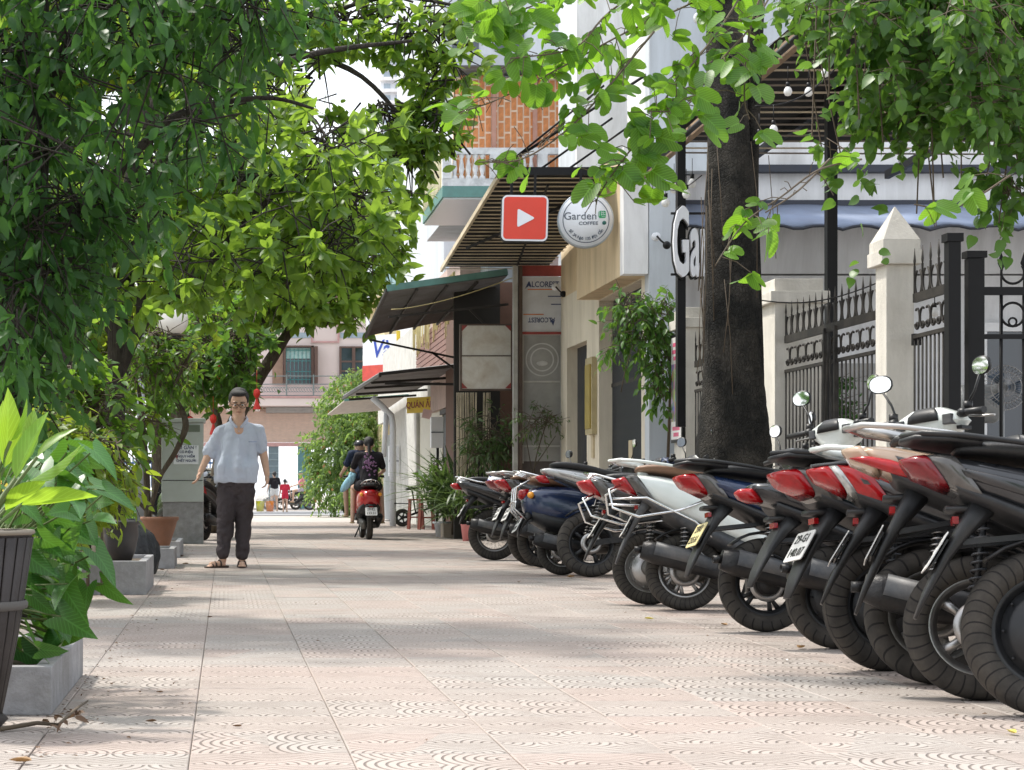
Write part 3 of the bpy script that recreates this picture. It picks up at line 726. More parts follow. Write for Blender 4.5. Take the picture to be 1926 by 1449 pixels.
# ================================================================== corrugated awnings
m_tin = M('grey tin sheet', (0.27, 0.27, 0.28), 0.5, 0.3, var=0.15, scale=1.5, dirt=.5, dirtcol=(.12, .09, .07))
m_tealp = M('teal trim', (0.12, 0.27, 0.25), 0.6, var=0.12, dirt=.2)
m_rust = M('dark angle iron', (.045, .04, .038), .6, .3, var=.3)
def tin_awning(root, A, B, C_, D, n=60, amp=.018, name='tin_sheet', m=m_tin):
    """A,B near edge outer/inner; D,C_ far edge outer/inner; corrugations run outer to inner"""
    A, B, C_, D = map(Vector, (A, B, C_, D)); mm = MB(); mm.smooth = True
    i0 = mm.add([p for i in range(n * 2 + 1) for p in ((A.lerp(D, i / (2 * n)) + Vector((0, 0, amp if i % 2 else -amp))), (B.lerp(C_, i / (2 * n)) + Vector((0, 0, amp if i % 2 else -amp))))])
    for i in range(n * 2): mm.face((i0 + 2 * i, i0 + 2 * i + 1, i0 + 2 * i + 3, i0 + 2 * i + 2), False)
    o = mm.build(name, m, root); md = o.modifiers.new('s', 'SOLIDIFY'); md.thickness = .004
a1 = thing('tin_awning', 'large grey tin awning with teal edge jutting above the blank box sign', 'awning', (0, 0, 0))
A, B, C_, D = (2.54, 30, 3.93), (4.43, 30, 4.17), (4.45, 36.3, 4.08), (2.54, 34.5, 3.60)
tin_awning(a1, A, B, C_, D, 34)
MB().beam(Vector(A) + Vector((0, 0, .03)), Vector(B) + Vector((0, 0, .05)), .06, .10).build('edge_trim', m_tealp, a1)
MB().beam(Vector(A) + Vector((0, 0, .0)), Vector(D) + Vector((0, 0, -.03)), .05, .06).build('edge_bar', m_rust, a1)
for t_ in (.25, .5, .75): MB().beam(Vector(A).lerp(Vector(B), t_) - Vector((0, 0, .05)), Vector(D).lerp(Vector(C_), t_) - Vector((0, 0, .05)), .035).build('purlin', m_rust, a1)
for a_, b_ in (((2.6, 30.4, 3.55), (4.5, 30.4, 3.75)), ((2.6, 34.3, 3.5), (4.5, 34.3, 3.1)), ((3.7, 34.3, 3.28), (4.5, 34.3, 2.7)), ((3.9, 30.5, 3.68), (4.5, 30.5, 3.1)), ((4.1, 33, 3.95), (4.5, 33, 3.35))):
    MB().beam(a_, b_, .035).build('strut', m_rust, a1)
wire = MB().tube([(2.6 + 2.2 * i / 16, 29.9, 3.62 + .62 * (i / 16) ** 1.5) for i in range(17)], .008, 5).build('rope', M('yellow rope', (.5, .42, .2), .8), label='thin yellow rope slung across the front of the large tin awning', cat='rope')
gl = MB().beam((3.95, 33, 3.48), (4.2, 33, 3.72), .03).build('tube_lamp', M('green neon tube', (.12, .75, .32), .3), label='green tube lamp under the large tin awning', cat='lamp')
a2 = thing('tin_awning', 'low grey tin awning over the shop row beyond the blank box sign', 'awning', (0, 0, 0))
tin_awning(a2, (3.0, 37, 3.08), (4.6, 37, 3.26), (4.6, 47, 3.25), (2.9, 47, 3.14), 44)
for z_ in (0,): MB().beam((3.0, 37, 3.03), (2.9, 47, 3.08), .05, .06).build('edge_bar', m_rust, a2); MB().beam((2.98, 36.98, 3.05), (4.6, 36.98, 3.23), .05, .06).build('edge_bar', m_rust, a2); MB().beam((3.1, 37.1, 2.88), (4.6, 37.1, 2.86), .05).build('strut', m_rust, a2)
for y in (39, 41, 43.5, 46): MB().beam((2.98, y, 3.0), (4.6, y, 3.1), .05).build('strut', m_rust, a2)
a3 = thing('tin_awning', 'farthest pale awning at the end of the shop row', 'awning', (0, 0, 0))
tin_awning(a3, (3.1, 49, 3.15), (4.7, 49, 3.3), (4.7, 56, 3.2), (3.0, 56, 3.05), 30, m=M('pale tin', (.45, .40, .36), .6, var=.15))
MB().beam((3.05, 48.97, 3.13), (4.7, 48.97, 3.26), .05, .06).build('edge_bar', m_tealp, a3)

# ================================================================== shop row x = 4.6
sh = thing('shop_row', 'narrow shop houses with shutter, grey doors and small boxes under the low awnings', 'building', (0, 0, 0))
m_sh1 = M('pinkish shop wall', (.55, .42, .38), .8, var=.1, dirt=.3); m_sh2 = M('pale grey shop wall', (.50, .50, .47), .8, var=.1, dirt=.3)
m_shut = M('cream roller shutter', (.60, .58, .48), .5, var=.06, dirt=.15)
MB().b2(4.62, 7, 36.2, 37.6, 0, 2.9).build('wall', m_sh1, sh, label='pink wall with red paper strip')
MB().b2(4.62, 7, 37.6, 43, 2.55, 5.4).build('wall', m_sh1, sh)
MB().b2(4.9, 7, 37.7, 41.4, 0, 2.55).build('wall', m_sh2, sh); MB().b2(4.62, 7, 47.4, 52, 0, 2.9).build('wall', m_sh2, sh)
MB().b2(4.8, 7, 43, 60, 2.9, 5.0).build('wall', m_sh2, sh); MB().b2(4.62, 4.85, 46.2, 47.4, 0, 2.9).build('wall', m_sh2, sh)
sht = MB().b2(4.70, 4.72, 41.4, 46.2, 0, 2.7).build('shutter', m_shut, sh)
slt = MB().prism([(0, -.04), (.018, -.02), (.018, .02), (0, .04)], (0, 0, 0), (-1, 0, 0), (0, 0, 1), 4.8).mesh('slat', m_shut)
for k in range(26): link('slat', slt, sht, loc=(4.70, 41.4 if False else 46.2, .06 + k * .1))
MB().b2(4.64, 4.68, 52.5, 56, 0, 2.4).build('door', M('grey leaf door', (.22, .24, .25), .5), sh)
MB().b2(4.6, 4.7, 38.6, 41, 2.42, 2.52).build('beam', m_rust, sh)
cloth = MB(); n=14
i0 = cloth.add([(4.60 + .03 * math.sin(i * 1.9), 38.0 + i * .09, z) for z in (2.3, .75) for i in range(n)])
for i in range(n - 1): cloth.face((i0 + i, i0 + i + 1, i0 + n + i + 1, i0 + n + i), True)
o = cloth.build('yellow_curtain', M('yellow cloth', (.60, .50, .03), .85, var=.1), label='yellow curtain hanging in the shop doorway', cat='curtain'); o.modifiers.new('s', 'SOLIDIFY').thickness = .006
for (y, x, z0, z1, lb) in ((40.2, 4.45, 1.70, 2.35, 'nearer white electric meter box on the shop row'), (50.5, 4.45, 1.2, 2.0, 'farther white electric meter box on the shop row')):
    eb = thing('meter_box', lb, 'box', (x, y, 0), group='electric meter boxes'); MB().b2(-.13, .13, -.1, .1, z0, z1).build('case', m_wht, eb, bevel=.01); MB().b2(-.13, .13, -.12, -.101, (z0 + z1) / 2 - .01, (z0 + z1) / 2 + .01).build('lid_seam', m_grey, eb)
    MB().tube([(0, 0, 0.0), (.02, 0, z0)], .03, 6).build('cable', m_blk, eb)
m_yel = M('yellow sign', (.70, .50, .04), .5)
ys = thing('yellow_sign', 'slanted yellow shop sign with dark lettering under the low awning', 'sign', P(792, 762, 44)); ys.rotation_euler = (0, 0, R(-52))
MB().box((0, 0, 0), (.9, .05, .36), Matrix.Rotation(R(0), 3, 'Y')).build('panel', m_yel, ys)
text_obj('lettering', 'QUÁN ĂN', .2, m_redp, ys, (0, -.03, 0), RX, off=.003)
pt = MB().box(P(803, 779, 42), (.2, .03, .2), Matrix.Rotation(R(12), 3, 'Y')).build('small_sign', M('pale pink card', (.70, .5, .5), .6), label='small pale square card hanging near the yellow sign', cat='sign')
# street gutter pole: white bent downpipe
wp = thing('white_pipe', 'white bent pipe post in front of the far shops', 'pipe', (0, 0, 0))
MB().tube([P(739, 990, 43) , P(739, 800, 43), P(736, 782, 43), P(716, 762, 43), P(700, 748, 43)], .075, 10).build('pipe', m_wht, wp)
MB().tube([P(722, 860, 43), P(727, 775, 43)], .06, 8).build('stay', m_wht, wp)
# banner and facade upper storeys
bn = thing('shop_banner', 'white banner with blue lettering and red foot above the low awnings', 'banner', P(733, 668, 58)); bn.rotation_euler = (0, 0, R(-48))
MB().b2(-1.1, 1.1, -.03, .03, -.75, .62).build('panel', m_wht, bn); MB().b2(-1.1, 1.1, -.05, -.031, -.75, -.28).build('red_foot', M('banner red', (.6, .07, .05), .5), bn)
text_obj('lettering', 'Vàng', .75, M('banner blue', (.02, .06, .38), .5), bn, (0, -.04, .18), RX, off=.01, shear=.2)
yl = MB().box(P(757, 655, 55), (.35, .05, 1.0)).build('yellow_sign', m_yel, label='narrow yellow shop sign beside the white banner', cat='sign'); 
yh = thing('yellow_house', 'pale yellow house with moulded cornices beyond the banner', 'building', (0, 0, 0))
m_yw = M('pale yellow wall', (.62, .52, .32), .8, var=.06)
MB().b2(5.0, 9, 60, 66, 0, 7.2).build('wall', m_yw, yh)
for z in (4.9, 5.3, 6.9): MB().b2(4.75, 9, 59.8, 66, z, z + .18).build('cornice', M('cornice', (.68, .6, .42), .8), yh)
# plank screen (brown boards) above the second awning
pk = thing('plank_screen', 'brown plank screen hung with yellow reeds above the low awning', 'screen', (0, 0, 0))
m_plk = M('brown plank', (.22, .12, .10), .75, var=.2)
for k in range(9): MB().beam((4.56, 37.2, 3.42 + k * .12), (4.56, 45.5, 3.36 + k * .12), .03, .10).build('plank', m_plk, pk)
for k in range(60):
    rs = random.Random(k + 300); y = rs.uniform(37.5, 46)
    MB().beam((4.5, y, 5.1), (4.5 + rs.uniform(-.03, .03), y + rs.uniform(-.1, .1), rs.uniform(3.9, 4.5)), .035, .008).build('reed_strip', M('yellow reed', (.60, .52, .26), .8, var=.2), pk)

# ================================================================== orange balcony house
ho = thing('balcony_house', 'old house with orange brick balcony, white balusters and teal slab edge', 'building', (0, 0, 0))
yB = 34.0
def OX(px, y=yB): return (px - 423) * y / F
def OZ(py, y=yB): return .75 - (py - 928) * y / F
m_ob = M('orange brick', (.62, .25, .095), .75, var=.22, scale=14, bump=.2); m_ojt = M('brick joint', (.78, .62, .48), .85)
m_wth = M('weathered white paint', (.74, .76, .78), .8, var=.08, dirt=.55, dirtcol=(.16, .17, .18), dscale=4)
m_bal = M('yellowed side wall', (.62, .55, .33), .8, var=.08, dirt=.4)
x0, x1 = OX(832), OX(1075)
MB().b2(x0, x1, yB, yB + 3.4, OZ(371), OZ(350)).build('slab', m_tealp, ho)
MB().b2(x0 + .03, x1, yB + .05, yB + 3.4, OZ(371) - .03, OZ(371)).build('soffit', m_wht, ho)
MB().b2(x0, x1, yB, yB + .12, OZ(350), OZ(336)).build('curb', m_wth, ho); MB().b2(x0, x1, yB, yB + .12, OZ(290), OZ(278)).build('handrail', m_wth, ho)
for px in (832, 922, 1012): MB().b2(OX(px), OX(px + 18 if px != 832 else px + 16), yB - .02, yB + .14, OZ(336), OZ(290)).build('rail_pier', m_wth, ho)
bal = MB().lathe([(.05, 0), (.05, .04), (.025, .07), (.048, .18), (.03, .30), (.022, .36), (.05, .40), (.05, .435)], n=10).mesh('baluster', m_wth)
for px in list(range(856, 920, 13)) + list(range(948, 1010, 13)): link('baluster', bal, ho, loc=(OX(px), yB + .06, OZ(336)))
MB().b2(x0, x0 + .1, yB + .12, yB + 3.4, OZ(350), OZ(280)).build('side_balustrade', m_bal, ho)
for k in range(14): MB().b2(x0 - .02, x0, yB + .3 + k * .22, yB + .36 + k * .22, OZ(350), OZ(284)).build('side_fin', M('pale fin', (.70, .66, .5), .8), ho)
# brick screen: courses of upright bricks
bw = MB().b2(x0 + .25, x1 + .3, yB + .5, yB + .6, OZ(345), OZ(135)).build('brick_panel', m_ojt, ho)
brk = MB().b2(-.044, .044, -.012, 0, -.122, .122).mesh('brick', m_ob)
cnt = 0; z = OZ(345) + .14; row = 0
nx = int((x1 + .3 - x0 - .25) / .115)
for i in range(nx):
    zz = OZ(345) + .1 + (i % 3) * .09
    while zz < OZ(138):
        if cnt < 295: link('brick', brk, bw, loc=(x0 + .31 + i * .115, yB + .5, zz)); cnt += 1
        zz += .285
for px in (932, 1010): MB().b2(OX(px), OX(px + 8), yB + .42, yB + .487, OZ(345), OZ(135)).build('mullion', M('salmon mullion', (.5, .28, .22), .8), ho)
MB().b2(x0 + .35, x1 + .3, yB + .7, yB + 6, OZ(371), OZ(128)).build('wall', m_bluew, ho)
m_eave = M('grey eave boards', (.17, .18, .19), .7, var=.15)
e = MB(); zz = OZ(128)
i = e.add([(OX(858), yB - .1, OZ(125)), (OX(1080), yB - .1, OZ(125)), (OX(1080), yB - .1, OZ(105)), (OX(858), yB - .1, OZ(105))]); e.face((i, i + 1, i + 2, i + 3))
e.build('fascia', M('light fascia', (.5, .53, .58), .7), ho)
for k in range(12): MB().b2(OX(858) - .02 * 0, OX(1080), yB - .05 + k * .28, yB + .2 + k * .28, OZ(125) - .01, OZ(125) + .02).build('eave_board', m_eave, ho)
MB().b2(OX(925, 36), OX(1075), 36.5, 40, 2.9, OZ(371)).build('lower_wall', M('grey lower wall', (.40, .44, .48), .8, dirt=.3), ho)
# block above / behind
tu = thing('grey_blue_block', 'tall grey blue block with pale ledges rising behind the orange balcony', 'building', (0, 0, 0))
MB().b2(OX(835, 44), 8, 44, 56, 0, 17).build('wall', m_bluew, tu)
for z in (9.6, 12.7): MB().b2(OX(835, 44) - .25, 8, 43.7, 44, z, z + .22).build('ledge', m_wht, tu)
for (px0, px1, py0, py1) in ((850, 900, 40, 95), (930, 985, 40, 95)): MB().b2(OX(px0, 44), OX(px1, 44), 43.93, 44, OZ(py1, 44), OZ(py0, 44)).build('window', m_glassd, tu)
# pale teal corrugated building further on
tc = thing('teal_clad_block', 'pale teal ribbed metal building behind the trees', 'building', (0, 0, 0))
m_pt = M('pale teal cladding', (.40, .56, .56), .6, var=.05)
def TX(px): return (px - 423) * 75 / F
def TZ(py): return .75 - (py - 928) * 75 / F
MB().b2(TX(700), TX(860), 75, 76, 0, TZ(255)).build('wall', m_pt, tc)
ribm = MB().b2(-.06, .06, -.08, 0, 4, TZ(258)).mesh('rib', m_pt)
for k in range(16): link('rib', ribm, tc, loc=(TX(702) + k * .2, 75, 0))
MB().b2(TX(692), TX(700), 74.9, 76, 0, TZ(262)).build('corner', m_wht, tc)
wt = thing('white_tower_block', 'overexposed white apartment block with rows of ledges far behind', 'building', (0, 0, 0))
def WX(px): return (px - 423) * 120 / F
def WZ(py): return .75 - (py - 928) * 120 / F
MB().b2(WX(715), WX(835), 120, 140, 0, WZ(95)).build('wall', m_wht, wt)
for k in range(9): MB().b2(WX(712), WX(837), 119.5, 120, WZ(110 + k * 22), WZ(104 + k * 22)).build('ledge', m_white, wt)
for k in range(7):
    for j in range(5): MB().b2(WX(722 + j * 22), WX(734 + j * 22), 119.9, 120, WZ(128 + k * 22), WZ(114 + k * 22)).build('window', M('pale glass', (.35, .42, .48), .2), wt)

# ================================================================== pink house at the street end
pk = thing('pink_house', 'pink stuccoed house across the street end with balcony and brown shutters', 'building', (0, 0, 0))
yP = 92.0
def KX(px): return (px - 423) * yP / F
def KZ(py): return .75 - (py - 928) * yP / F
m_pw = M('pale pink wall', (.74, .62, .59), .8, var=.04, scale=.5); m_pe = M('peach brickwork', (.62, .46, .38), .85, var=.1, scale=5)
m_pr = M('rose moulding', (.55, .32, .31), .8); m_brn = M('brown shutter', (.13, .075, .06), .6); m_tg = M('teal grille', (.10, .36, .36), .5)
MB().b2(KX(340), KX(740), yP, yP + 9, KZ(600) - 5.5, KZ(560)).build('wall', m_pw, pk)
MB().b2(KX(340), KX(740), yP - .02, yP - .0, KZ(832), KZ(765)).build('brick_band', m_pe, pk)
for k in range(14): MB().b2(KX(342), KX(738), yP - .05, yP - .021, KZ(832 - k * 4.8) - .012, KZ(832 - k * 4.8) + .012).build('course', M('pale mortar', (.6, .46, .4), .85), pk)
MB().b2(KX(340), KX(740), yP - .12, yP - .02, KZ(840), KZ(833)).build('moulding', m_pr, pk)
MB().b2(KX(340), KX(660), yP - 1.4, yP, KZ(766), KZ(752)).build('balcony_slab', m_pw, pk); MB().b2(KX(340), KX(660), yP - 1.45, yP, KZ(751.5), KZ(748)).build('slab_edge', m_pr, pk)
for px in (425, 480): MB().b2(KX(px), KX(px + 8), yP - 1.3, yP, KZ(775), KZ(766)).build('corbel', m_pw, pk)
MB().b2(KX(500), KX(605), yP - .3, yP - .025, KZ(777), KZ(767)).build('grey_beam', M('grey beam', (.35, .34, .33), .8), pk)
for px0, px1 in ((585, 638),): 
    f = MB()
    for q in ((px0, px1, 645, 642), (px0, px1, 610, 607)): f.b2(KX(q[0]), KX(q[1]), yP - .08, yP, KZ(q[2]), KZ(q[3]))
    f.b2(KX(px0), KX(px0 + 3), yP - .08, yP, KZ(642), KZ(610)); f.b2(KX(px1 - 3), KX(px1), yP - .08, yP, KZ(642), KZ(610)); f.build('moulding', m_pr, pk)
for px0, px1 in ((545, 585), (640, 690)):
    w = MB().b2(KX(px0), KX(px1), yP - .04, yP, KZ(636), KZ(626)).build('transom', M('pale glass', (.35, .42, .48), .2), pk)
w = MB().b2(KX(535), KX(588), yP - .05, yP, KZ(722), KZ(652)).build('window', m_glassd, pk)
f = MB(); f.b2(KX(533), KX(537), yP - .3, yP - .051, KZ(724), KZ(652)); f.b2(KX(585), KX(590), yP - .3, yP - .051, KZ(724), KZ(652)); f.b2(KX(533), KX(590), yP - .3, yP - .051, KZ(654), KZ(651)); f.build('frame', m_brn, w)
MB().b2(KX(512), KX(532), yP - .12, yP - .06, KZ(722), KZ(653)).build('shutter', M('tan shutter', (.35, .23, .17), .7), pk); MB().b2(KX(591), KX(597), yP - .5, yP - .06, KZ(722), KZ(653)).build('shutter', m_brn, pk)
g_ = MB()
for k in range(7): g_.b2(KX(538 + k * 7.4), KX(538.8 + k * 7.4), yP - .14, yP - .10, KZ(722), KZ(656))
for z in (660, 680, 700, 715): g_.b2(KX(538), KX(585), yP - .14, yP - .1, KZ(z), KZ(z - .9))
g_.build('grille', m_tg, w)
MB().b2(KX(537), KX(584), yP - .09, yP - .055, KZ(675), KZ(655)).build('blind', M('pale teal blind', (.42, .58, .56), .7), w)
w = MB().b2(KX(639), KX(690), yP - .05, yP, KZ(722), KZ(652)).build('window', m_glassd, pk)
f = MB()
for q in (638, 662, 666, 687): f.b2(KX(q), KX(q + 4 if q != 666 else q + 2), yP - .12, yP - .051, KZ(724), KZ(652))
for z in (655, 682, 700): f.b2(KX(638), KX(691), yP - .11, yP - .052, KZ(z), KZ(z - 3))
f.build('frame', m_brn, w)
r_ = MB(); m_rl = M('balcony rail', (.20, .24, .24), .5)
for z in (711, 726, 747): r_.tube([(KX(485), yP - 1.35, KZ(z)), (KX(640), yP - 1.35, KZ(z))], .025, 5)
for k in range(4): r_.b2(KX(486 + k * 50), KX(488.5 + k * 50), yP - 1.4, yP - 1.33, KZ(748), KZ(708))
for k in range(30): circ(r_, (KX(490 + k * 5), yP - 1.35, KZ(736)), .12, .012, (1, 0, 0), (0, 0, 1), 0, 320, 8)
r_.build('balcony_railing', m_rl, pk)
ground_f = MB()
MB().b2(KX(505), KX(524), yP - .05, yP, 0, KZ(840)).build('door', M('slate louvre door', (.16, .21, .24), .6), pk)
for k in range(9): MB().b2(KX(505), KX(524), yP - .08, yP - .051, KZ(950 - k * 12) , KZ(948 - k * 12)).build('louvre', M('louvre blade', (.25, .31, .34), .6), pk)
MB().b2(KX(560), KX(585), yP - .05, yP, 0, KZ(840)).build('door', M('teal shop door', (.10, .22, .24), .5), pk)
MB().b2(KX(340), KX(740), yP - .5, yP + 9.3, KZ(566), KZ(560)).build('roof_edge', m_pr, pk)
rf = MB(); rf.prism([(KX(335), KZ(560)), (KX(745), KZ(560)), (KX(700), KZ(520)), (KX(380), KZ(520))], (0, yP + 9.3, 0), (1, 0, 0), (0, 0, 1), 9.7); rf.build('roof', M('faded red roof', (.40, .22, .18), .8, var=.15), pk)
wfence = thing('blue_fence', 'blue painted bar fence far left beyond the walking man', 'fence', (0, 0, 0))
mbb = MB().b2(-.02, .02, -.02, .02, 0, 1.9).mesh('bar', M('blue bar paint', (.05, .13, .28), .5))
for k in range(44): link('bar', mbb, wfence, loc=(P(372, 900, 62).x - 3 + k * .1, 62, 0))
MB().b2(P(372, 900, 62).x - 3, P(372, 900, 62).x + 1.4, 61.98, 62.02, 1.7, 1.76).build('rail', M('blue bar paint', (.05, .13, .28), .5), wfence)
# ================================================================== PARKED SCOOTERS
def tyre_mat(name, n_rep, skew, lines=0):
    if name in _MC: return _MC[name]
    t = NT(name); o_ = t.objc(); sp = t.node('ShaderNodeSeparateXYZ'); t.l.new(o_, sp.inputs[0])
    an = t.math('ARCTAN2', sp.outputs[2], sp.outputs[0]); ay = t.math('ABSOLUTE', sp.outputs[1])
    ph = t.math('FRACT', t.math('MULTIPLY_ADD', an, n_rep / (2 * PI), t.math('MULTIPLY', ay, skew)))
    g = t.math('LESS_THAN', t.math('ABSOLUTE', t.math('SUBTRACT', ph, 0.5)), 0.075)
    rad = t.math('SQRT', t.math('ADD', t.math('MULTIPLY', sp.outputs[0], sp.outputs[0]), t.math('MULTIPLY', sp.outputs[2], sp.outputs[2])))
    ctr = t.math('LESS_THAN', t.math('ABSOLUTE', t.math('SUBTRACT', ay, 0.016)), 0.0025)
    side = t.math('GREATER_THAN', ay, 0.009)
    outer = t.math('GREATER_THAN', rad, 0.178 if lines == 0 else lines)
    g = t.math('MULTIPLY', t.math('MULTIPLY', g, side), outer); g = t.math('MAXIMUM', g, t.math('MULTIPLY', ctr, outer))
    d = t.noise(o_, 9, 6, 0.65); f2 = t.noise(o_, 70, 4)
    c = t.mix(t.math('MULTIPLY', t.ramp(d, [(0.3, 0.25), (0.65, 1.0)]), 0.7), (0.010, 0.010, 0.010), (0.085, 0.074, 0.062))
    c = t.mix(t.math('MULTIPLY', g, 0.9), c, (0.010, 0.009, 0.009))
    t.bsdf(c, 0.78, 0, t.bump(t.math('MULTIPLY_ADD', g, -1.0, t.math('MULTIPLY', f2, .12)), 0.9, 0.006), 0.3)
    _MC[name] = t.m; return t.m
m_ty1 = tyre_mat('tyre a', 26, 16, .20); m_ty2 = tyre_mat('tyre b', 34, -9, .185); m_ty3 = tyre_mat('tyre c', 42, 22, .17)
TY = {'a': m_ty1, 'b': m_ty2, 'c': m_ty3}
m_blkp = M('matt black plastic', (.011, .012, .014), .42, var=.25, scale=8, spec=.4, dirt=.3, dirtcol=(.06, .056, .05), dscale=5, bump=.08, bscale=200)
m_greyp = M('dusty grey plastic', (.032, .036, .042), .5, var=.2, scale=8, dirt=.4, dirtcol=(.20, .18, .16), dscale=6, bump=.08, bscale=200)
m_engine = M('cast engine alloy', (.16, .155, .145), .5, .7, var=.3, scale=9, dirt=.6, dirtcol=(.06, .05, .04), dscale=8, bump=.3)
m_enginek = M('black engine casing', (.010, .010, .011), .42, .2, var=.3, scale=9, spec=.4, dirt=.35, dirtcol=(.06, .05, .042), dscale=8, bump=.3)
m_steel = M('dull steel', (.35, .34, .33), .32, .9, var=.15); m_chrome = M('chrome', (.72, .72, .72), .1, 1.0, var=.02)
m_seatk = M('black vinyl seat', (.009, .009, .010), .42, var=.15, bump=.25, bscale=160, spec=.4, dirt=.2, dirtcol=(.05, .047, .044))
m_seatb = M('brown vinyl seat', (.20, .11, .065), .45, var=.1, bump=.25, bscale=160)
m_mirror = M('mirror glass', (.85, .87, .87), .03, 1.0, var=.0)
m_redl = M('red lamp lens', (.33, .004, .007), .18, var=.2, scale=30, coat=.15, spec=.5)
m_redd = M('dark red lamp lens', (.15, .008, .012), .2, var=.3, scale=26, coat=.2)
m_clr = M('clear lamp lens', (.42, .42, .40), .12, .3, var=.3, scale=30, coat=.6); m_smoke = M('smoked lamp lens', (.09, .085, .08), .15, .3, var=.22, scale=25, coat=.3); m_ora = M('orange reflector', (.8, .32, .02), .2, coat=.4)
m_plw = M('white number plate', (.72, .72, .70), .4, var=.04, dirt=.2); m_ply = M('yellow number plate', (.72, .62, .30), .4, var=.04, dirt=.2)
def paint(name, col, metal=.15, rough=.28):
    return M(name, col, rough, metal, var=.05, scale=3, coat=.7, dirt=.10, dirtcol=tuple(min(1, c * .5 + .09) for c in col), dscale=7)
p_white = paint('white paint', (.66, .70, .67), 0); p_navy = paint('navy paint', (.008, .022, .07)); p_black = paint('gloss black paint', (.012, .013, .016))
p_silver = paint('silver paint', (.45, .45, .44), .6); p_beige = paint('beige paint', (.46, .33, .235), .1); p_red = paint('red paint', (.42, .012, .016)); p_dred = paint('dark maroon paint', (.26, .012, .018))
p_dgrey = paint('dark grey paint', (.025, .028, .032)); p_teal = paint('dark teal paint', (.012, .035, .045))

def wheel(root, x, r, w, rim, tyre, rr=None, name='rear_wheel', disc=True):
    """wheel > tyre, rim, hub"""
    h = thing(name, None, None, (x, 0, r)); h.parent = root
    rr = rr or r * .66
    hw = w / 2; H = r - rr
    prof = []
    for i in range(15):
        a = -PI * .5 + PI * i / 14 - PI * .0
        prof.append((rr + H * .50 + H * .50 * math.cos(a * 1.0), hw * math.sin(a) ** 1.0 if i not in (0, 14) else hw * math.sin(a)))
    prof = [(rr, -hw * .62)] + [(rr + H * .5 + H * .5 * math.copysign(abs(math.cos(a)) ** .8, math.cos(a)), hw * math.copysign(abs(math.sin(a)) ** .75, math.sin(a))) for a in [R(-125 + 250 * i / 16) for i in range(17)]] + [(rr, hw * .62)]
    MB().lathe(prof, axis='Y', n=56, closed=True).build('tyre', TY[tyre], h)
    style, m_rim = rim
    rp = [(rr + .004, -hw * .66), (rr - .006, -hw * .70), (rr - .012, -hw * .5), (rr - .026, -hw * .35), (rr - .026, hw * .35), (rr - .012, hw * .5), (rr - .006, hw * .70), (rr + .004, hw * .66)]
    rm = MB(); rm.lathe(rp, axis='Y', n=48)
    if style == 'wire':
        for k in range(36):
            a = 2 * PI * k / 36; b = a + (.45 if k % 2 else -.45); sy = .03 if k % 4 < 2 else -.03
            rm.tube([(.04 * math.cos(b), sy, .04 * math.sin(b)), ((rr - .02) * math.cos(a), 0, (rr - .02) * math.sin(a))], .0017, 4, False)
    elif style == 'disc':
        rm.lathe([(rr - .02, -hw * .2), (rr * .75, -hw * .55), (rr * .70, -hw * .9), (.03, -hw * 1.0), (0, -hw * 1.0)], axis='Y', n=40)
        rm.lathe([(rr - .02, hw * .2), (rr * .6, hw * .6), (0, hw * .7)], axis='Y', n=30)
        for k in range(10):
            a = 2 * PI * k / 10; rm.ball((rr * .82 * math.cos(a), -hw * .58, rr * .82 * math.sin(a)), .006, 6, 4)
    else:
        ns = int(style[0]); dbl = 'd' in style; cur = .25 if 'c' in style else 0
        for k in range(ns):
            for off in ((-.16, .16) if dbl else (0,)):
                a = 2 * PI * k / ns; a1 = a + off + cur
                p0 = Vector((.035 * math.cos(a), 0, .035 * math.sin(a))); p1 = Vector(((rr - .02) * math.cos(a1), 0, (rr - .02) * math.sin(a1)))
                pm = (p0 + p1) / 2
                rm.tube([p0, pm + Vector((math.cos(a), 0, math.sin(a))) * .01, p1], [.014 if dbl else .019, .009 if dbl else .014, .012 if dbl else .02], 6, True, True, 1.3)
    rm.build('rim', m_rim, h)
    hb_ = MB().lathe([(0, -hw * 1.05), (.03, -hw * 1.05), (.04, -hw * .7), (.045, hw * .7), (.03, hw * 1.05), (0, hw * 1.05)], axis='Y', n=20)
    hb_.build('hub', m_enginek, h)
    if disc: MB().lathe([(.05, -hw * .82), (.095, -hw * .82), (.095, -hw * .75), (.05, -hw * .75)], axis='Y', n=36, closed=True).build('brake_disc', m_steel, h)
    return h

def mirrored(f, root, name, m, **k):
    for s in (-1, 1):
        b = MB(); f(b, s); b.build(name, m, root, **k)

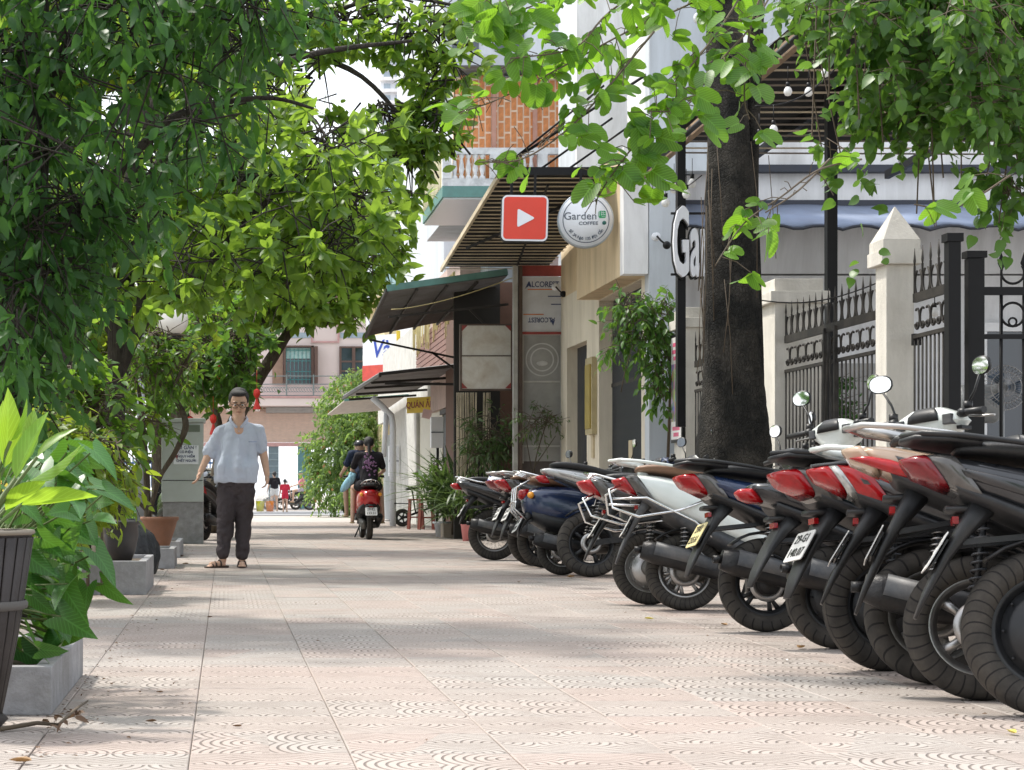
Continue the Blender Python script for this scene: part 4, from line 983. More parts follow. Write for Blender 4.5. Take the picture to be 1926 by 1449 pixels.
def scooter(label, loc, theta, paintm, lean=-7, style='scooter', r=.25, w=.09, rim=('5', None), tyre='a', tail='wedge', rail='black', plate='white', seat=None, under=None,
            muffler=True, group='motorbikes parked in a row along the fence', fender='long', mirrors=(1, 1), front=None, z_up=0.0, text=None, steer=12, sc=1.0, mguard=None, spring=True, cat='scooter', name='parked_scooter', tail_m=None, gap=0, blade_m=None, hb=0.0):
    t_ = thing(name, label, cat, loc, group=group, rot=(R(lean), 0, R(theta))); t_.scale = (sc,) * 3
    seat = seat or m_seatk; under = under or m_blkp; front = front or paintm; tail_m = tail_m or m_redl
    rim = (rim[0], rim[1] or m_blkp)
    moto = style == 'moto'; WB = 1.24 if not moto else 1.26; zu = z_up + (.05 if moto else 0)
    wheel(t_, 0, r, w, rim, tyre)
    fw = thing('front_assembly', None, None, (WB, 0, 0)); fw.parent = t_; fw.rotation_euler = (0, 0, R(steer))
    # the front wheel is one part with its tyre and rim joined below it
    hw_ = MB(); rr = r * .68; hwid = w * .42; H = r - rr
    fwb = MB().mat(TY[tyre]); fwb.lathe([(rr, -hwid * .62)] + [(rr + H * .5 + H * .5 * math.copysign(abs(math.cos(a)) ** .8, math.cos(a)), hwid * math.copysign(abs(math.sin(a)) ** .75, math.sin(a))) for a in [R(-125 + 250 * i / 12) for i in range(13)]] + [(rr, hwid * .62)], axis='Y', n=40, closed=True)
    o = fwb.build('tyre', None, fw); o.location = (0, 0, r)
    o = MB().lathe([(rr, -hwid * .6), (rr - .02, -hwid * .4), (rr - .02, hwid * .4), (rr, hwid * .6)], axis='Y', n=36)
    for k in range(5): a = 2 * PI * k / 5; o.tube([(0, 0, 0), ((rr - .01) * math.cos(a), 0, (rr - .01) * math.sin(a))], .014, 6)
    o = o.build('rim', rim[1], fw); o.location = (0, 0, r)
    fk = MB()
    for s in (-1, 1): fk.tube([(0, s * .07, r), (-.10, s * .07, r + .28), (-.17, s * .06, .62)], [.017, .02, .02], 8)
    fk.build('fork', m_enginek, fw)
    ff = MB(); ff.smooth = True
    secs = []
    for i in range(9):
        a = R(20 + 150 * i / 8); rad = r + .025
        c = Vector((rad * math.cos(a), 0, r + rad * math.sin(a))); nrm = Vector((math.cos(a), 0, math.sin(a)))
        secs.append((c, Vector((0, w * .55 * (1 - .35 * abs(i - 4.5) / 4.5), 0)), nrm * .022, 2.6))
    ff.loft(secs, 12); ff.build('front_fender', front, fw)
    # body shell ------------------------------------------------------------
    z = zu
    if moto: S = [(-.44, .90, .035, .022), (-.34, .885, .075, .05), (-.2, .855, .10, .08), (0, .80, .115, .11), (.2, .74, .125, .135), (.4, .70, .13, .13), (.56, .70, .12, .10), (.8, .66, .08, .07)]
    elif style == 'retro': S = [(-.36, .62, .06, .06), (-.30, .63, .13, .13), (-.18, .62, .18, .18), (0, .60, .20, .20), (.2, .57, .20, .21), (.4, .52, .18, .21), (.56, .45, .14, .16)]
    elif style == 'lead': S = [(-.39, .81, .06, .035), (-.31, .79, .125, .075), (-.18, .745, .165, .13), (0, .68, .185, .18), (.2, .61, .19, .20), (.4, .52, .18, .205), (.58, .42, .15, .16)]
    else: S = [(-.41, .845, .085, .042), (-.32, .825, .125, .070), (-.2, .79, .15, .090), (0, .725, .165, .12), (.2, .66, .175, .155), (.4, .56, .17, .18), (.58, .43, .15, .15)]
    tilt = -.65 if style != 'retro' else -.15
    def sec(x, zc, a, b, pw=2.8, k=1.0, grow=0):
        return ((x, 0, zc + z), (0, a + grow, 0), (tilt * (b + grow), 0, b + grow), pw)
    def interp(x):
        x = max(S[0][0], min(S[-1][0], x))
        for q in range(len(S) - 1):
            if S[q][0] <= x <= S[q + 1][0]:
                u = (x - S[q][0]) / (S[q + 1][0] - S[q][0]); return [S[q][i] * (1 - u) + S[q + 1][i] * u for i in range(4)]
    body = MB().loft([sec(*q) for q in S], 20); body.build('body_shell', paintm, t_, subsurf=1)
    # lower dark trim along the shell
    lo = MB().loft([((q[0] + .02, 0, q[1] - q[3] * .8 + z), (0, q[2] * .93, 0), (tilt * q[3] * .55, 0, q[3] * .5), 2.6) for q in S[1:]], 16); lo.build('under_trim', under, t_)
    # character crease (side blade)
    def blade(b, s):
        pts = [interp(x) for x in (-.28, -.1, .1, .3, .5)]
        b.loft([((q[0], s * (q[2] * .97), q[1] + z + q[3] * .05), (0, .012, 0), (tilt * .02, 0, q[3] * .28), 2.2) for q in pts], 10)
    if style == 'scooter' or moto: mirrored(blade, t_, 'side_blade', blade_m or paintm)
    # tail light --------------------------------------------------------------
    def seg(xs, m_, nm, g0=.006, pw=4.0, tipq=None):
        qs = ([tipq] if tipq else []) + [interp(x) for x in xs]
        MB().loft([sec(q[0], q[1] - .004, q[2], q[3], pw, grow=(g0 if not (tipq and i == 0) else 0)) for i, q in enumerate(qs)], 20).build(nm, m_, t_)
    if tail == 'wedge':
        tl_ = (S[0][0] - .045, S[0][1] + .006, S[0][2] * .72, S[0][3] * .8)
        seg((S[0][0] + .005, S[0][0] + .05), tail_m, 'tail_light', tipq=tl_)
        seg((S[0][0] + .052, S[0][0] + .10, S[0][0] + .15), m_smoke, 'indicator', .004)
    elif tail == 'big':
        tl_ = (S[0][0] - .06, S[0][1] + .015, S[0][2] * .6, S[0][3] * .6)
        seg((S[0][0] + .005, S[0][0] + .04), tail_m, 'tail_light', tipq=tl_); seg((S[0][0] + .042, S[0][0] + .08), m_clr, 'indicator', .005); seg((S[0][0] + .082, S[0][0] + .14, S[0][0] + .20), tail_m, 'tail_light', .005)
        MB().loft([sec(S[0][0] - .055, S[0][1] + S[0][3] + .004, S[0][2] * .7, .010, 3), sec(-.30, S[0][1] + S[0][3] + .012, .125, .014, 3), sec(-.16, S[0][1] + S[0][3] + .0, .13, .014, 3)], 14).build('tail_cover', paintm, t_)
    elif tail == 'strip':
        tl_ = (S[0][0] - .05, S[0][1] + .01, S[0][2] * .6, S[0][3] * .7)
        seg((S[0][0] + .005, S[0][0] + .03), paintm, 'tail_tip', tipq=tl_)
        def strip(b, s): b.loft([((x, s * (interp(x)[2] * .93), interp(x)[1] + z - interp(x)[3] * .30), (0, .020, 0), (-.012, 0, hh), 2.2) for x, hh in ((-.44, .006), (-.38, .022), (-.30, .03), (-.2, .026), (-.08, .006))], 10)
        mirrored(strip, t_, 'tail_light', tail_m)
    elif tail == 'small':
        MB().loft([sec(-.47, .83, .03, .02), sec(-.44, .83, .05, .035), sec(-.38, .83, .055, .04)], 12).build('tail_light', tail_m, t_)
    elif tail == 'round':
        MB().loft([((-.385, 0, .72 + z), (0, .05, 0), (0, 0, .035), 2.5), ((-.36, 0, .72 + z), (0, .075, 0), (0, 0, .05), 2.5), ((-.30, 0, .72 + z), (0, .08, 0), (0, 0, .055), 2.5)], 14).build('tail_light', tail_m, t_)
        def ind(b, s): b.ball((-.30, s * .15, .70 + z), .032, 12, 8)
        mirrored(ind, t_, 'indicator', m_ora)
    # seat --------------------------------------------------------------------
    if moto: Q = [(-.36, .955, .06, .02), (-.28, .96, .10, .032), (-.1, .94, .115, .035), (.05, .905, .12, .035), (.14, .865, .12, .04), (.35, .85, .10, .04), (.55, .84, .06, .03)]
    elif style == 'retro': Q = [(-.30, .85, .09, .02), (-.25, .855, .13, .045), (0, .85, .15, .055), (.2, .82, .15, .055), (.45, .80, .13, .05), (.60, .78, .07, .03)]
    else: Q = [(-.31, .905, .07, .014), (-.25, .91, .115, .028), (-.1, .90, .135, .036), (.1, .875, .14, .042), (.2, .835, .14, .048), (.4, .80, .14, .055), (.58, .765, .10, .05), (.66, .74, .04, .025)]
    MB().loft([((q[0], 0, q[1] + z), (0, q[2], 0), (0, 0, q[3]), 3) for q in Q], 18).build('seat', seat, t_, subsurf=1)
    # grab rail -----------------------------------------------------------------
    rmat = {'black': m_blkp, 'silver': p_silver, 'white': p_white, 'chrome': m_chrome}.get(rail)
    if rmat and rail != 'chrome':
        b = MB(); h0 = .02 if not moto else .06
        pts = [(.02, -.155, .875 + h0), (-.12, -.155, .90 + h0), (-.28, -.14, .925 + h0), (-.40, -.10, .94 + h0), (-.455, 0, .945 + h0), (-.40, .10, .94 + h0), (-.28, .14, .925 + h0), (-.12, .155, .90 + h0), (.02, .155, .875 + h0)]
        if rail == 'black': b.loft([((x, 0, zz + z), (0, y_, 0), (0, 0, hh), 3) for x, zz, y_, hh in ((-.475, .925 + h0, .03, .008), (-.43, .928 + h0, .10, .014), (-.32, .918 + h0, .135, .018), (-.22, .905 + h0, .14, .018))], 14)
        b.tube([(p_[0], p_[1], p_[2] + z) for p_ in pts], [.011, .016, .018, .02, .022, .02, .018, .016, .011], 8, squash=.6)
        if rail in ('silver', 'white'): b.loft([((-.25, 0, .86 + z), (0, .05, 0), (.04, 0, 0), 3), ((-.27, 0, .93 + z), (0, .03, 0), (.02, 0, 0), 3)], 10); b.tube([(-.42, 0, .945 + z + h0), (-.25, 0, .93 + z)], .018, 8)
        b.build('grab_rail', rmat, t_)
    elif rail == 'chrome':
        b = MB(); b.tube([(.0, -.15, .84 + z), (-.2, -.15, .87 + z), (-.36, -.10, .92 + z), (-.42, 0, .94 + z), (-.36, .10, .92 + z), (-.2, .15, .87 + z), (.0, .15, .84 + z)], .009, 7)
        for k in (-.07, 0, .07): b.tube([(-.40, k, .92 + z), (-.26, k, .87 + z)], .007, 6)
        b.build('grab_rail', m_chrome, t_)
    # rear fender, plate ----------------------------------------------------------
    top = Vector((-.20, 0, .73 + z)) if style != 'retro' else Vector((-.28, 0, .56)); tip = Vector((-.43, 0, max(.30, r + .04)))
    if moto: top = Vector((-.24, 0, .83 + z)); tip = Vector((-.52, 0, .50))
    dd = (tip - top).normalized(); back = Vector((dd.z, 0, -dd.x))
    if back.x > 0: back = -back
    if fender:
        fw0 = [(0, .085, .05), (.25, .08, .028), (.5, .07, .018), (.8, .06, .012), (1.0, .038, .006)]
        k0 = .8 if fender == 'short' else 1
        b = MB().loft([(top.lerp(tip, u * k0) + back * (.02 * math.sin(u * PI)), (0, a_, 0), back * b_, 4) for u, a_, b_ in fw0], 14)
        b.build('rear_fender', m_greyp if fender == 'grey' else under, t_)
        def stay(b, s): b.beam((.0, s * .05, .62 + z), tuple(top.lerp(tip, .35) + Vector((0, s * .05, 0))), .02)
        mirrored(stay, t_, 'fender_stay', m_blkp)
        # hood over the plate lamp with indicators
        hc = top.lerp(tip, .12) + back * .05
        MB().loft([(hc + Vector((.06, 0, 0)), (0, .07, 0), (0, 0, .02), 3), (hc + Vector((-.06, 0, .0)), (0, .05, 0), (0, 0, .012), 3)], 10).build('plate_hood', m_blkp, t_)
        MB().box(top.lerp(tip, .22) + back * .055, (.02, .06, .025)).build('reflector', m_redl, t_)
    if plate:
        pc = top.lerp(tip, .50) + back * .055; m_ = m_ply if plate == 'yellow' else m_plw
        xv = Vector((0, -1, 0)); yv = -dd; rot3 = Matrix((xv, yv, xv.cross(yv))).transposed()
        pl = MB().prism(rrect(.19, .145, .012), pc, xv, yv, .004).build('number_plate', m_, t_)
        tx = {'yellow': ('29X1', '235.61')}.get(plate, text or ('29-G1', '140.07'))
        for i_, s_ in enumerate(tx):
            # lettering laid on the face that looks backwards
            n_ = xv.cross(yv); n_ = n_ if n_.dot(back) > 0 else -n_
            xr = Vector((0, -1, 0)) if Vector((0, -1, 0)).cross(yv).dot(n_) > 0 else Vector((0, 1, 0))
            mm = Matrix((xr, yv, xr.cross(yv))).transposed().to_4x4(); mm.translation = pc + n_ * .0065 + yv * (.034 if i_ == 0 else -.034)
            o = text_obj('lettering', s_, .060, m_blk, pl, sx=.95, depth=.0006, off=.0); o.matrix_local = mm
        br = MB().beam(tuple(pc - back * .01 + yv * .05), tuple(pc - back * .01 - yv * .05), .16, .006, up=tuple(back)); br.build('plate_bracket', m_blkp, t_)
    # engine, swing arm, muffler --------------------------------------------------
    b = MB()
    if moto:
        b.beam((0, .075, r), (.5, .06, .36), .03, .05); b.beam((0, -.075, r), (.5, -.06, .36), .03, .05)
        b.loft([((.42, 0, .34), (0, .09, 0), (0, 0, .08), 3), ((.55, 0, .36), (0, .13, 0), (0, 0, .13), 3), ((.75, 0, .38), (0, .12, 0), (0, 0, .12), 3), ((.90, 0, .42), (0, .06, 0), (0, 0, .07), 3)], 12)
        b.build('engine', m_enginek, t_)
        MB().tube([(.40, .05, .78), (.62, .07, .50)], .03, 8).build('frame_tube', m_enginek, t_)
    else:
        b.loft([((-.07, .085, r), (0, .035, 0), (0, 0, .07), 3), ((.05, .09, r + .01), (0, .045, 0), (0, 0, .085), 3), ((.3, .09, r + .05), (0, .05, 0), (0, 0, .08), 3), ((.48, .07, r + .07), (0, .06, 0), (0, 0, .09), 3)], 12)
        b.loft([((.25, 0, .33), (0, .10, 0), (0, 0, .07), 3), ((.40, 0, .36), (0, .13, 0), (0, 0, .10), 3), ((.60, 0, .38), (0, .10, 0), (0, 0, .08), 3)], 12)
        b.lathe([(0, -.10), (.055, -.10), (.06, -.06), (.06, -.03)], (0, 0, r), axis='Y', n=18)
        b.build('engine', m_enginek if rim[1] is m_blkp else m_engine, t_)
        MB().loft([((-.02, .12, r + .16), (0, .03, 0), (0, 0, .045), 3), ((.25, .12, r + .18), (0, .04, 0), (0, 0, .06), 3)], 10).build('air_box', m_blkp, t_)
    if muffler:
        rsm = random.Random(label); ym = -.145 - gap; mz = r + (.06 if not moto else .10) + rsm.uniform(-.02, .03)
        if moto: MQ = [(.35, .24, .018, .018), (.2, .25, .03, .03), (.05, .29, .045, .05), (-.18, .38, .05, .06), (-.26, .41, .04, .05)]
        else: MQ = [(.26, r - .02, .025, .03), (.18, r, .045, .055), (.0, mz - .02, .052, .068), (-.2, mz + .03, .052, .068), (-.28, mz + .05, .04, .052)]
        mf = MB().loft([((q[0], ym, q[1]), (0, q[2], 0), (.25 * q[3], 0, q[3]), 2.6) for q in MQ], 16).build('muffler', m_enginek, t_)
        MB().loft([((q[0], ym - .012, q[1] + .022), (0, q[2] * .96, 0), (.25 * q[3] * .8, 0, q[3] * .72), 2.8) for q in MQ[1:-1]], 16).build('heat_shield', m_greyp, mf)
        MB().lathe([(.016, -.0), (.022, -.0), (.022, .05), (.016, .05)], (MQ[-1][0] - .045, ym, MQ[-1][1]), axis='X', n=12, closed=True).build('outlet', m_enginek, mf)
    if spring:
        for s in ((-1,) if not moto else (-1, 1)):
            a_ = Vector((-.03, s * .115, r + .04)); b_ = Vector((.02 if not moto else .1, s * .115, .70 + z))
            hx = MB(); dv = b_ - a_; u_ = dv.normalized(); e1 = Vector((0, 1, 0)); e2 = u_.cross(e1)
            n_ = 90; hx.tube([a_ + dv * (.12 + .68 * i / n_) + (e1 * math.cos(i * .7) + e2 * math.sin(i * .7)) * .026 for i in range(n_)], .0045, 5)
            sp_ = hx.build('spring', m_steel if tyre != 'b' else m_greyp, t_); MB().tube([a_, b_], .012, 8).build('damper', m_blkp, sp_)
    # mud guard hugger over tyre
    hg = MB(); hg.smooth = True
    hs = []
    for i in range(7):
        a = R(55 + 75 * i / 6); rad = r + .03; hs.append((Vector((rad * math.cos(a), 0, r + rad * math.sin(a))), Vector((0, w * .55, 0)), Vector((math.cos(a), 0, math.sin(a))) * .008, 3))
    hg.loft(hs, 10); hg.build('hugger', m_blkp, t_)
    # floor and front --------------------------------------------------------------
    if moto:
        MB().loft([((.5, 0, .72 + z), (0, .09, 0), (0, 0, .07), 2.6), ((.7, 0, .82 + z), (0, .14, 0), (0, 0, .10), 2.6), ((.9, 0, .84 + z), (0, .15, 0), (0, 0, .10), 2.6), ((1.02, 0, .80 + z), (0, .10, 0), (0, 0, .06), 2.6)], 16).build('tank_cover', paintm, t_, subsurf=1)
        def shroud(b, s): b.loft([((.65, s * .14, .66 + z), (0, .015, 0), (.02, 0, .08), 2), ((.9, s * .17, .70 + z), (0, .02, 0), (.02, 0, .10), 2), ((1.08, s * .13, .74 + z), (0, .012, 0), (.02, 0, .03), 2)], 10)
        mirrored(shroud, t_, 'side_shroud', under)
    else:
        MB().loft([((.52, 0, .36), (0, .16, 0), (0, 0, .05), 4), ((.7, 0, .33), (0, .17, 0), (0, 0, .04), 4), ((.92, 0, .34), (0, .17, 0), (0, 0, .05), 4), ((1.0, 0, .40), (0, .15, 0), (0, 0, .05), 4)], 16).build('floorboard', m_blkp, t_)
        MB().loft([((.98, 0, .34), (0, .15, 0), (.03, 0, 0), 3), ((1.02, 0, .5), (0, .21, 0), (.05, 0, 0), 3), ((1.02, 0, .70), (0, .20, 0), (.07, 0, 0), 3), ((.99, 0, .86), (0, .15, 0), (.075, 0, 0), 3), ((.97, 0, .93), (0, .09, 0), (.05, 0, 0), 3)], 18).build('leg_shield', front, t_, subsurf=1)
    hd = thing('handlebar', None, None, (.98, 0, -.12 * hb if hb == 0 else hb - .15)); hd.parent = t_; hd.scale = (1.15,) * 3 if hb else (1, 1, 1); hd.rotation_euler = (0, 0, R(steer))
    zz = z * .4
    MB().loft([((-.02, 0, .90 + zz), (0, .06, 0), (.05, 0, 0), 4), ((.01, 0, .95 + zz), (0, .12, 0), (.07, 0, 0), 4), ((.0, 0, 1.00 + zz), (0, .185, 0), (.075, 0, 0), 4.5), ((-.012, 0, 1.035 + zz), (0, .165, 0), (.062, 0, 0), 4.5), ((-.02, 0, 1.07 + zz), (0, .085, 0), (.040, 0, 0), 4)], 20).build('headlight_cowl', front, hd, bevel=.004)
    MB().loft([((-.075, 0, 1.005 + zz), (0, .09, 0), (.012, 0, 0), 3), ((-.072, 0, 1.04 + zz), (0, .085, 0), (.014, 0, 0), 3), ((-.045, 0, 1.073 + zz), (0, .06, 0), (.02, 0, 0), 3)], 14).build('instrument_panel', m_blkp, hd)
    for s in (-1, 1):
        MB().box((-.055, s * .135, 1.005 + zz), (.045, .05, .05)).build('switch_box', m_greyp, hd, bevel=.006); MB().box((-.0, s * .172, .965 + zz), (.07, .03, .016)).build('cowl_slot', m_blk, hd)
        MB().lathe([(0, 0), (.022, 0), (.022, .035), (0, .035)], (-.02, s * .215, 1.045 + zz), n=12).build('reservoir', m_enginek, hd)
    MB().loft([((.075, 0, .99 + zz), (0, .09, 0), (0, 0, .045), 2.4), ((.10, 0, .985 + zz), (0, .05, 0), (0, 0, .025), 2.4)], 12).build('headlight', m_clr, hd)
    def grip(b, s):
        b.mat(m_blkp); b.tube([(-.02, s * .12, 1.02 + zz), (-.04, s * .22, 1.03 + zz), (-.07, s * .34, 1.02 + zz)], [.012, .016, .017], 8)
        b.ball((-.035, s * .20, 1.03 + zz), .03, 8, 6, (1, 1, .8)); b.mat(m_steel); b.tube([(.0, s * .19, 1.02 + zz), (.02, s * .26, 1.01 + zz), (-.01, s * .35, 1.0 + zz)], .006, 5)
    mirrored(grip, hd, 'grip', None)
    for s, on in zip((-1, 1), mirrors):
        if not on: continue
        tl = .10 * (on - 1)
        b = MB().mat(m_blkp); b.tube([(-.02, s * .19, 1.04 + zz), (-.0, s * .24, 1.13 + zz), (-.01, s * .28, 1.20 + zz)], .006, 6)
        cpt = Vector((-.012, s * .29, 1.24 + zz)); nb = Vector((-1, -s * .25, -.05)).normalized(); rx = nb.cross(Vector((0, 0, 1))).normalized(); ry = rx.cross(nb)
        b.loft([(cpt - nb * .03, rx * .03, ry * .02, 2.3), (cpt - nb * .015, rx * .058, ry * .042, 2.3), (cpt, rx * .062, ry * .046, 2.3)], 14)
        o = b.build('mirror', None, hd)
        MB().loft([(cpt + nb * .001, rx * .056, ry * .040, 2.3), (cpt + nb * .003, rx * .056, ry * .040, 2.3)], 16, sm=False).build('mirror_glass', m_mirror, t_ if False else hd)
    MB().tube([(.0, .1, 1.0 + zz), (.07, .14, .93 + zz), (.06, .10, .80), (.03, .05, .6)], .006, 5).build('cable', m_blk, hd)
    MB().tube([(.42, .10, .25), (.36, .20, .03)], .012, 6).build('side_stand', m_blkp, t_)
    return t_
def at(px, py): g = G(px, py); return (g.x, g.y, 0.0)

s1 = scooter('black step-through motorbike with wire spokes and a helmet on its seat, last of the row', at(930, 1054), 0, p_black, style='scooter', r=.29, w=.085, rim=('wire', m_steel), tyre='c', tail='small', rail='chrome', plate='white', muffler=True, fender='short', front=p_red, name='parked_motorbike', cat='motorbike', mirrors=(0, 1))
s2 = scooter('dark scooter with red strip on its tail beside the wire spoked one', at(1003, 1064), 5, p_dgrey, r=.26, rim=('5', m_blkp), tyre='b', tail='wedge', rail='silver', tail_m=m_redd, plate='white', mirrors=(1, 0))
s2b = scooter('slim black scooter squeezed second behind the retro one with orange indicators', at(1022, 1068), 6, p_black, r=.26, rim=('5', m_blkp), tyre='b', tail='wedge', rail='silver', tail_m=m_redl, plate='white', mirrors=(0, 0), seat=m_seatb)
s3 = scooter('dark navy retro scooter with chrome rear bars and round orange indicators', at(1057, 1082), 2, p_navy, style='retro', r=.225, w=.10, rim=('5', m_steel), tyre='c', tail='round', rail='chrome', plate='white', muffler=True, z_up=.02, fender='short', mirrors=(0, 0), seat=m_seatb)
s4 = scooter('grey and black sport motorbike with a large open spoked rear wheel', at(1112, 1086), 0, p_silver, style='moto', r=.30, w=.115, rim=('5', m_blkp), tyre='a', tail='small', rail=None, plate=None, under=p_black, muffler=False, name='parked_motorbike', cat='motorbike', mirrors=(1, 1), fender=None)
s5 = scooter('dark scooter with rounded red tail and chrome crash bars left of the white scooter', at(1222, 1138), -5, p_dgrey, r=.245, w=.09, rim=('disc', m_steel), tyre='c', tail='wedge', rail='chrome', plate='white', z_up=-.05, mirrors=(1, 1), text=('29-E1', '076.3'), muffler=False)
s6 = scooter('white scooter with brown seat, silver rails and a big dark muffler', at(1288, 1149), -7, p_white, style='lead', r=.245, w=.105, rim=('6dc', m_steel), tyre='c', tail='wedge', rail='white', plate='white', seat=m_seatb, under=m_greyp, mirrors=(1, 1), steer=30, fender='grey', hb=.14)
s7 = scooter('navy blue scooter with yellow number plate and thin black wheel spokes', at(1442, 1189), 3, p_navy, r=.255, w=.085, rim=('5d', m_blkp), tyre='a', tail='wedge', rail='black', plate='yellow', mirrors=(1, 1), front=p_white, steer=28, hb=.15, z_up=-.035)
s8b = scooter('low dark scooter tucked between the navy and the dark teal one', at(1578, 1221), 5, p_black, r=.25, w=.09, rim=('disc', m_blkp), tyre='a', tail='small', rail=None, plate=None, mirrors=(0, 0), z_up=-.09, blade_m=p_dgrey)
s8 = scooter('dark teal scooter with red and smoked tail lamp and a bold white number plate', at(1672, 1263), 6, p_teal, r=.27, w=.10, rim=('disc', m_blkp), tyre='b', tail='wedge', rail='black', plate='white', mirrors=(1, 1), front=p_white, muffler=False, z_up=-.04)
s9 = scooter('scooter with a huge bright red tail lamp, third from the right edge', at(1762, 1288), -15, p_dgrey, r=.27, w=.10, rim=('5', m_engine), tyre='a', tail='big', rail='white', plate='white', mirrors=(0, 1), text=('30-F2', '418.5'), lean=-9, z_up=-.03)
s10 = scooter('beige scooter with wide silver grab rail and dark red lens, second from the right edge', at(1845, 1318), -17, p_beige, r=.265, w=.105, rim=('5', m_steel), tyre='b', tail='strip', rail='silver', tail_m=m_redl, plate='white', mirrors=(1, 0), text=('29-L5', '662.1'), z_up=.04, lean=-9, muffler=False, blade_m=p_black)
s11 = scooter('black scooter with maroon tail lamp and exposed coil spring cut by the right edge', (2.76, 6.38, 0), -15, p_black, r=.285, w=.115, rim=('disc', m_blkp), tyre='c', tail='wedge', rail='black', tail_m=m_redd, plate='white', mirrors=(1, 1), text=('29-S6', '301.9'), z_up=-.01, lean=-8, muffler=False)
# lettering on panels
def side_text(root, s_, size, m, x, y, z, **k):
    return text_obj('lettering', s_, size, m, root, (x, y, z), (R(90), 0, 0), **k)
side_text(s6, 'LEAD', .055, m_grey, .10, -.172, .79, sx=1.25, shear=.3, depth=.003, off=.001).rotation_euler = (R(80), R(6), 0)
side_text(s6, 'Premium Edition', .022, m_grey, .14, -.178, .745, shear=.4, depth=.003).rotation_euler = (R(80), R(6), 0)
side_text(s7, 'VISION', .045, m_wht, .10, -.168, .785, sx=1.3, shear=.3, depth=.003, off=.0008).rotation_euler = (R(80), R(6), 0)
# chrome crash bars of s5
b = MB()
for s in (-1, 1):
    b.tube([(-.40, s * .05, .80), (-.48, s * .14, .76), (-.46, s * .19, .64), (-.30, s * .21, .58), (-.05, s * .21, .62), (.1, s * .19, .68)], .009, 7)
    b.tube([(-.46, s * .16, .70), (-.25, s * .22, .70), (.05, s * .205, .55), (.15, s * .2, .45)], .008, 7)
b.build('crash_bar', m_chrome, s6)
b = MB()
for s in (-1, 1): b.tube([(-.36, s * .05, .74), (-.45, s * .15, .70), (-.40, s * .2, .58), (-.2, s * .21, .52), (.1, s * .19, .55)], .008, 7)
b.build('crash_bar', m_chrome, s5)
b = MB()
for s in (-1, 0, 1): b.tube([(-.30, s * .12, .86), (-.42, s * .1, .80), (-.44, s * .1, .60), (-.34, s * .12, .50)], .009, 7)
b.tube([(-.44, -.14, .66), (-.45, 0, .67), (-.44, .14, .66)], .009, 7); b.build('rear_rack', m_chrome, s3)
# helmet on the first bike (blue white), its crate rack
hm = thing('helmet', 'white and blue helmet resting on the last motorbike in the row', 'helmet', P(940, 906, 21.1))
MB().ball((0, 0, 0), .135, 18, 12, (1, 1.1, .85)).build('shell', m_wht, hm); MB().lathe([(.120, .0), (.140, .02), (.140, .05), (.125, .07)], (0, 0, -.04), n=24).build('blue_band', M('blue stripe', (.02, .04, .35), .3), hm)
for k in range(4): a = k * PI / 2 + .4; MB().ball((.1 * math.cos(a), .1 * math.sin(a), .06), .03, 8, 6, (1, 1, .6)).build('blue_patch', M('blue stripe', (.02, .04, .35), .3), hm)

# ---- folding electric bike further on, red stools, small scooters at left
def mini_bike(label, loc, theta):
    t_ = thing('electric_bicycle', label, 'bicycle', loc, group=None, rot=(0, 0, R(theta)))
    wheel(t_, 0, .2, .05, ('5', m_blkp), 'c', name='wheel', disc=False); wheel(t_, .85, .2, .05, ('5', m_blkp), 'c', name='wheel', disc=False)
    MB().tube([(0, 0, .2), (.3, 0, .3), (.62, 0, .42), (.70, 0, .7), (.66, 0, 1.02)], .025, 8).tube([(.3, 0, .3), (.22, 0, .82)], .018, 8).tube([(.85, .05, .2), (.72, .03, .55)], .014, 6).build('frame', m_blkp, t_)
    MB().loft([((.08, 0, .84), (0, .09, 0), (0, 0, .03), 2.5), ((.2, 0, .86), (0, .08, 0), (0, 0, .035), 2.5), ((.36, 0, .86), (0, .03, 0), (0, 0, .02), 2.5)], 12).build('saddle', m_seatk, t_)
    MB().tube([(.64, -.25, 1.02), (.68, 0, 1.04), (.64, .25, 1.02)], .014, 8).build('handlebar', m_blkp, t_)
    MB().box((-.02, 0, .52), (.36, .14, .02)).build('rack', m_blkp, t_)
    return t_
mini_bike('small black folding electric bicycle in front of the far shops', (P(757, 985, 43).x, 43, 0), 5)
m_rw = M('red brown wood', (.22, .05, .03), .5, var=.15)
for i, (px, y, lb) in enumerate(((782, 40.0, 'left red wooden stool by the shutter'), (802, 39.4, 'right red wooden stool by the shutter'))):
    st = thing('stool', lb, 'stool', (P(px, 990, y).x, y, 0), group='red wooden stools')
    for sx_ in (-1, 1):
        for sy_ in (-1, 1): MB().beam((sx_ * .15, sy_ * .15, 0), (sx_ * .12, sy_ * .12, .60), .035).build('leg', m_rw, st)
    MB().box((0, 0, .615), (.32, .32, .03)).build('seat', m_rw, st, bevel=.004); MB().box((0, -.14, .25), (.3, .02, .03)).build('stretcher', m_rw, st)
sL1 = scooter('dark scooter with red tail lamp half hidden behind the potted bonsai', (P(318, 1015, 29).x, 29.5, 0), 100, p_black, lean=3, style='retro', r=.24, w=.1, rim=('5', m_steel), tyre='c', tail='round', rail='chrome', plate='white', group='scooters parked on the left side', z_up=.02, mirrors=(1, 1), muffler=False)
sL2 = scooter('black scooter with a red stripe parked behind the walking man beside the cabinet', (P(384, 1010, 30.5).x, 30.6, 0), 70, p_black, lean=-3, r=.27, w=.1, rim=('5', m_blkp), tyre='a', tail='big', rail='black', plate='white', group='scooters parked on the left side', mirrors=(1, 1), muffler=True)

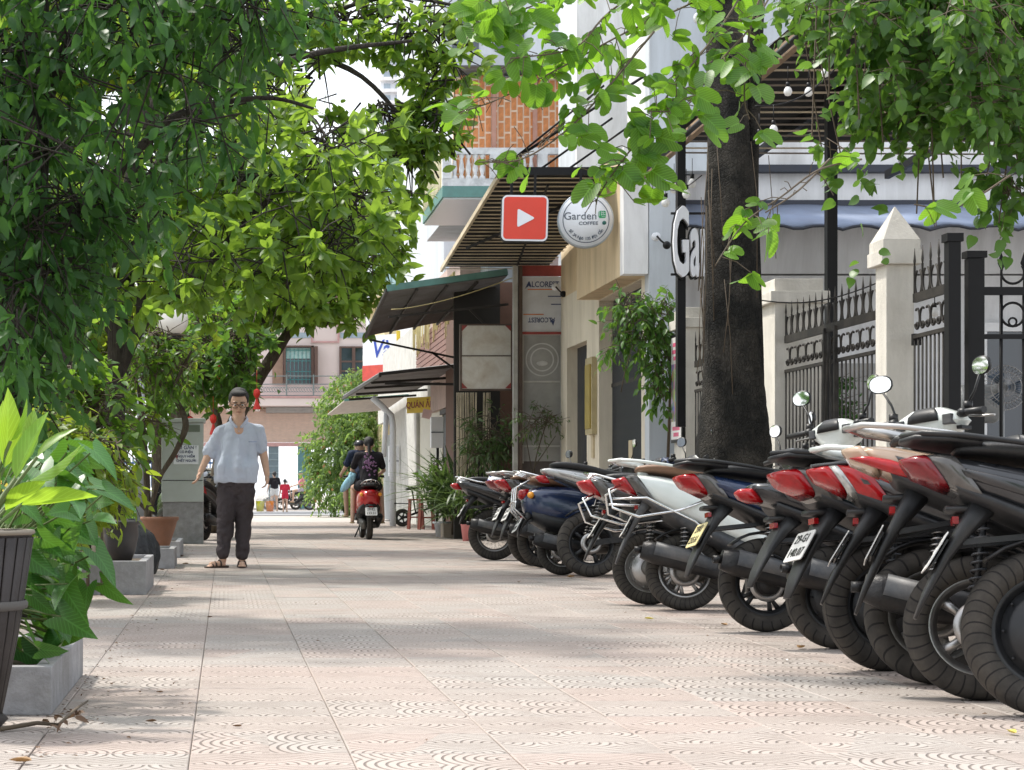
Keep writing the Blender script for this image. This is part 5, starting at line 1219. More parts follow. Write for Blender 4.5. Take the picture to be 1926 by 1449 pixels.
# silver car far left, mostly hidden
def car(label, loc, theta, m):
    t_ = thing('parked_car', label, 'car', loc, rot=(0, 0, R(theta)))
    S = [(-2.1, .65, .60, .20), (-1.95, .66, .78, .30), (-1.2, .66, .86, .34), (0, .64, .88, .36), (1.2, .62, .86, .32), (1.9, .58, .78, .26), (2.15, .54, .60, .16)]
    MB().loft([((q[0], 0, q[1]), (0, q[2], 0), (0, 0, q[3]), 4) for q in S], 24).build('body', m, t_, subsurf=1)
    G_ = [(-1.5, .95, .60, .06), (-1.05, 1.12, .68, .24), (-.2, 1.16, .70, .30), (.5, 1.12, .68, .24), (1.15, .95, .62, .05)]
    MB().loft([((q[0], 0, q[1]), (0, q[2], 0), (0, 0, q[3]), 3.4) for q in G_], 20).build('windows', m_glassd, t_, subsurf=1)
    MB().loft([((q[0], 0, 1.40), (0, q[1], 0), (0, 0, .05), 3) for q in ((-1.0, .5), (-.2, .62), (.45, .5))], 16).build('roof', m, t_)
    for x in (-1.3, 1.3):
        for s in (-1, 1):
            h = thing('wheel', None, None, (x, s * .76, .32)); h.parent = t_
            MB().lathe([(.2, -.09), (.30, -.1), (.32, -.06), (.32, .06), (.30, .1), (.2, .09)], axis='Y', n=28).build('tyre', m_ty1, h); MB().lathe([(0, -.07 * 1), (.19, -.08), (.2, 0), (.19, .08), (0, .07)], axis='Y', n=20).build('rim', m_steel, h)
    for s in (-1, 1): MB().ball((2.02, s * .6, .68), .1, 10, 8, (.6, 1.3, .8)).build('headlight', m_clr, t_)
    return t_
car('pale silver car parked beyond the scooters on the left', (P(362, 950, 52).x, 52, 0), 75, p_silver)
# ================================================================== PEOPLE
def skin_mat(name, c):
    if name in _MC: return _MC[name]
    t = NT(name); f = t.noise(t.objc(), 14, 4)
    t.bsdf(t.ramp(f, [(.3, [x * .88 for x in c]), (.7, c)]), .5, 0, t.bump(t.noise(t.objc(), 90, 3), .12, .004), .4)
    t.b.inputs['Subsurface Weight'].default_value = .12; t.b.inputs['Subsurface Radius'].default_value = (.012, .005, .003); t.b.inputs['Subsurface Scale'].default_value = 1.0
    _MC[name] = t.m; return t.m
def cloth_mat(name, c, folds=.7, sc=5.0, stretch=(1, 1, .35), var=.06, rough=.85):
    if name in _MC: return _MC[name]
    t = NT(name); o_ = t.scaled(t.objc(), stretch); f = t.noise(o_, sc, 3, .5, .8); g = t.noise(t.objc(), 260, 2)
    w = t.noise(t.objc(), 3, 4)
    h = t.math('MULTIPLY_ADD', g, .02, f)
    t.bsdf(t.ramp(w, [(.3, [x * (1 - var) for x in c]), (.7, [x * (1 + var) for x in c])]), rough, 0, t.bump(h, folds, .06), .25)
    _MC[name] = t.m; return t.m
from mathutils import noise as MNOISE
def fuse(name, parts, voxel, m, parent, smooth=4, disp=None):
    """overlapping closed shapes melted into one continuous skin"""
    b = MB()
    for p in parts:
        k = p[0]
        if k == 'cap':
            a, c, ra, rb = Vector(p[1]), Vector(p[2]), p[3], p[4]; sq = p[5] if len(p) > 5 else 1
            d = (c - a); n_ = 4; L = d.length; u = d.normalized() if L > 1e-6 else Vector((0, 0, 1))
            pts = [a - u * ra * .85, a - u * ra * .5] + [a.lerp(c, i / n_) for i in range(n_ + 1)] + [c + u * rb * .5, c + u * rb * .85]
            rs = [ra * .45, ra * .85] + [ra + (rb - ra) * i / n_ for i in range(n_ + 1)] + [rb * .85, rb * .45]
            b.tube(pts, rs, 14, True, True, sq)
        elif k == 'ell':
            c, rad = p[1], p[2]; rot = p[3] if len(p) > 3 else None; i0 = len(b.v); b.ball((0, 0, 0), 1, 18, 12, rad)
            for i in range(i0, len(b.v)):
                v = Vector(b.v[i])
                if rot is not None: v = rot @ v
                b.v[i] = tuple(v + Vector(c))
        elif k == 'loft': b.loft(p[1], 22)
        elif k == 'path': b.tube(p[1], p[2], 12, True, True)
    me = b.mesh(name, m); bm = bmesh.new(); bm.from_mesh(me); bmesh.ops.recalc_face_normals(bm, faces=bm.faces); bm.to_mesh(me); bm.free()
    o = bpy.data.objects.new(name, me); COL.objects.link(o)
    r_ = o.modifiers.new('r', 'REMESH'); r_.mode = 'VOXEL'; r_.voxel_size = voxel; r_.use_smooth_shade = True
    s_ = o.modifiers.new('s', 'SMOOTH'); s_.factor = .5; s_.iterations = smooth
    dg = bpy.context.evaluated_depsgraph_get(); ev = o.evaluated_get(dg); nm = bpy.data.meshes.new_from_object(ev)
    o.modifiers.clear(); o.data = nm; nm.name = name
    if not nm.materials: nm.materials.append(m)
    if disp is not None:
        ns = [v.normal.copy() for v in nm.vertices]
        for v, n_ in zip(nm.vertices, ns): v.co += n_ * disp(v.co)
    nm.polygons.foreach_set('use_smooth', [True] * len(nm.polygons)); nm.update()
    o.parent = parent; return o
def hand(w, d, side, r=.0085, curl=.5, palm=None):
    """fused pieces of a hand: wrist w, direction d; palm faces the body; side = +1 when the thumb leaves towards +x"""
    w = Vector(w); d = Vector(d).normalized(); f = Vector(palm or (0, -1, 0)); f = (f - d * f.dot(d)).normalized(); s = d.cross(f).normalized()
    out = [('cap', w, w + d * .05, .024, .030, .6), ('ell', w + d * .055, (.036, .018, .045), Matrix((f, s, d)).transposed())]
    L = [.072, .080, .075, .058]; inn = s * side
    for i in range(4):
        o = f * (.027 - .018 * i); k0 = w + d * .085 + o; a1 = (d + inn * curl * .5).normalized(); a2 = (d + inn * curl * 1.6).normalized(); l = L[i]
        k1 = k0 + a1 * l * .48; k2 = k1 + a2 * l * .52
        out += [('cap', k0 - d * .02, k1, r * 1.05, r), ('cap', k1, k2, r, r * .8)]
    t0 = w + d * .03 + f * .026; t1 = t0 + (d * .6 + f * .9).normalized() * .035; t2 = t1 + (d * .9 + f * .3 + inn * .4).normalized() * .03
    out += [('cap', t0, t1, .012, .010), ('cap', t1, t2, .010, .008)]; return out
def head_parts(c, s=1.0, tilt=0.0):
    """face looks to -y; tilt > 0 bows it"""
    c = Vector(c); Rt = Matrix.Rotation(R(tilt), 3, 'X')
    def q(x, y, z): return c + Rt @ Vector((x * s, y * s, z * s))
    e = lambda p, r_: ('ell', q(*p), tuple(k * s for k in r_), Rt)
    return [e((0, .012, .02), (.074, .092, .098)), e((0, -.012, -.045), (.060, .070, .062)), e((0, -.045, -.088), (.032, .030, .025)), e((0, -.088, -.012), (.012, .016, .022)), e((0, -.093, -.028), (.015, .014, .011)),
            e((0, -.075, .018), (.055, .018, .013)), e((.035, -.062, -.028), (.022, .022, .02)), e((-.035, -.062, -.028), (.022, .022, .02)), e((.074, .01, -.012), (.009, .018, .030)), e((-.074, .01, -.012), (.009, .018, .030)),
            e((0, -.078, -.056), (.022, .010, .006)), e((0, -.076, -.066), (.018, .010, .006))], q, Rt
def face(c, parent, s=1.0, tilt=0.0, glasses=False, hair=None):
    _, q, Rt = head_parts(c, s, tilt); mk = M('eye white', (.7, .68, .65), .3); mi_ = M('dark iris', (.02, .012, .01), .2); ml = M('lip skin', (.30, .12, .09), .5); mbr = M('black hair', (.012, .011, .012), .55, bump=.8, bscale=120, var=.3)
    for sg in (-1, 1):
        b = MB(); b.ball(q(sg * .030, -.076, -.002), .0125 * s, 10, 8, (1, .7, .62)); ey = b.build('eye', mk, parent); MB().ball(q(sg * .030, -.0845, -.004), .0055 * s, 8, 6).build('iris', mi_, ey)
        MB().tube([q(sg * .012, -.092, .020), q(sg * .030, -.092, .026), q(sg * .050, -.080, .020)], [.003 * s, .0042 * s, .002 * s], 6).build('eyebrow', mbr, parent)
    MB().tube([q(-.024, -.084, -.061), q(0, -.0925, -.060), q(.024, -.084, -.061)], [.002 * s, .0042 * s, .002 * s], 6).build('mouth', ml, parent)
    if glasses:
        g = MB()
        for sg in (-1, 1):
            pts = [q(sg * .031 + .027 * math.cos(a), -.101, -.004 + .019 * math.sin(a)) for a in [2 * PI * k / 14 for k in range(14)]]; g.tube(pts, .0022 * s, 5, False, True, 1, True); g.tube([q(sg * .058, -.100, .004), q(sg * .080, .01, .004)], .0018 * s, 5)
        g.tube([q(-.006, -.102, .002), q(.006, -.102, .002)], .002 * s, 5); g.build('glasses', m_blk, parent)
m_hair = M('black hair', (.012, .011, .012), .55, bump=.8, bscale=120, var=.3)
SK = skin_mat('tan skin', (.60, .38, .27)); SKL = skin_mat('light skin', (.58, .38, .28))
# ---- the walking man
man = thing('person', 'man in light blue polo walking towards us with drinks in a bag', 'person', (.12, 19.3, 0))
k_ = 186.5
def mj(px, py, y=0.0): return ((px - 423) / k_ - .12, y, .75 - (py - 928) / k_)
hc = mj(449, 758, -.04)
HP, q_, Rt_ = head_parts(hc, 1.20, 16)
shL, shR = mj(415, 812, .02), mj(486, 810, .02); elL, elR = mj(391, 858, .04), mj(497, 862, .03); wrL, wrR = mj(377, 888, -.03), mj(502, 893, -.02)
knL, knR = mj(424, 975, -.04), mj(459, 974, .02); anL, anR = mj(419, 1046, -.08), mj(455, 1052, .0)
hipL, hipR = mj(430, 905), mj(458, 905)
body = HP + [('cap', mj(449, 805, .02), mj(449, 775, -.0), .068, .064), ('ell', mj(447, 850, .03), (.16, .10, .26)), ('cap', shL, elL, .050, .042), ('cap', elL, wrL, .042, .029), ('cap', shR, elR, .050, .042), ('cap', elR, wrR, .042, .029),
     ('cap', hipL, knL, .07, .05), ('cap', hipR, knR, .07, .05), ('cap', knL, anL, .048, .036), ('cap', knR, anR, .048, .036), ('ell', mj(445, 905, .02), (.15, .10, .10)), ('cap', Vector(shL) - Vector((0, 0, .02)), Vector(shR) - Vector((0, 0, .02)), .04, .04), ('cap', mj(449, 812, -.05), mj(449, 784, -.035), .052, .055)]
ftL, ftR = mj(404, 1068, -.13), mj(455, 1069, -.17)
for an, ft in ((anL, ftL), (anR, ftR)):
    a_, f_ = Vector(an), Vector(ft); d_ = (f_ - a_); d_.z = 0; d_.normalize(); h_ = Vector((a_.x, a_.y + .02, .035)); s_ = Vector((-d_.y, d_.x, 0))
    body += [('cap', an, h_ + Vector((0, 0, .04)), .036, .038), ('cap', h_, h_ + d_ * .13 + Vector((0, 0, .0)), .034, .032)]
    for i in range(5): o_ = s_ * (.030 - .015 * i); body += [('cap', h_ + d_ * .12 + o_ - Vector((0, 0, .008)), h_ + d_ * (.185 - .006 * abs(i - 1)) + o_ - Vector((0, 0, .018)), .011, .009)]
body += hand(wrL, Vector(wrL) - Vector(elL) + Vector((0, -.02, -.05)), 1, curl=.6) + hand(wrR, Vector((.02, -.03, -1)), 1, curl=1.3)
fuse('body', body, .0062, SK, man, 3)
face(hc, man, 1.20, 16, True)
fuse('hair', [('ell', q_(0, .028, .046), (.099, .108, .094), Rt_), ('ell', q_(0, -.045, .088), (.080, .055, .030), Rt_), ('ell', q_(.068, .02, .03), (.022, .05, .06), Rt_), ('ell', q_(-.068, .02, .03), (.022, .05, .06), Rt_)], .007, m_hair, man, 1)
m_polo = cloth_mat('light blue polo cloth', (.50, .545, .64), 1.0, 5.5, (1, 1, .30))
T0 = lambda py, a, b_, cx=447, y=.03, pw=2.5: (Vector(mj(cx, py, y)), Vector((a, 0, 0)), Vector((0, b_, 0)), pw)
def polo_fold(c):
    zt = mj(0, 815)[2]; u = max(0.0, min(1.0, (zt - c.z) / .22)); ang = math.atan2(c.x, -c.y + .02)
    return (.019 * math.sin(ang * 7 + 2.2 * MNOISE.noise(Vector((c.x * 3, c.y * 3, c.z * 2)))) + .020 * MNOISE.noise(Vector((c.x * 12, c.y * 12, c.z * 5)))) * u * min(1, max(.35, (c.z - mj(0, 905)[2]) / .15)) + .008 * MNOISE.noise(Vector((c.x * 14, c.y * 14, c.z * 20)))
fuse('polo_shirt', [('loft', [T0(909, .212, .150, 444, .0), T0(902, .220, .158, 444, .0), T0(880, .212, .166, 445, -.01), T0(858, .200, .156, 446), T0(838, .196, .14, 447), T0(822, .198, .122, 448), T0(808, .185, .105, 449, .03, 2.2), T0(798, .140, .092, 449, .03, 2), T0(793, .098, .080, 449, .040, 2)]),
     ('cap', shL, Vector(shL).lerp(Vector(elL), .80), .068, .070), ('cap', shR, Vector(shR).lerp(Vector(elR), .72), .068, .070), ('cap', mj(449, 800, .03), shL, .055, .062), ('cap', mj(449, 800, .03), shR, .055, .062)], .010, m_polo, man, 3, polo_fold)
m_collar = M('collar cloth', (.52, .56, .66), .85)
cb_ = MB(); cb_.smooth = True
for sg in (-1, 1): cb_.loft([(Vector(mj(449 + sg * 13, 784, .055)), Vector((0, .03, 0)), Vector((sg * .012, 0, .014)), 2.5), (Vector(mj(449 + sg * 16, 791, -.045)), Vector((.012 * sg, .02, 0)), Vector((sg * .004, -.006, .020)), 2.5), (Vector(mj(449 + sg * 5, 804, -.105)), Vector((.016, 0, 0)), Vector((0, -.004, .012)), 2.5)], 10)
cb_.build('collar', m_collar, man)
pk_ = MB(); pk_.b2(mj(467, 0)[0], mj(483, 0)[0], -.150, -.146, mj(0, 833)[2], mj(0, 831)[2]); pk_.build('pocket_edge', M('pocket edge', (.3, .35, .48), .9), man)
for i in range(3): MB().ball((mj(449, 0)[0], -.115 - .018 * i, mj(0, 812 + 9 * i)[2]), .006, 8, 6).build('button', m_collar, man)
m_trs = cloth_mat('charcoal trouser cloth', (.055, .045, .048), 1.0, 7, (1, 1, .5), .2)
fuse('trousers', [('loft', [T0(915, .18, .125, 444, .0, 2.6), T0(903, .190, .135, 444, .0, 2.6), T0(897, .185, .13, 444, .0, 2.6)]), ('ell', mj(444, 918, .01), (.19, .13, .12)), ('cap', mj(428, 922, .0), knL, .112, .088), ('cap', mj(460, 922, .0), knR, .112, .088), ('cap', knL, Vector(knL).lerp(Vector(anL), .93), .088, .066), ('cap', knR, Vector(knR).lerp(Vector(anR), .90), .088, .066)], .010, m_trs, man, 3, lambda c: (.012 * MNOISE.noise(Vector((c.x * 7 + c.z * 5, c.y * 6, c.z * 13))) + .008 * MNOISE.noise(Vector((c.x * 16, c.y * 12, c.z * 26 - c.x * 14)))))
for an, ft, kn in ((anL, ftL, knL), (anR, ftR, knR)):
    a_, f_ = Vector(an), Vector(ft); d_ = (f_ - a_); d_.z = 0; d_.normalize(); s_ = Vector((-d_.y, d_.x, 0)); h_ = Vector((a_.x, a_.y + .02, 0))
    sn = thing('sandal', None, None, (0, 0, 0)); sn.parent = man; ms_ = M('brown sandal leather', (.055, .032, .022), .6)
    MB().loft([(h_ - d_ * .055 + Vector((0, 0, .012)), s_ * .03, Vector((0, 0, .012)), 3), (h_ + Vector((0, 0, .012)), s_ * .042, Vector((0, 0, .013)), 3), (h_ + d_ * .1 + Vector((0, 0, .010)), s_ * .046, Vector((0, 0, .010)), 3), (h_ + d_ * .20 + Vector((0, 0, .010)), s_ * .03, Vector((0, 0, .009)), 3)], 14).build('sole', ms_, sn)
    for u, w_, hh in ((.04, .042, .072), (.095, .044, .056), (.135, .043, .042)):
        b = MB(); b.tube([h_ + d_ * u - s_ * w_ + Vector((0, 0, .012)), h_ + d_ * u - s_ * w_ * .8 + Vector((0, 0, hh * .8)), h_ + d_ * u + Vector((0, 0, hh + .008)), h_ + d_ * u + s_ * w_ * .8 + Vector((0, 0, hh * .8)), h_ + d_ * u + s_ * w_ + Vector((0, 0, .012))], .0095, 7); b.build('strap', ms_, sn)
# the bag of drinks
bag = thing('drinks_bag', 'clear plastic bag holding an orange and a yellow drink cup below the man hand', 'bag', Vector((.12, 19.3, 0)) + Vector(mj(500, 935, -.10)))
t = NT('thin clear plastic'); t.bsdf((.9, .92, .93), .12, 0, t.bump(t.noise(t.objc(), 16, 4), .6, .02), .5); t.b.inputs['Alpha'].default_value = .20; m_clrp = t.m
for (px, col, nm) in ((489, (.70, .68, .03), 'yellow drink'), (507, (.95, .26, .01), 'orange drink')):
    o_ = Vector(mj(px, 951, -.10)) - Vector(mj(500, 935, -.10)); c_ = MB().lathe([(0, -.06), (.034, -.06), (.046, .045), (0, .045)], tuple(o_), n=20).build('cup', M(nm, col, .15, var=.1, coat=.4), bag)
    MB().lathe([(.047, .046), (.049, .062), (.048, .068), (0, .072)], tuple(o_), n=20).build('lid', m_clrp, c_)
top_ = Vector(mj(502, 912, -.05)) - Vector(mj(500, 935, -.10)); b = MB(); n = 18; i0 = len(b.v)
for i, (z, r1, r2) in enumerate(((-.16, .05, .04), (-.15, .09, .05), (-.06, .10, .055), (-.0, .075, .04), (.06, .035, .02), (top_.z, .008, .008))):
    u = max(0, (z + .0) / top_.z)
    for j in range(n): a = 2 * PI * j / n; b.v.append((r1 * math.cos(a) * (1 + .07 * math.sin(5 * a + i)) + top_.x * u - .008, r2 * math.sin(a) * (1 + .1 * math.sin(4 * a + i)) + top_.y * u, z))
for i in range(5):
    for j in range(n): b.face((i0 + i * n + j, i0 + i * n + (j + 1) % n, i0 + (i + 1) * n + (j + 1) % n, i0 + (i + 1) * n + j), True)
b.build('film', m_clrp, bag)

# ---- general smaller figure
def figure(label, loc, rz, J, skin, top, bottom, short=True, hairlen=.0, s=1.0, vox=.014, hat=None, sleeve=.5, name='person', group=None, shoes=None, glasses=False, torso_w=.17, pony=False, long_b=False):
    t_ = thing(name, label, 'person', loc, rz, group=group); V_ = lambda k: Vector(J[k])
    hp, q, Rt = head_parts(J['head'], s * 1.0, J.get('tilt', 0))
    b = hp + [('cap', V_('neck'), V_('head') - Vector((0, 0, .06)), .05 * s, .048 * s), ('cap', V_('pelvis'), V_('chest'), .12 * s, .13 * s)]
    for sd in 'LR':
        b += [('cap', V_('sh' + sd), V_('el' + sd), .042 * s, .034 * s), ('cap', V_('el' + sd), V_('wr' + sd), .034 * s, .024 * s), ('cap', V_('sh' + sd), V_('neck') + Vector((0, 0, -.03)), .045 * s, .05 * s)]
        b += [('cap', V_('pelvis').lerp(V_('hip' + sd), .6), V_('kn' + sd), .085 * s, .052 * s), ('cap', V_('kn' + sd), V_('an' + sd), .052 * s, .034 * s), ('cap', V_('an' + sd) - Vector((0, 0, .03)), V_('ft' + sd), .034 * s, .026 * s)]
        dd = V_('wr' + sd) - V_('el' + sd); b += hand(V_('wr' + sd), dd, 1 if sd == 'L' else -1, r=.010 * s, curl=.8)
    fuse('body', b, vox * .75, skin, t_, 3); face(J['head'], t_, s, J.get('tilt', 0), glasses)
    if hat is None:
        hp_ = [('ell', q(0, .028, .035), (.084 * s, .094 * s, .092 * s), Rt)]
        if hairlen > 0: hp_ += [('cap', q(0, .06, .0), q(0, .10, -hairlen), .06 * s, .035 * s)] if not pony else [('cap', q(0, .09, .03), q(0, .12, -hairlen), .03 * s, .02 * s)]
        fuse('hair', hp_, vox * .8, m_hair, t_, 2)
    else:
        MB().loft([(q(0, .01, .03), Vector((.095, 0, 0)) * s, Vector((0, .11, 0)) * s, 2), (q(0, .01, .08), Vector((.09, 0, 0)) * s, Vector((0, .105, 0)) * s, 2), (q(0, .01, .125), Vector((.05, 0, 0)) * s, Vector((0, .06, 0)) * s, 2)], 18).build('helmet', hat, t_)
        MB().loft([(q(0, -.09, .035), Vector((.07, 0, 0)) * s, Vector((0, 0, .006)) * s, 2), (q(0, -.15, .03), Vector((.05, 0, 0)) * s, Vector((0, 0, .004)) * s, 2)], 12).build('visor', hat, t_)
    tp = [('cap', V_('pelvis') + Vector((0, 0, .02)), V_('chest'), .145 * s, .15 * s), ('cap', V_('shL'), V_('shR'), .075 * s, .075 * s), ('cap', V_('chest'), V_('neck') - Vector((0, 0, .05)), .14 * s, .07 * s), ('ell', V_('chest'), (torso_w * s, .12 * s, .16 * s))]
    for sd in 'LR': tp += [('cap', V_('sh' + sd), V_('sh' + sd).lerp(V_('el' + sd), sleeve + .2), .066 * s, .058 * s)]
    fuse('shirt', tp, vox, top, t_, 3)
    bp_ = [('ell', V_('pelvis') - Vector((0, 0, .02)), (.17 * s, .14 * s, .12 * s))]
    for sd in 'LR':
        f_ = .45 if short else 1.0; bp_ += [('cap', V_('pelvis').lerp(V_('hip' + sd), .7), V_('hip' + sd).lerp(V_('kn' + sd), f_), .105 * s, .085 * s)]
        if not short: bp_ += [('cap', V_('kn' + sd), V_('kn' + sd).lerp(V_('an' + sd), .92), .08 * s, .06 * s)]
    fuse('trousers' if not short else 'shorts', bp_, vox, bottom, t_, 3)
    for sd in 'LR':
        a, f_ = V_('an' + sd), V_('ft' + sd); d = (f_ - a); d.z = 0; d.normalize(); sv = Vector((-d.y, d.x, 0)); z0 = f_.z - .03
        MB().loft([(Vector((a.x, a.y, z0)) - d * .06, sv * .03, Vector((0, 0, .014)), 3), (Vector((a.x, a.y, z0)) + d * .02, sv * .04, Vector((0, 0, .016)), 3), (Vector((f_.x, f_.y, z0)) + d * .05, sv * .035, Vector((0, 0, .012)), 3)], 12).build('shoe', shoes or m_sh, t_)
    return t_
m_sh = M('tan shoe', (.35, .25, .14), .7)
def stand(h=1.65, stride=.12, arm=.10):
    k = h / 1.7
    J = dict(head=(0, -.01, 1.57), neck=(0, .01, 1.42), chest=(0, .01, 1.22), pelvis=(0, 0, .95), shL=(.17, .01, 1.36), shR=(-.17, .01, 1.36), elL=(.17 + arm * .8, .03, 1.10), elR=(-.17 - arm * .8, .0, 1.10), wrL=(.19 + arm, -.05, .88), wrR=(-.19 - arm, -.05, .88),
             hipL=(.09, 0, .90), hipR=(-.09, 0, .90), knL=(.10, -.02 - stride * .4, .50), knR=(-.10, -.02 + stride * .2, .50), anL=(.10, -stride, .10), anR=(-.10, stride * .9, .10), ftL=(.11, -stride - .13, .045), ftR=(-.11, stride * .9 - .13, .045))
    return {a: tuple(x * k for x in v) for a, v in J.items()}
black_c = cloth_mat('black cloth', (.018, .016, .02), .8, 8); white_c = cloth_mat('white shorts cloth', (.62, .62, .62), .6, 8); red_c = cloth_mat('red cloth', (.55, .03, .06), .7, 8); pink_c = cloth_mat('pink cloth', (.62, .26, .27), .7, 8); navy_c = cloth_mat('navy cloth', (.02, .03, .06), .7, 8)
Yw = 80.0
figure('woman in black top and white shorts walking away at the far street end', (P(516, 0, Yw).x, Yw, 0), PI + .2, stand(1.66), SKL, black_c, white_c, True, .06, 1.05)
figure('small girl in a red outfit with a ponytail at the far street end', (P(536, 0, 78).x, 78, 0), PI - .1, stand(1.32), SKL, red_c, red_c, True, .12, .86, pony=True)
far_s = scooter('far scooter ridden by the man in pink shirt across the street end', (P(582, 0, 84).x, 84, 0), 176, p_dgrey, lean=0, r=.26, rim=('5', m_steel), tyre='c', tail='wedge', rail='silver', plate='white', group='scooters being ridden', steer=0, mirrors=(1, 1), name='scooter')
def sit(lean=0.0, arms='bars', spread=.15, z=.86, h=1.0):
    """sitting pose on a scooter, figure looking to -y, seat point at the origin"""
    return dict(head=(0, -.08 - lean, z + .76), neck=(0, -.03 - lean * .8, z + .60), chest=(0, -.02 - lean * .5, z + .40), pelvis=(0, .02, z + .10), shL=(.17, -.03 - lean * .7, z + .53), shR=(-.17, -.03 - lean * .7, z + .53),
                elL=(.26, -.22, z + .30), elR=(-.26, -.22, z + .30), wrL=(.28, -.46, z + .22) if arms == 'bars' else (.15, -.36, z + .2), wrR=(-.28, -.46, z + .22) if arms == 'bars' else (-.15, -.36, z + .2),
                hipL=(.1, 0, z + .06), hipR=(-.1, 0, z + .06), knL=(spread, -.42, z + .02), knR=(-spread, -.42, z + .02), anL=(spread * .9, -.44, z - .42), anR=(-spread * .9, -.44, z - .42), ftL=(spread * .9, -.56, z - .46), ftR=(-spread * .9, -.56, z - .46))
far_loc = far_s.location
figure('man in pink shirt and green cap sitting on the far scooter', (far_loc.x - .28, far_loc.y, 0), -PI / 2, sit(.02, z=.84), SKL, pink_c, cloth_mat('lilac shorts cloth', (.45, .38, .5), .6, 8), True, 0, 1.0, hat=M('green helmet', (.12, .25, .20), .4))
far2 = scooter('far dark scooter standing between the girl and the man in pink', (P(556, 0, 86).x, 86, 0), 172, p_black, lean=4, r=.26, rim=('5', m_steel), tyre='c', tail='wedge', rail='black', plate='white', group=None, mirrors=(1, 1))
# ---- two women on the red scooter
Ys = 31.0; xs_ = P(694, 0, Ys).x
rs_ = scooter('dark red scooter ridden away from us by two women in the middle distance', (xs_, Ys, 0), 91, p_red, lean=0, style='retro', r=.24, w=.10, rim=('5', m_steel), tyre='c', tail='round', rail='chrome', plate='white', text=('29-E2', '233.51'), group='scooters being ridden', steer=0, name='scooter', z_up=.03, mirrors=(1, 1), fender='short')
kc = 116.1
Jp = sit(0.04, 'lap', .22, .82); Jp['head'] = (0, -.06, 1.54); Jp['tilt'] = 8
for a_ in ('anL', 'anR', 'ftL', 'ftR'): v = Jp[a_]; Jp[a_] = (v[0] * (1.25), v[1] + .16, v[2] - .06)
ps_ = figure('woman passenger in black printed shirt with dark ponytail on the red scooter', (xs_ - .0, Ys + .02, 0), PI, Jp, SKL, black_c, black_c, True, .20, 1.02, .012, pony=True, sleeve=.5)
m_pr = M('purple print', (.20, .10, .20), .8); rs = random.Random(5); b = MB()
for i in range(46):
    x, z = rs.gauss(0, .065), 1.22 + rs.gauss(0, .10)
    if abs(x) > .13 or not 1.02 < z < 1.42: continue
    b.ball((x, .158 - abs(x) * .25 - max(0, z - 1.28) * .35, z), .017, 6, 4, (1, .3, rs.uniform(.5, 1.4)))
b.build('shirt_print', m_pr, ps_)
Jd = sit(0.12, 'bars', .22); Jd['head'] = (.03, -.16, 1.50); 
figure('driver in dark clothes leaning left on the red scooter, before the passenger', (xs_ - .07, Ys + .40, 0), PI + .10, Jd, SKL, navy_c, black_c, True, .05, 1.0, .014, hat=M('dark helmet', (.03, .03, .04), .3))
bgx = fuse('blue_bag', [('ell', (0, 0, 0), (.07, .05, .20), Matrix.Rotation(R(38), 3, 'Y')), ('ell', (.05, .02, .08), (.05, .05, .10))], .012, cloth_mat('turquoise cloth', (.28, .50, .60), .9, 8), None, 3)
bgx.location = P(655, 908, 31.2); tag(bgx, 'turquoise cloth bag hanging at the left of the driver on the red scooter', 'bag')
# ================================================================== GREENERY
def tmpl_oval(w=.42, droop=.25, fold=.10, n=3):
    xs = [0, .12, .35, .62, .85, 1.0] if n == 3 else [0, .4, 1.0]
    ws = [0, .62, 1.0, .86, .42, 0] if n == 3 else [0, 1.0, 0]
    v = []; f = []; uv = []
    for x, ww in zip(xs, ws):
        z = -droop * x * x
        if ww == 0: v.append((x, 0, z)); uv.append((.5, x))
        else:
            v += [(x, -w / 2 * ww, z + fold * ww * w), (x, 0, z), (x, w / 2 * ww, z + fold * ww * w)]; uv += [(.5 - .5 * ww, x), (.5, x), (.5 + .5 * ww, x)]
    k = len(xs) - 2
    f += [(0, 1, 2), (0, 2, 3)]
    for i in range(k - 1):
        a = 1 + 3 * i; f += [(a, a + 3, a + 4, a + 1), (a + 1, a + 4, a + 5, a + 2)]
    a = 1 + 3 * (k - 1); f += [(a, a + 3, a + 1), (a + 1, a + 3, a + 2)]
    return np.array(v), f, uv
def tmpl_outline(pts, bend=.2, fold=.12, c=(.45, 0)):
    """a broad leaf from half an outline (x along, y across), mirrored about the midrib"""
    mid = [p for p in pts]
    n = len(pts); v = []; uv = []
    xmax = max(p[0] for p in pts); wm = max(p[1] for p in pts)
    for s in (1, -1):
        for x, y in pts: v.append((x, s * y, -bend * x * abs(x) + fold * y)); uv.append((.5 + s * y / wm / 2, x / xmax))
    ms = [(pts[0][0] + (pts[-1][0] - pts[0][0]) * i / (n - 1)) for i in range(n)]
    for x in ms: v.append((x, 0, -bend * x * abs(x))); uv.append((.5, x / xmax))
    f = []
    for i in range(n - 1):
        f.append((2 * n + i, 2 * n + i + 1, i + 1, i)); f.append((2 * n + i + 1, 2 * n + i, n + i, n + i + 1))
    return np.array(v, float), f, uv
T_OV = tmpl_oval(.42, .25, .12); T_NAR = tmpl_oval(.30, .35, .15); T_DIA = tmpl_oval(.5, .15, .12, 1); T_OBO = tmpl_oval(.46, .2, .1)
T_HEART = tmpl_outline([(-.12, .0), (-.14, .18), (-.02, .36), (.2, .42), (.5, .34), (.78, .16), (1.0, 0)], .22, .18)
T_BAU = tmpl_outline([(0, .0), (-.12, .14), (-.06, .30), (.14, .42), (.42, .47), (.72, .45), (.95, .34), (1.02, .20), (.92, .08), (.58, 0)], .22, .32)
T_ARROW = tmpl_outline([(.0, .0), (-.22, .16), (-.30, .34), (-.10, .36), (.10, .30), (.35, .27), (.65, .17), (1.0, 0)], .25, .22)
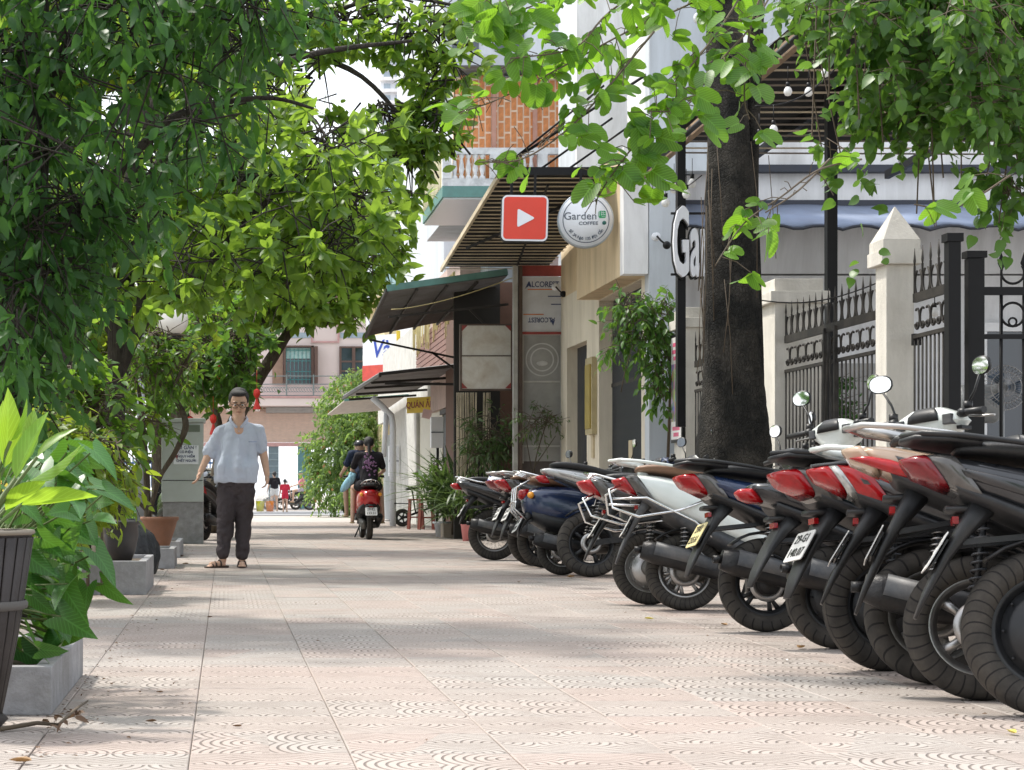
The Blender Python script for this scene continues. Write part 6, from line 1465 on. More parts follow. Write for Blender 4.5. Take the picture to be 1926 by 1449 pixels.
T_CANNA = tmpl_oval(.34, .15, .25); T_STRAP = tmpl_oval(.07, .9, .05)

UPV = [0, 0, 1.0]
def frames(d, up_jit=.5, rng=RNG):
    """rotation matrices whose x axis is d, z roughly up with jitter"""
    n = len(d); d = d / np.linalg.norm(d, axis=1, keepdims=True)
    up = np.tile(UPV, (n, 1)) + rng.normal(0, up_jit, (n, 3))
    y = np.cross(up, d); y /= np.linalg.norm(y, axis=1, keepdims=True) + 1e-9
    z = np.cross(d, y); return np.stack([d, y, z], axis=2)
def leaf_mass(name, tmpl, pos, d, size, m, parent=None, up_jit=.5, wid=None, **k):
    tv, tf, tuv = tmpl; n = len(pos); kv = len(tv)
    if n == 0: return None
    Rm = frames(d, up_jit); sz = size[:, None, None] * np.ones((1, 1, 3))
    if wid is not None: sz = sz * np.stack([np.ones(n), wid, np.ones(n)], 1)[:, None, :]
    V = np.einsum('nij,nkj->nki', Rm, tv[None] * sz) + pos[:, None, :]
    me = bpy.data.meshes.new(name)
    lens = np.array([len(f) for f in tf]); flat = np.concatenate([np.array(f) for f in tf])
    loops = (flat[None, :] + (np.arange(n) * kv)[:, None]).ravel()
    tot = np.tile(lens, n); start = np.concatenate([[0], np.cumsum(tot)[:-1]])
    me.vertices.add(n * kv); me.vertices.foreach_set('co', V.ravel().astype(np.float32))
    me.loops.add(len(loops)); me.loops.foreach_set('vertex_index', loops.astype(np.int32))
    me.polygons.add(len(tot)); me.polygons.foreach_set('loop_start', start.astype(np.int32))
    try: me.polygons.foreach_set('loop_total', tot.astype(np.int32))
    except Exception: pass
    me.update(calc_edges=True)
    me.polygons.foreach_set('use_smooth', np.ones(len(tot), bool))
    uvl = me.uv_layers.new(name='UVMap'); tu = np.array(tuv)[flat]
    uvl.data.foreach_set('uv', np.tile(tu, (n, 1)).ravel().astype(np.float32))
    me.materials.append(m); me.validate()
    return link(name, me, parent, kind='stuff', **k)
_LM = {}
def leaf_objs(tmpl, pos, d, size, m, parent, up_jit=.5, name='leaf'):
    key = (id(tmpl[1]), m.name, name)
    if key not in _LM:
        me = bpy.data.meshes.new(name); me.from_pydata(tmpl[0].tolist(), [], tmpl[1]); me.materials.append(m)
        me.polygons.foreach_set('use_smooth', [True] * len(tmpl[1]))
        lay = me.uv_layers.new(name='UVMap').data
        for pl in me.polygons:
            for li in pl.loop_indices: lay[li].uv = tmpl[2][me.loops[li].vertex_index]
        _LM[key] = me
    Rm = frames(d, up_jit)
    base = Vector(parent.location)
    for i in range(len(pos)):
        o = bpy.data.objects.new(name, _LM[key]); COL.objects.link(o); o.parent = parent
        mt = Matrix(Rm[i].tolist()).to_4x4(); s_ = float(size[i])
        o.matrix_basis = Matrix.Translation(Vector(pos[i]) - base) @ mt @ Matrix.Scale(s_, 4)
def split_leaves(tmpl, pos, d, size, m, parent, n_obj=280, up_jit=.5, name='leaf', far=None):
    """the leaves that show largest become parts, the rest one joined part"""
    p = pos; px = 423 + p[:, 0] / p[:, 1] * F; py = 928 - (p[:, 2] - .75) / p[:, 1] * F
    vis = (px > -10) & (px < 1936) & (py > -10) & (py < 1450)
    score = np.where(vis, size / p[:, 1], 0); order = np.argsort(-score)
    a, b = order[:n_obj], order[n_obj:]
    leaf_objs(tmpl, pos[a], d[a], size[a], m, parent, up_jit, name)
    if len(b):
        base = np.array(parent.location)
        leaf_mass('leaves', far or tmpl, pos[b] - base, d[b], size[b], m, parent, up_jit)
HOLES = [(1690, 500, 62, 110, 15), (1600, 420, 110, 70, 15), (1500, 340, 60, 60, 12), (1780, 440, 70, 50, 12), (325, 603, 36, 36, 24.6), (449, 760, 40, 45, 19.5), (965, 235, 95, 60, 40), (890, 320, 85, 50, 40), (1104, 420, 52, 46, 30), (987, 411, 60, 60, 30), (500, 690, 22, 40, 90), (600, 695, 100, 85, 62), (1290, 460, 40, 80, 21), (660, 160, 80, 50, 40)]
def open_view(p):
    px = 423 + p[:, 0] / p[:, 1] * F; py = 928 - (p[:, 2] - .75) / p[:, 1] * F; k = np.ones(len(p), bool)
    for hx, hy, a, b, ym in HOLES: k &= ~((((px - hx) / a) ** 2 + ((py - hy) / b) ** 2 < 1) & (p[:, 1] < ym))
    return k
def twig_cloud(ells, per, tlen=(.25, .5), leaf=.10, droop=.6, rosette=False, shell=.55, rng=RNG, keep=None, jit=.35):
    """twigs grown in ellipsoids; returns leaf positions, directions, sizes and the twig paths"""
    Pp, Dd, Ss, Tw = [], [], [], []
    for (c, rad, n) in ells:
        c = np.array(c, float); rad = np.array(rad, float)
        u = rng.normal(size=(n, 3)); u /= np.linalg.norm(u, axis=1, keepdims=True)
        r_ = rng.uniform(shell, 1.0, n) ** .7
        st = c + u * rad * r_[:, None]
        out = u + rng.normal(0, .5, (n, 3)); out[:, 2] -= droop * rng.uniform(.3, 1.2, n); out /= np.linalg.norm(out, axis=1, keepdims=True)
        L = rng.uniform(*tlen, n)
        if keep is not None:
            k = keep(st); st, out, L = st[k], out[k], L[k]
        m_ = len(st)
        if m_ == 0: continue
        if rosette:
            for j in range(per):
                a = 2 * PI * j / per + rng.uniform(0, .6, m_)
                e1 = np.cross(out, [0.1, .3, 1.0]); e1 /= np.linalg.norm(e1, axis=1, keepdims=True); e2 = np.cross(out, e1)
                d = out * rng.uniform(.2, .6, m_)[:, None] + e1 * np.cos(a)[:, None] + e2 * np.sin(a)[:, None]; d[:, 2] -= .25
                Pp.append(st + out * L[:, None]); Dd.append(d); Ss.append(leaf * rng.uniform(.7, 1.2, m_))
        else:
            for j in range(per):
                t_ = (j + .5) / per
                p = st + out * (L * t_)[:, None]; p[:, 2] -= (L * t_) ** 2 * .5
                sd = rng.normal(0, 1, (m_, 3)); sd -= (sd * out).sum(1, keepdims=True) * out; sd /= np.linalg.norm(sd, axis=1, keepdims=True) + 1e-9
                d = out * .6 + sd * .8 + rng.normal(0, jit, (m_, 3)); d[:, 2] -= droop
                Pp.append(p); Dd.append(d); Ss.append(leaf * rng.uniform(.6, 1.15, m_))
        Tw += [(st[i] - out[i] * L[i] * .7, st[i] + out[i] * L[i]) for i in range(m_)]
    Pp, Dd, Ss = np.concatenate(Pp), np.concatenate(Dd), np.concatenate(Ss); k = open_view(Pp) | (rng.random(len(Pp)) < .04)
    if Tw:
        kt = open_view(np.array([tuple(q[1]) for q in Tw])); Tw = [q for q, a_ in zip(Tw, kt) if a_]
    return Pp[k], Dd[k], Ss[k], Tw
def twigs_mesh(tw, m, parent, r=.004, frac=1.0):
    b = MB()
    for i, (a, c) in enumerate(tw):
        if RNG.random() > frac: continue
        a = Vector(a); c = Vector(c); mid = (a + c) / 2 + Vector((0, 0, .03)); b.tube([a, mid, c], [r * 1.4, r, r * .5], 3, False)
    if b.v: b.build('twigs', m, parent, kind='stuff')
def bark(name, c, c2, sc=18, bump=1.0, st=.22):
    if name in _MC: return _MC[name]
    t = NT(name); o_ = t.scaled(t.pos(), (1, 1, st)); f = t.noise(o_, sc, 8, .7, .6); g = t.noise(t.pos(), 3.2, 6, .65)
    v = t.node('ShaderNodeTexVoronoi', feature='DISTANCE_TO_EDGE'); v.inputs['Scale'].default_value = sc * 1.3; t.l.new(o_, v.inputs['Vector'])
    h = t.math('ADD', f, t.math('MINIMUM', t.math('MULTIPLY', v.outputs[0], 3.0), .5))
    col = t.mix(t.ramp(g, [(.42, 0.0), (.66, 1.0)]), t.ramp(f, [(.3, [x * .55 for x in c]), (.7, c)]), t.ramp(f, [(.3, [x * .55 for x in c2]), (.7, c2)]))
    t.bsdf(col, .9, 0, t.bump(h, bump, .02), .2); _MC[name] = t.m; return t.m
m_bark = bark('brown bark', (.11, .085, .06), (.15, .13, .10)); m_barkd = bark('dark ridged bark', (.045, .04, .034), (.075, .066, .054), 16, 1.0)
m_barkk = bark('almost black bark', (.024, .024, .022), (.08, .073, .062), 26, 1.0, .8); m_stem = M('green stem', (.09, .13, .03), .6); m_twig = M('twig', (.10, .075, .05), .8)
L_dark = leaf_mat('dark glossy leaf', (.010, .047, .015), (.042, .125, .028), (.18, .42, .035), .38, .44, spec=.35)
L_mid = leaf_mat('mid green leaf', (.025, .085, .014), (.075, .17, .022), (.34, .58, .04), .45, .42)
L_mid2 = leaf_mat('sunlit broad leaf', (.030, .09, .013), (.105, .21, .030), (.52, .76, .07), .50, .42)
L_lite = leaf_mat('light green leaf', (.055, .125, .014), (.145, .24, .028), (.66, .80, .06), .5, .45)
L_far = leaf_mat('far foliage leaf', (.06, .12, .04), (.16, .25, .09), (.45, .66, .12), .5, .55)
L_bau = leaf_mat('big lobed leaf', (.010, .055, .010), (.10, .24, .022), (.42, .76, .04), .50, .42, vein=.5)
L_cre = leaf_mat('creeper leaf', (.018, .07, .014), (.085, .19, .035), (.30, .56, .05), .40, .42)
L_arr = leaf_mat('arrow leaf', (.012, .065, .014), (.04, .15, .02), (.28, .56, .04), .30, .36, vein=.4)
L_strap = leaf_mat('strap leaf', (.03, .07, .02), (.09, .14, .05), (.25, .4, .08), .3, .45)

def trunk_mesh(b, path, rad, n=14, wob=.0, seed=0):
    """smooth a path and add knobbly radius noise"""
    P_ = [Vector(p) for p in path]; out = []; rr = []
    k = len(P_)
    for i in range(k - 1):
        p0 = P_[max(i - 1, 0)]; p1 = P_[i]; p2 = P_[i + 1]; p3 = P_[min(i + 2, k - 1)]
        for s in range(6):
            t_ = s / 6
            out.append(.5 * ((2 * p1) + (p2 - p0) * t_ + (2 * p0 - 5 * p1 + 4 * p2 - p3) * t_ ** 2 + (3 * p1 - p0 - 3 * p2 + p3) * t_ ** 3)); rr.append(rad[i] * (1 - t_) + rad[i + 1] * t_)
    out.append(P_[-1]); rr.append(rad[-1]); rs = random.Random(seed)
    rr = [r_ * (1 + rs.uniform(-wob, wob)) for r_ in rr]
    b.tube(out, rr, n, True)
def tree(name, label, loc, limbs, mbark, leafspec=None, group=None, cat='tree'):
    t_ = thing(name, label, cat, loc, group=group); base = Vector(loc)
    b = MB()
    for i, (path, rad) in enumerate(limbs): trunk_mesh(b, [Vector(p) - base for p in path], rad, 12 if rad[0] > .05 else 7, .06, i)
    b.build('trunk', mbark, t_)
    return t_
def in_poly(x, y, poly):
    c = False; n = len(poly)
    for i in range(n):
        x1, y1 = poly[i]; x2, y2 = poly[i - 1]
        if (y1 > y) != (y2 > y) and x < (x2 - x1) * (y - y1) / (y2 - y1) + x1: c = not c
    return c
def clumps(poly, Y, dY, n, r, per, seed=1):
    """many small uneven clumps spread through a crown region"""
    rs = random.Random(seed); xs = [q[0] for q in poly]; ys = [q[1] for q in poly]; out = []
    while len(out) < n:
        x, y = rs.uniform(min(xs), max(xs)), rs.uniform(min(ys), max(ys))
        if not in_poly(x, y, poly): continue
        rr = rs.uniform(*r); yy = Y + rs.gauss(0, dY * .6)
        out.append((tuple(P(x, y, yy)), (rr * rs.uniform(.9, 1.5), rr, rr * rs.uniform(.45, .8)), max(2, int(per * (rr / r[1]) ** 1.5 * rs.uniform(.6, 1.3)))))
    return out
def inframe(mx=120, my=120):
    def f(st):
        px = 423 + st[:, 0] / st[:, 1] * F; py = 928 - (st[:, 2] - .75) / st[:, 1] * F
        return (px > -mx) & (px < 1926 + mx) & (py > -my) & (py < 1500)
    return f

# ---- thick dark trunk on the right, with the big-leaved branches in front
tr = thing('roadside_tree', 'thick dark rough-barked tree trunk rising between the parked scooters and the fence', 'tree', (4.56, 17.1, 0))
def noisy_trunk(path, rad, name, m, parent, amp=.02, n=40, seg=90, seed=3):
    P_ = [Vector(p) for p in path]; b = MB(); rs = random.Random(seed); vs = []
    ph = [rs.uniform(0, 6.28) for _ in range(8)]
    for i in range(seg + 1):
        t_ = i / seg * (len(P_) - 1); k = min(int(t_), len(P_) - 2); u = t_ - k; u2 = u * u * (3 - 2 * u)
        c = P_[k].lerp(P_[k + 1], u); r_ = rad[k] * (1 - u2) + rad[k + 1] * u2
        for j in range(n):
            a = 2 * PI * j / n
            d = 1 + .07 * math.sin(3 * a + ph[0] + t_ * .9) + .05 * math.sin(2 * a + ph[3] + 2.6 * t_) + .035 * math.sin(5 * a + ph[1] + t_ * 1.4) + .02 * math.sin(9 * a + ph[2] + 3 * t_) + amp * rs.uniform(-1, 1)
            vs.append(c + Vector((math.cos(a), math.sin(a), 0)) * r_ * d)
    i0 = b.add(vs)
    for i in range(seg):
        for j in range(n): b.face((i0 + i * n + j, i0 + i * n + (j + 1) % n, i0 + (i + 1) * n + (j + 1) % n, i0 + (i + 1) * n + j), True)
    return b.build(name, m, parent)
noisy_trunk([(.04, 0, -.05), (.0, 0, .35), (-.02, 0, 1.0), (-.02, 0, 2.0), (-.03, 0, 3.0), (-.06, 0, 4.2), (-.12, 0, 5.6), (-.1, 0, 8.5)], [.47, .39, .32, .265, .215, .175, .15, .08], 'trunk', m_barkk, tr, .025)
b = MB(); trunk_mesh(b, [(.12, .1, .2), (.22, .12, 1.4), (.20, .1, 2.6), (.16, .05, 3.6), (.22, .1, 5.2)], [.09, .07, .06, .06, .07], 12); b.build('side_trunk', m_barkk, tr)
rs = random.Random(4); b = MB()
for k in range(16):
    a = rs.uniform(2.5, 6); z0 = rs.uniform(2.5, 4.0); x, y = .30 * math.cos(a), .27 * math.sin(a)
    b.tube([(x, y, z0), (x + rs.uniform(-.05, .05), y - .03, z0 - .5), (x + rs.uniform(-.1, .1), y - .02, z0 - rs.uniform(.8, 1.4))], .004, 4)
b.build('hanging_roots', m_twig, tr, kind='stuff')

b = MB(); rt_ = Vector(tr.location)
for q, r_ in (([(4.44, 17.1, 5.5), (4.1, 14.2, 5.6), (3.7, 11.6, 4.9), tuple(P(1480, -130, 9.65))], [.11, .08, .05, .03]), ([(3.9, 12.5, 5.2), (4.3, 11.8, 5.0), (4.6, 11.4, 4.6)], [.05, .035, .02]), ([(4.46, 17.1, 5.8), (3.4, 17.6, 6.6), (2.4, 18, 7.2)], [.09, .06, .03]), ([(4.46, 17.1, 6.2), (5.6, 16.6, 7.2), (6.4, 16, 7.8)], [.09, .06, .03])):
    trunk_mesh(b, [Vector(k) - rt_ for k in q], r_, 9, .05)
b.build('limb', m_barkk, tr)
p_, d_, s_, tw = twig_cloud([((4.6, 17.2, 7.6), (2.2, 2.0, 1.1), 110), ((3.0, 18.4, 7.6), (1.4, 1.4, .8), 60), ((6.2, 16, 8.0), (1.5, 1.4, .8), 60)], 6, (.3, .6), .15, .5, shell=.1)
leaf_mass('leaves', T_DIA, p_ - np.array(rt_), d_, s_, L_mid, tr)
# big lobed leaves: branch system hanging into the top of the picture
bt = thing('lobed_leaf_tree', 'overhanging branches with large two-lobed bright green leaves at the top centre', 'tree', (3.2, 9.6, 0))
base = Vector(bt.location); bb = MB(); PB, DB, SB = [], [], []
rg = random.Random(12)
def W(px, py, Y): return P(px, py, Y)
main = [((1480, -120, 9.6), (1330, -10, 9.2), (1180, 60, 8.9), (1050, 130, 8.7), (930, 190, 8.6), (850, 215, 8.6)),
        ((1400, -150, 9.4), (1230, -60, 9.0), (1060, -10, 8.8), (930, 40, 8.6), (880, 60, 8.5)),
        ((1450, -100, 9.3), (1350, 60, 9.0), (1270, 160, 8.8), (1210, 250, 8.7), (1150, 330, 8.7), (1120, 380, 8.7)),
        ((1500, -100, 9.2), (1420, 40, 8.8), (1350, 120, 8.7), (1290, 200, 8.6), (1220, 210, 8.5)),
        ((1230, 60, 8.9), (1130, 180, 8.7), (1060, 250, 8.6), (980, 300, 8.6), (900, 305, 8.6)),
        ((1300, -80, 9), (1150, 20, 8.7), (1080, 90, 8.5), (960, 110, 8.4)),
        ((1210, 240, 8.7), (1230, 310, 8.7), (1250, 350, 8.7)),
        ((1620, 300, 9.3), (1540, 320, 9.1), (1470, 370, 9), (1400, 420, 8.9), (1345, 500, 8.8)),
        ((1560, 300, 9.2), (1500, 360, 9.0), (1440, 400, 8.9)),
        ((1900, 330, 9.3), (1800, 390, 9.2), (1720, 385, 9.1)), ((1450, -60, 8.9), (1410, 60, 8.8), (1400, 180, 8.7), (1410, 225, 8.7)), ((1350, -100, 8.8), (1250, -30, 8.6), (1000, -30, 8.5), (900, 0, 8.5))]
for mi, mpts in enumerate(main):
    pts = [W(*q) - base for q in mpts]
    trunk_mesh(bb, pts, [.0055 * (1 - .6 * i / len(pts)) for i in range(len(pts))], 6)
    nseg = len(pts) - 1
    per = {7: 4, 8: 4, 9: 3, 6: 4, 10: 4}.get(mi, 12)
    for s in range(nseg):
        nl = per if s > 0 or mi >= 6 else 5
        for j in range(nl):
            if mi in (7,) and s == 0: continue
            u = (j + rg.random()) / nl; p = pts[s].lerp(pts[s + 1], u)
            off = Vector((rg.gauss(0, 1), rg.gauss(0, .8), rg.gauss(-.3, .8))).normalized() * rg.uniform(.03, .17)
            q = p + off; bb.tube([p, p.lerp(q, .5) + Vector((0, 0, .015)), q], .0022, 4, False)
            for _ in range(rg.choice((1, 1, 2))):
                PB.append(tuple(q + base)); dd_ = Vector((rg.gauss(0, .8), rg.gauss(-.2, .8), rg.uniform(-1.2, .1))).normalized(); DB.append(tuple(dd_)); SB.append(rg.choice((.06, .08, .10, .115)) * rg.uniform(.85, 1.12))
bb.build('branches', m_twig, bt, kind='stuff')
UPV = [0, -.75, .65]; PB, DB, SB = np.array(PB), np.array(DB), np.array(SB); kk = open_view(PB) | (RNG.random(len(PB)) < .06); PB, DB, SB = PB[kk], DB[kk], SB[kk]
split_leaves(T_BAU, PB, DB, SB, L_bau, bt, 295, .55)
UPV = [0, 0, 1.0]

# creeper / hanging foliage at the top right
cr = thing('hanging_creeper', 'dense mass of small-leaved creeper hanging from the pergola at the top right corner', 'plant', (4.3, 11.5, 4.9))
def E(px, py, Y, rx, ry, rz): return (tuple(P(px, py, Y)), (rx * Y / F, ry, rz * Y / F))
def ell(px, py, Y, rx, rz, ry, n): return (tuple(P(px, py, Y)), (rx * Y / F, ry, rz * Y / F), n)
ells = clumps([(1560, -150), (2050, -150), (2050, 330), (1930, 300), (1840, 210), (1700, 225), (1590, 215), (1550, 160), (1600, 60)], 11.3, .7, 100, (.09, .22), 19, 6) + clumps([(1440, -60), (1620, -60), (1600, 60), (1480, 40)], 11.8, .5, 16, (.08, .15), 9, 7)
ells += [ell(1650, 400, 11.3, 26, 60, .12, 22), ell(1890, 370, 11, 40, 50, .2, 26), ell(1560, 290, 11.3, 30, 24, .2, 10), ell(1700, 215, 11.5, 110, 45, .3, 45)]
p_, d_, s_, tw = twig_cloud(ells, 6, (.12, .30), .078, .7, shell=.05, jit=.7)
split_leaves(T_HEART, p_, d_, s_, L_cre, cr, 290, 1.1); base_ = Vector(cr.location); twigs_mesh([(Vector(a) - base_, Vector(c) - base_) for a, c in tw], m_twig, cr, .003, .6)
b = MB(); rs = random.Random(8)
for k in range(26):
    px = rs.uniform(1520, 1930); y = rs.uniform(11, 12); a = P(px, rs.uniform(150, 430), y); b.tube([a - base_, a - base_ + Vector((rs.uniform(-.2, .2), 0, .8)), Vector((a.x - 4.3 + rs.uniform(-.3, .3), 0.1, 0.02))], .005, 4, False)
b.build('vines', m_twig, cr, kind='stuff')

# vine on the cream building corner
vi = thing('wall_vine', 'leafy green vine drooping over the dark ribbed door of the cream building', 'plant', (5.0, 22.5, 2.5))
ells = [ell(1190, 600, 22.3, 45, 40, .2, 34), ell(1235, 590, 22.4, 40, 40, .2, 34), ell(1215, 640, 22.3, 50, 30, .2, 30), ell(1245, 680, 22.3, 25, 60, .15, 36), ell(1240, 735, 22.2, 22, 28, .15, 20), ell(1160, 660, 22.2, 20, 25, .1, 6), ell(1200, 570, 22.4, 30, 12, .1, 8)]
p_, d_, s_, tw = twig_cloud(ells, 6, (.15, .3), .12, .9, shell=.1)
split_leaves(T_OV, p_, d_, s_, L_cre, vi, 290); base_ = Vector(vi.location); twigs_mesh([(Vector(a) - base_, Vector(c) - base_) for a, c in tw], m_twig, vi, .004)
b = MB(); b.tube([P(1245, 600, 22.4) - base_, P(1255, 640, 22.4) - base_, P(1262, 700, 22.4) - base_, P(1255, 900, 22.6) - base_], .018, 6); b.tube([P(1190, 650, 22.2) - base_, P(1175, 700, 22.2) - base_, P(1168, 738, 22.2) - base_], .006, 5); b.build('stem', m_twig, vi)

# ---- LEFT TREES
kf = inframe(140, 140)
tA = tree('street_tree', 'nearest dark-leaved tree filling the top left corner, trunk at the left edge', (-1.35, 11.6, 0),
          [([(-1.35, 11.6, 0), (-1.32, 11.6, 1.0), (-1.2, 11.5, 2.0), (-1.15, 11.4, 3.0), (-1.1, 11.3, 4.6)], [.16, .13, .12, .10, .07]),
           ([(-1.2, 11.5, 2.2), (-.7, 11.2, 2.55), (-.3, 11.0, 2.9), (.2, 10.9, 3.0), (.5, 10.8, 2.92)], [.05, .035, .022, .014, .008]),
           ([(-1.15, 11.4, 2.8), (-.9, 11.2, 3.4), (-.3, 11, 4.0), (.3, 11, 4.4)], [.06, .04, .03, .02]),
           ([(-1.2, 11.5, 1.9), (-1.0, 11.3, 2.1), (-.6, 11.1, 2.15), (-.35, 11, 2.4)], [.03, .022, .014, .008])], m_barkd)
ells = clumps([(-200, -200), (500, -200), (510, 40), (470, 130), (440, 230), (400, 300), (330, 370), (300, 460), (230, 500), (120, 560), (50, 640), (-200, 640)], 11.2, 1.0, 135, (.12, .30), 19, 4) + clumps([(-60, 560), (60, 600), (70, 780), (-60, 800)], 11.2, .3, 12, (.10, .2), 9, 5) + [((-2.3, 11.5, 4.8), (1.2, 1.2, .8), 120)]
p_, d_, s_, tw = twig_cloud(ells, 7, (.2, .45), .120, .8, shell=.02, jit=.6)
split_leaves(T_OV, p_, d_, s_, L_dark, tA, 295, 1.0); base_ = Vector(tA.location); twigs_mesh([(Vector(a) - base_, Vector(c) - base_) for a, c in tw], m_barkd, tA, .005, .7)

tB = tree('street_tree', 'tree with ridged trunk behind the potted plants, mid green leaves lit from behind', (-1.05, 18.2, 0),
          [([(-1.05, 18.2, 0), (-1.06, 18.2, 1.1), (-1.02, 18.2, 2.1), (-1.0, 18.2, 3.0), (-.8, 18.2, 4.2)], [.125, .105, .10, .09, .06]),
           ([(-1.02, 18.2, 1.9), (-.75, 18.1, 2.4), (-.35, 18.0, 2.7), (.25, 18, 3.35), (.9, 17.9, 3.95)], [.075, .06, .05, .035, .015]),
           ([(-1.0, 18.2, 2.6), (-.6, 18.4, 3.3), (.1, 18.3, 3.75), (.8, 18.2, 3.7), (1.5, 18.2, 3.5)], [.07, .05, .04, .025, .01]),
           ([(-1.0, 18.2, 2.2), (-1.5, 18.3, 2.9), (-2.0, 18.3, 3.8)], [.06, .05, .03]),
           ([(-.8, 18.1, 2.35), (-.75, 18.1, 3.0), (-.5, 18.1, 3.6), (-.45, 18.1, 4.4)], [.05, .045, .035, .02]),
           ([(-1.0, 18.2, 3.2), (-.4, 18.3, 4.2), (.6, 18.4, 4.9), (1.8, 18.4, 5.1)], [.06, .05, .035, .015])], m_barkd)
ells = clumps([(-100, 380), (250, 300), (420, 110), (600, 200), (720, 330), (735, 440), (690, 520), (560, 570), (480, 520), (330, 560), (200, 620), (-100, 690)], 18.2, 1.3, 115, (.2, .42), 14, 8) + [((-1.6, 18.4, 5.9), (1.4, 1.4, .6), 60)]
p_, d_, s_, tw = twig_cloud(ells, 7, (.2, .4), .165, .35, rosette=True, shell=.05)
split_leaves(T_OBO, p_, d_, s_, L_mid2, tB, 295, .7); base_ = Vector(tB.location); twigs_mesh([(Vector(a) - base_, Vector(c) - base_) for a, c in tw], m_barkd, tB, .007, .8)

tC = tree('street_tree', 'tall tree whose leafy branches reach over the street toward the orange balcony', (-2.2, 25, 0),
          [([(-2.2, 25, 0), (-2.1, 25, 2.5), (-1.6, 25, 4.6), (-.6, 25, 6.3)], [.2, .17, .14, .10]),
           ([(-1.2, 25, 5.4), (.4, 24.8, 6.4), (1.6, 24.6, 6.2), (2.4, 24.6, 5.4), (2.75, 24.6, 4.8)], [.08, .05, .035, .022, .012]),
           ([(-1.4, 25, 5.0), (0, 24.8, 5.6), (1.2, 24.6, 5.3), (2.0, 24.6, 4.7), (2.25, 24.6, 4.1)], [.06, .045, .03, .02, .01]),
           ([(.4, 24.8, 6.4), (1.8, 24.7, 7.1), (3.0, 24.6, 7.0), (3.6, 24.6, 6.6)], [.04, .03, .02, .01])], m_barkd)
ells = [ell(500, 30, 24.8, 110, 40, .8, 60), ell(650, 35, 24.7, 130, 35, .7, 60), ell(790, 60, 24.7, 90, 70, .6, 75), ell(840, 120, 24.6, 50, 60, .4, 30), ell(710, 215, 24.6, 100, 30, .5, 45), ell(820, 230, 24.6, 60, 60, .4, 55), ell(765, 290, 24.6, 36, 55, .3, 34), ell(570, 150, 24.6, 60, 40, .4, 26), ell(855, 280, 24.6, 22, 36, .2, 10), ell(590, 260, 24.6, 90, 30, .5, 30),
        ((-2.0, 25, 8.2), (1.8, 1.6, .8), 50)]
p_, d_, s_, tw = twig_cloud(ells, 8, (.2, .4), .19, .5, rosette=True, shell=.1)
split_leaves(T_OBO, p_, d_, s_, L_mid2, tC, 290, .7); base_ = Vector(tC.location); twigs_mesh([(Vector(a) - base_, Vector(c) - base_) for a, c in tw], m_barkd, tC, .012, .9)

def simple_tree(label, px, Y, limbs_px, ells, leaf, per=6, leafsz=.2, mleaf=None, ros=True, nobj=0, name='park_tree', group='trees of the park strip on the left', rad=.16, tl=(.3, .6), tm=None):
    x = (px - 423) * Y / F
    L_ = []
    for q in limbs_px: L_.append(([P(a, b_, Y + dy) for a, b_, dy, r_ in q], [r_ for a, b_, dy, r_ in q]))
    t_ = tree(name, label, (x, Y, 0), L_, m_bark, group=group)
    p_, d_, s_, tw = twig_cloud(ells, per, tl, leafsz, .5, rosette=ros, shell=.1)
    base_ = Vector(t_.location)
    if nobj: split_leaves(tm or T_OBO, p_, d_, s_, mleaf, t_, nobj)
    else: leaf_mass('leaves', tm or T_DIA, p_ - np.array(base_), d_, s_, mleaf, t_)
    twigs_mesh([(Vector(a) - base_, Vector(c) - base_) for a, c in tw], m_bark, t_, .012, .6)
    return t_
def gy(Y): return 928 + 2700 / Y     # ground pixel row at depth Y
simple_tree('leaning park tree with a slanting trunk rising right behind the walking man', 395, 36, [[(395, gy(36), 0, .17), (420, 850, 0, .15), (470, 740, 0, .13), (520, 660, 0, .11), (560, 590, 0, .09), (570, 500, 0, .06)], [(520, 660, 0, .07), (490, 600, 0, .05), (440, 540, 0, .03)], [(420, 850, 0, .09), (400, 760, 0, .07), (350, 690, 0, .05)]],
            [ell(600, 530, 36, 90, 60, 1.2, 130), ell(660, 480, 36, 80, 80, 1.2, 150), ell(520, 540, 35, 60, 50, 1, 80), ell(560, 430, 36, 100, 80, 1.4, 170), ell(410, 640, 35, 70, 60, 1.2, 100), ell(690, 390, 36, 60, 50, 1, 70), ell(440, 520, 36, 110, 80, 1.2, 160), ell(625, 600, 35.5, 40, 18, .6, 14)], None, 7, .24, L_mid2, nobj=120)
simple_tree('bright yellow green tree in the park strip above the white globe lamp', 300, 44, [[(300, gy(44), 0, .2), (300, 800, 0, .17), (310, 700, 0, .13), (290, 560, 0, .1)], [(305, 760, 0, .1), (360, 660, 0, .07), (400, 560, 0, .04)]],
            [ell(330, 560, 44, 110, 90, 1.5, 190), ell(440, 590, 44, 80, 60, 1.5, 120), ell(250, 660, 44, 90, 80, 1.5, 130), ell(380, 680, 43, 90, 50, 1.2, 110), ell(200, 560, 44, 90, 80, 1.5, 120), ell(420, 420, 45, 130, 90, 1.5, 170)], None, 7, .26, L_lite)
simple_tree('dark green park tree hung with red paper ornaments', 350, 33, [[(350, gy(33), 0, .15), (360, 850, 0, .12), (345, 760, 0, .10), (400, 680, 0, .06)]],
            [ell(400, 660, 33, 60, 50, .8, 90), ell(440, 690, 33, 50, 40, .8, 70), ell(350, 700, 33, 60, 40, .8, 60), ell(455, 630, 33, 35, 35, .7, 40)], None, 7, .2, L_cre)
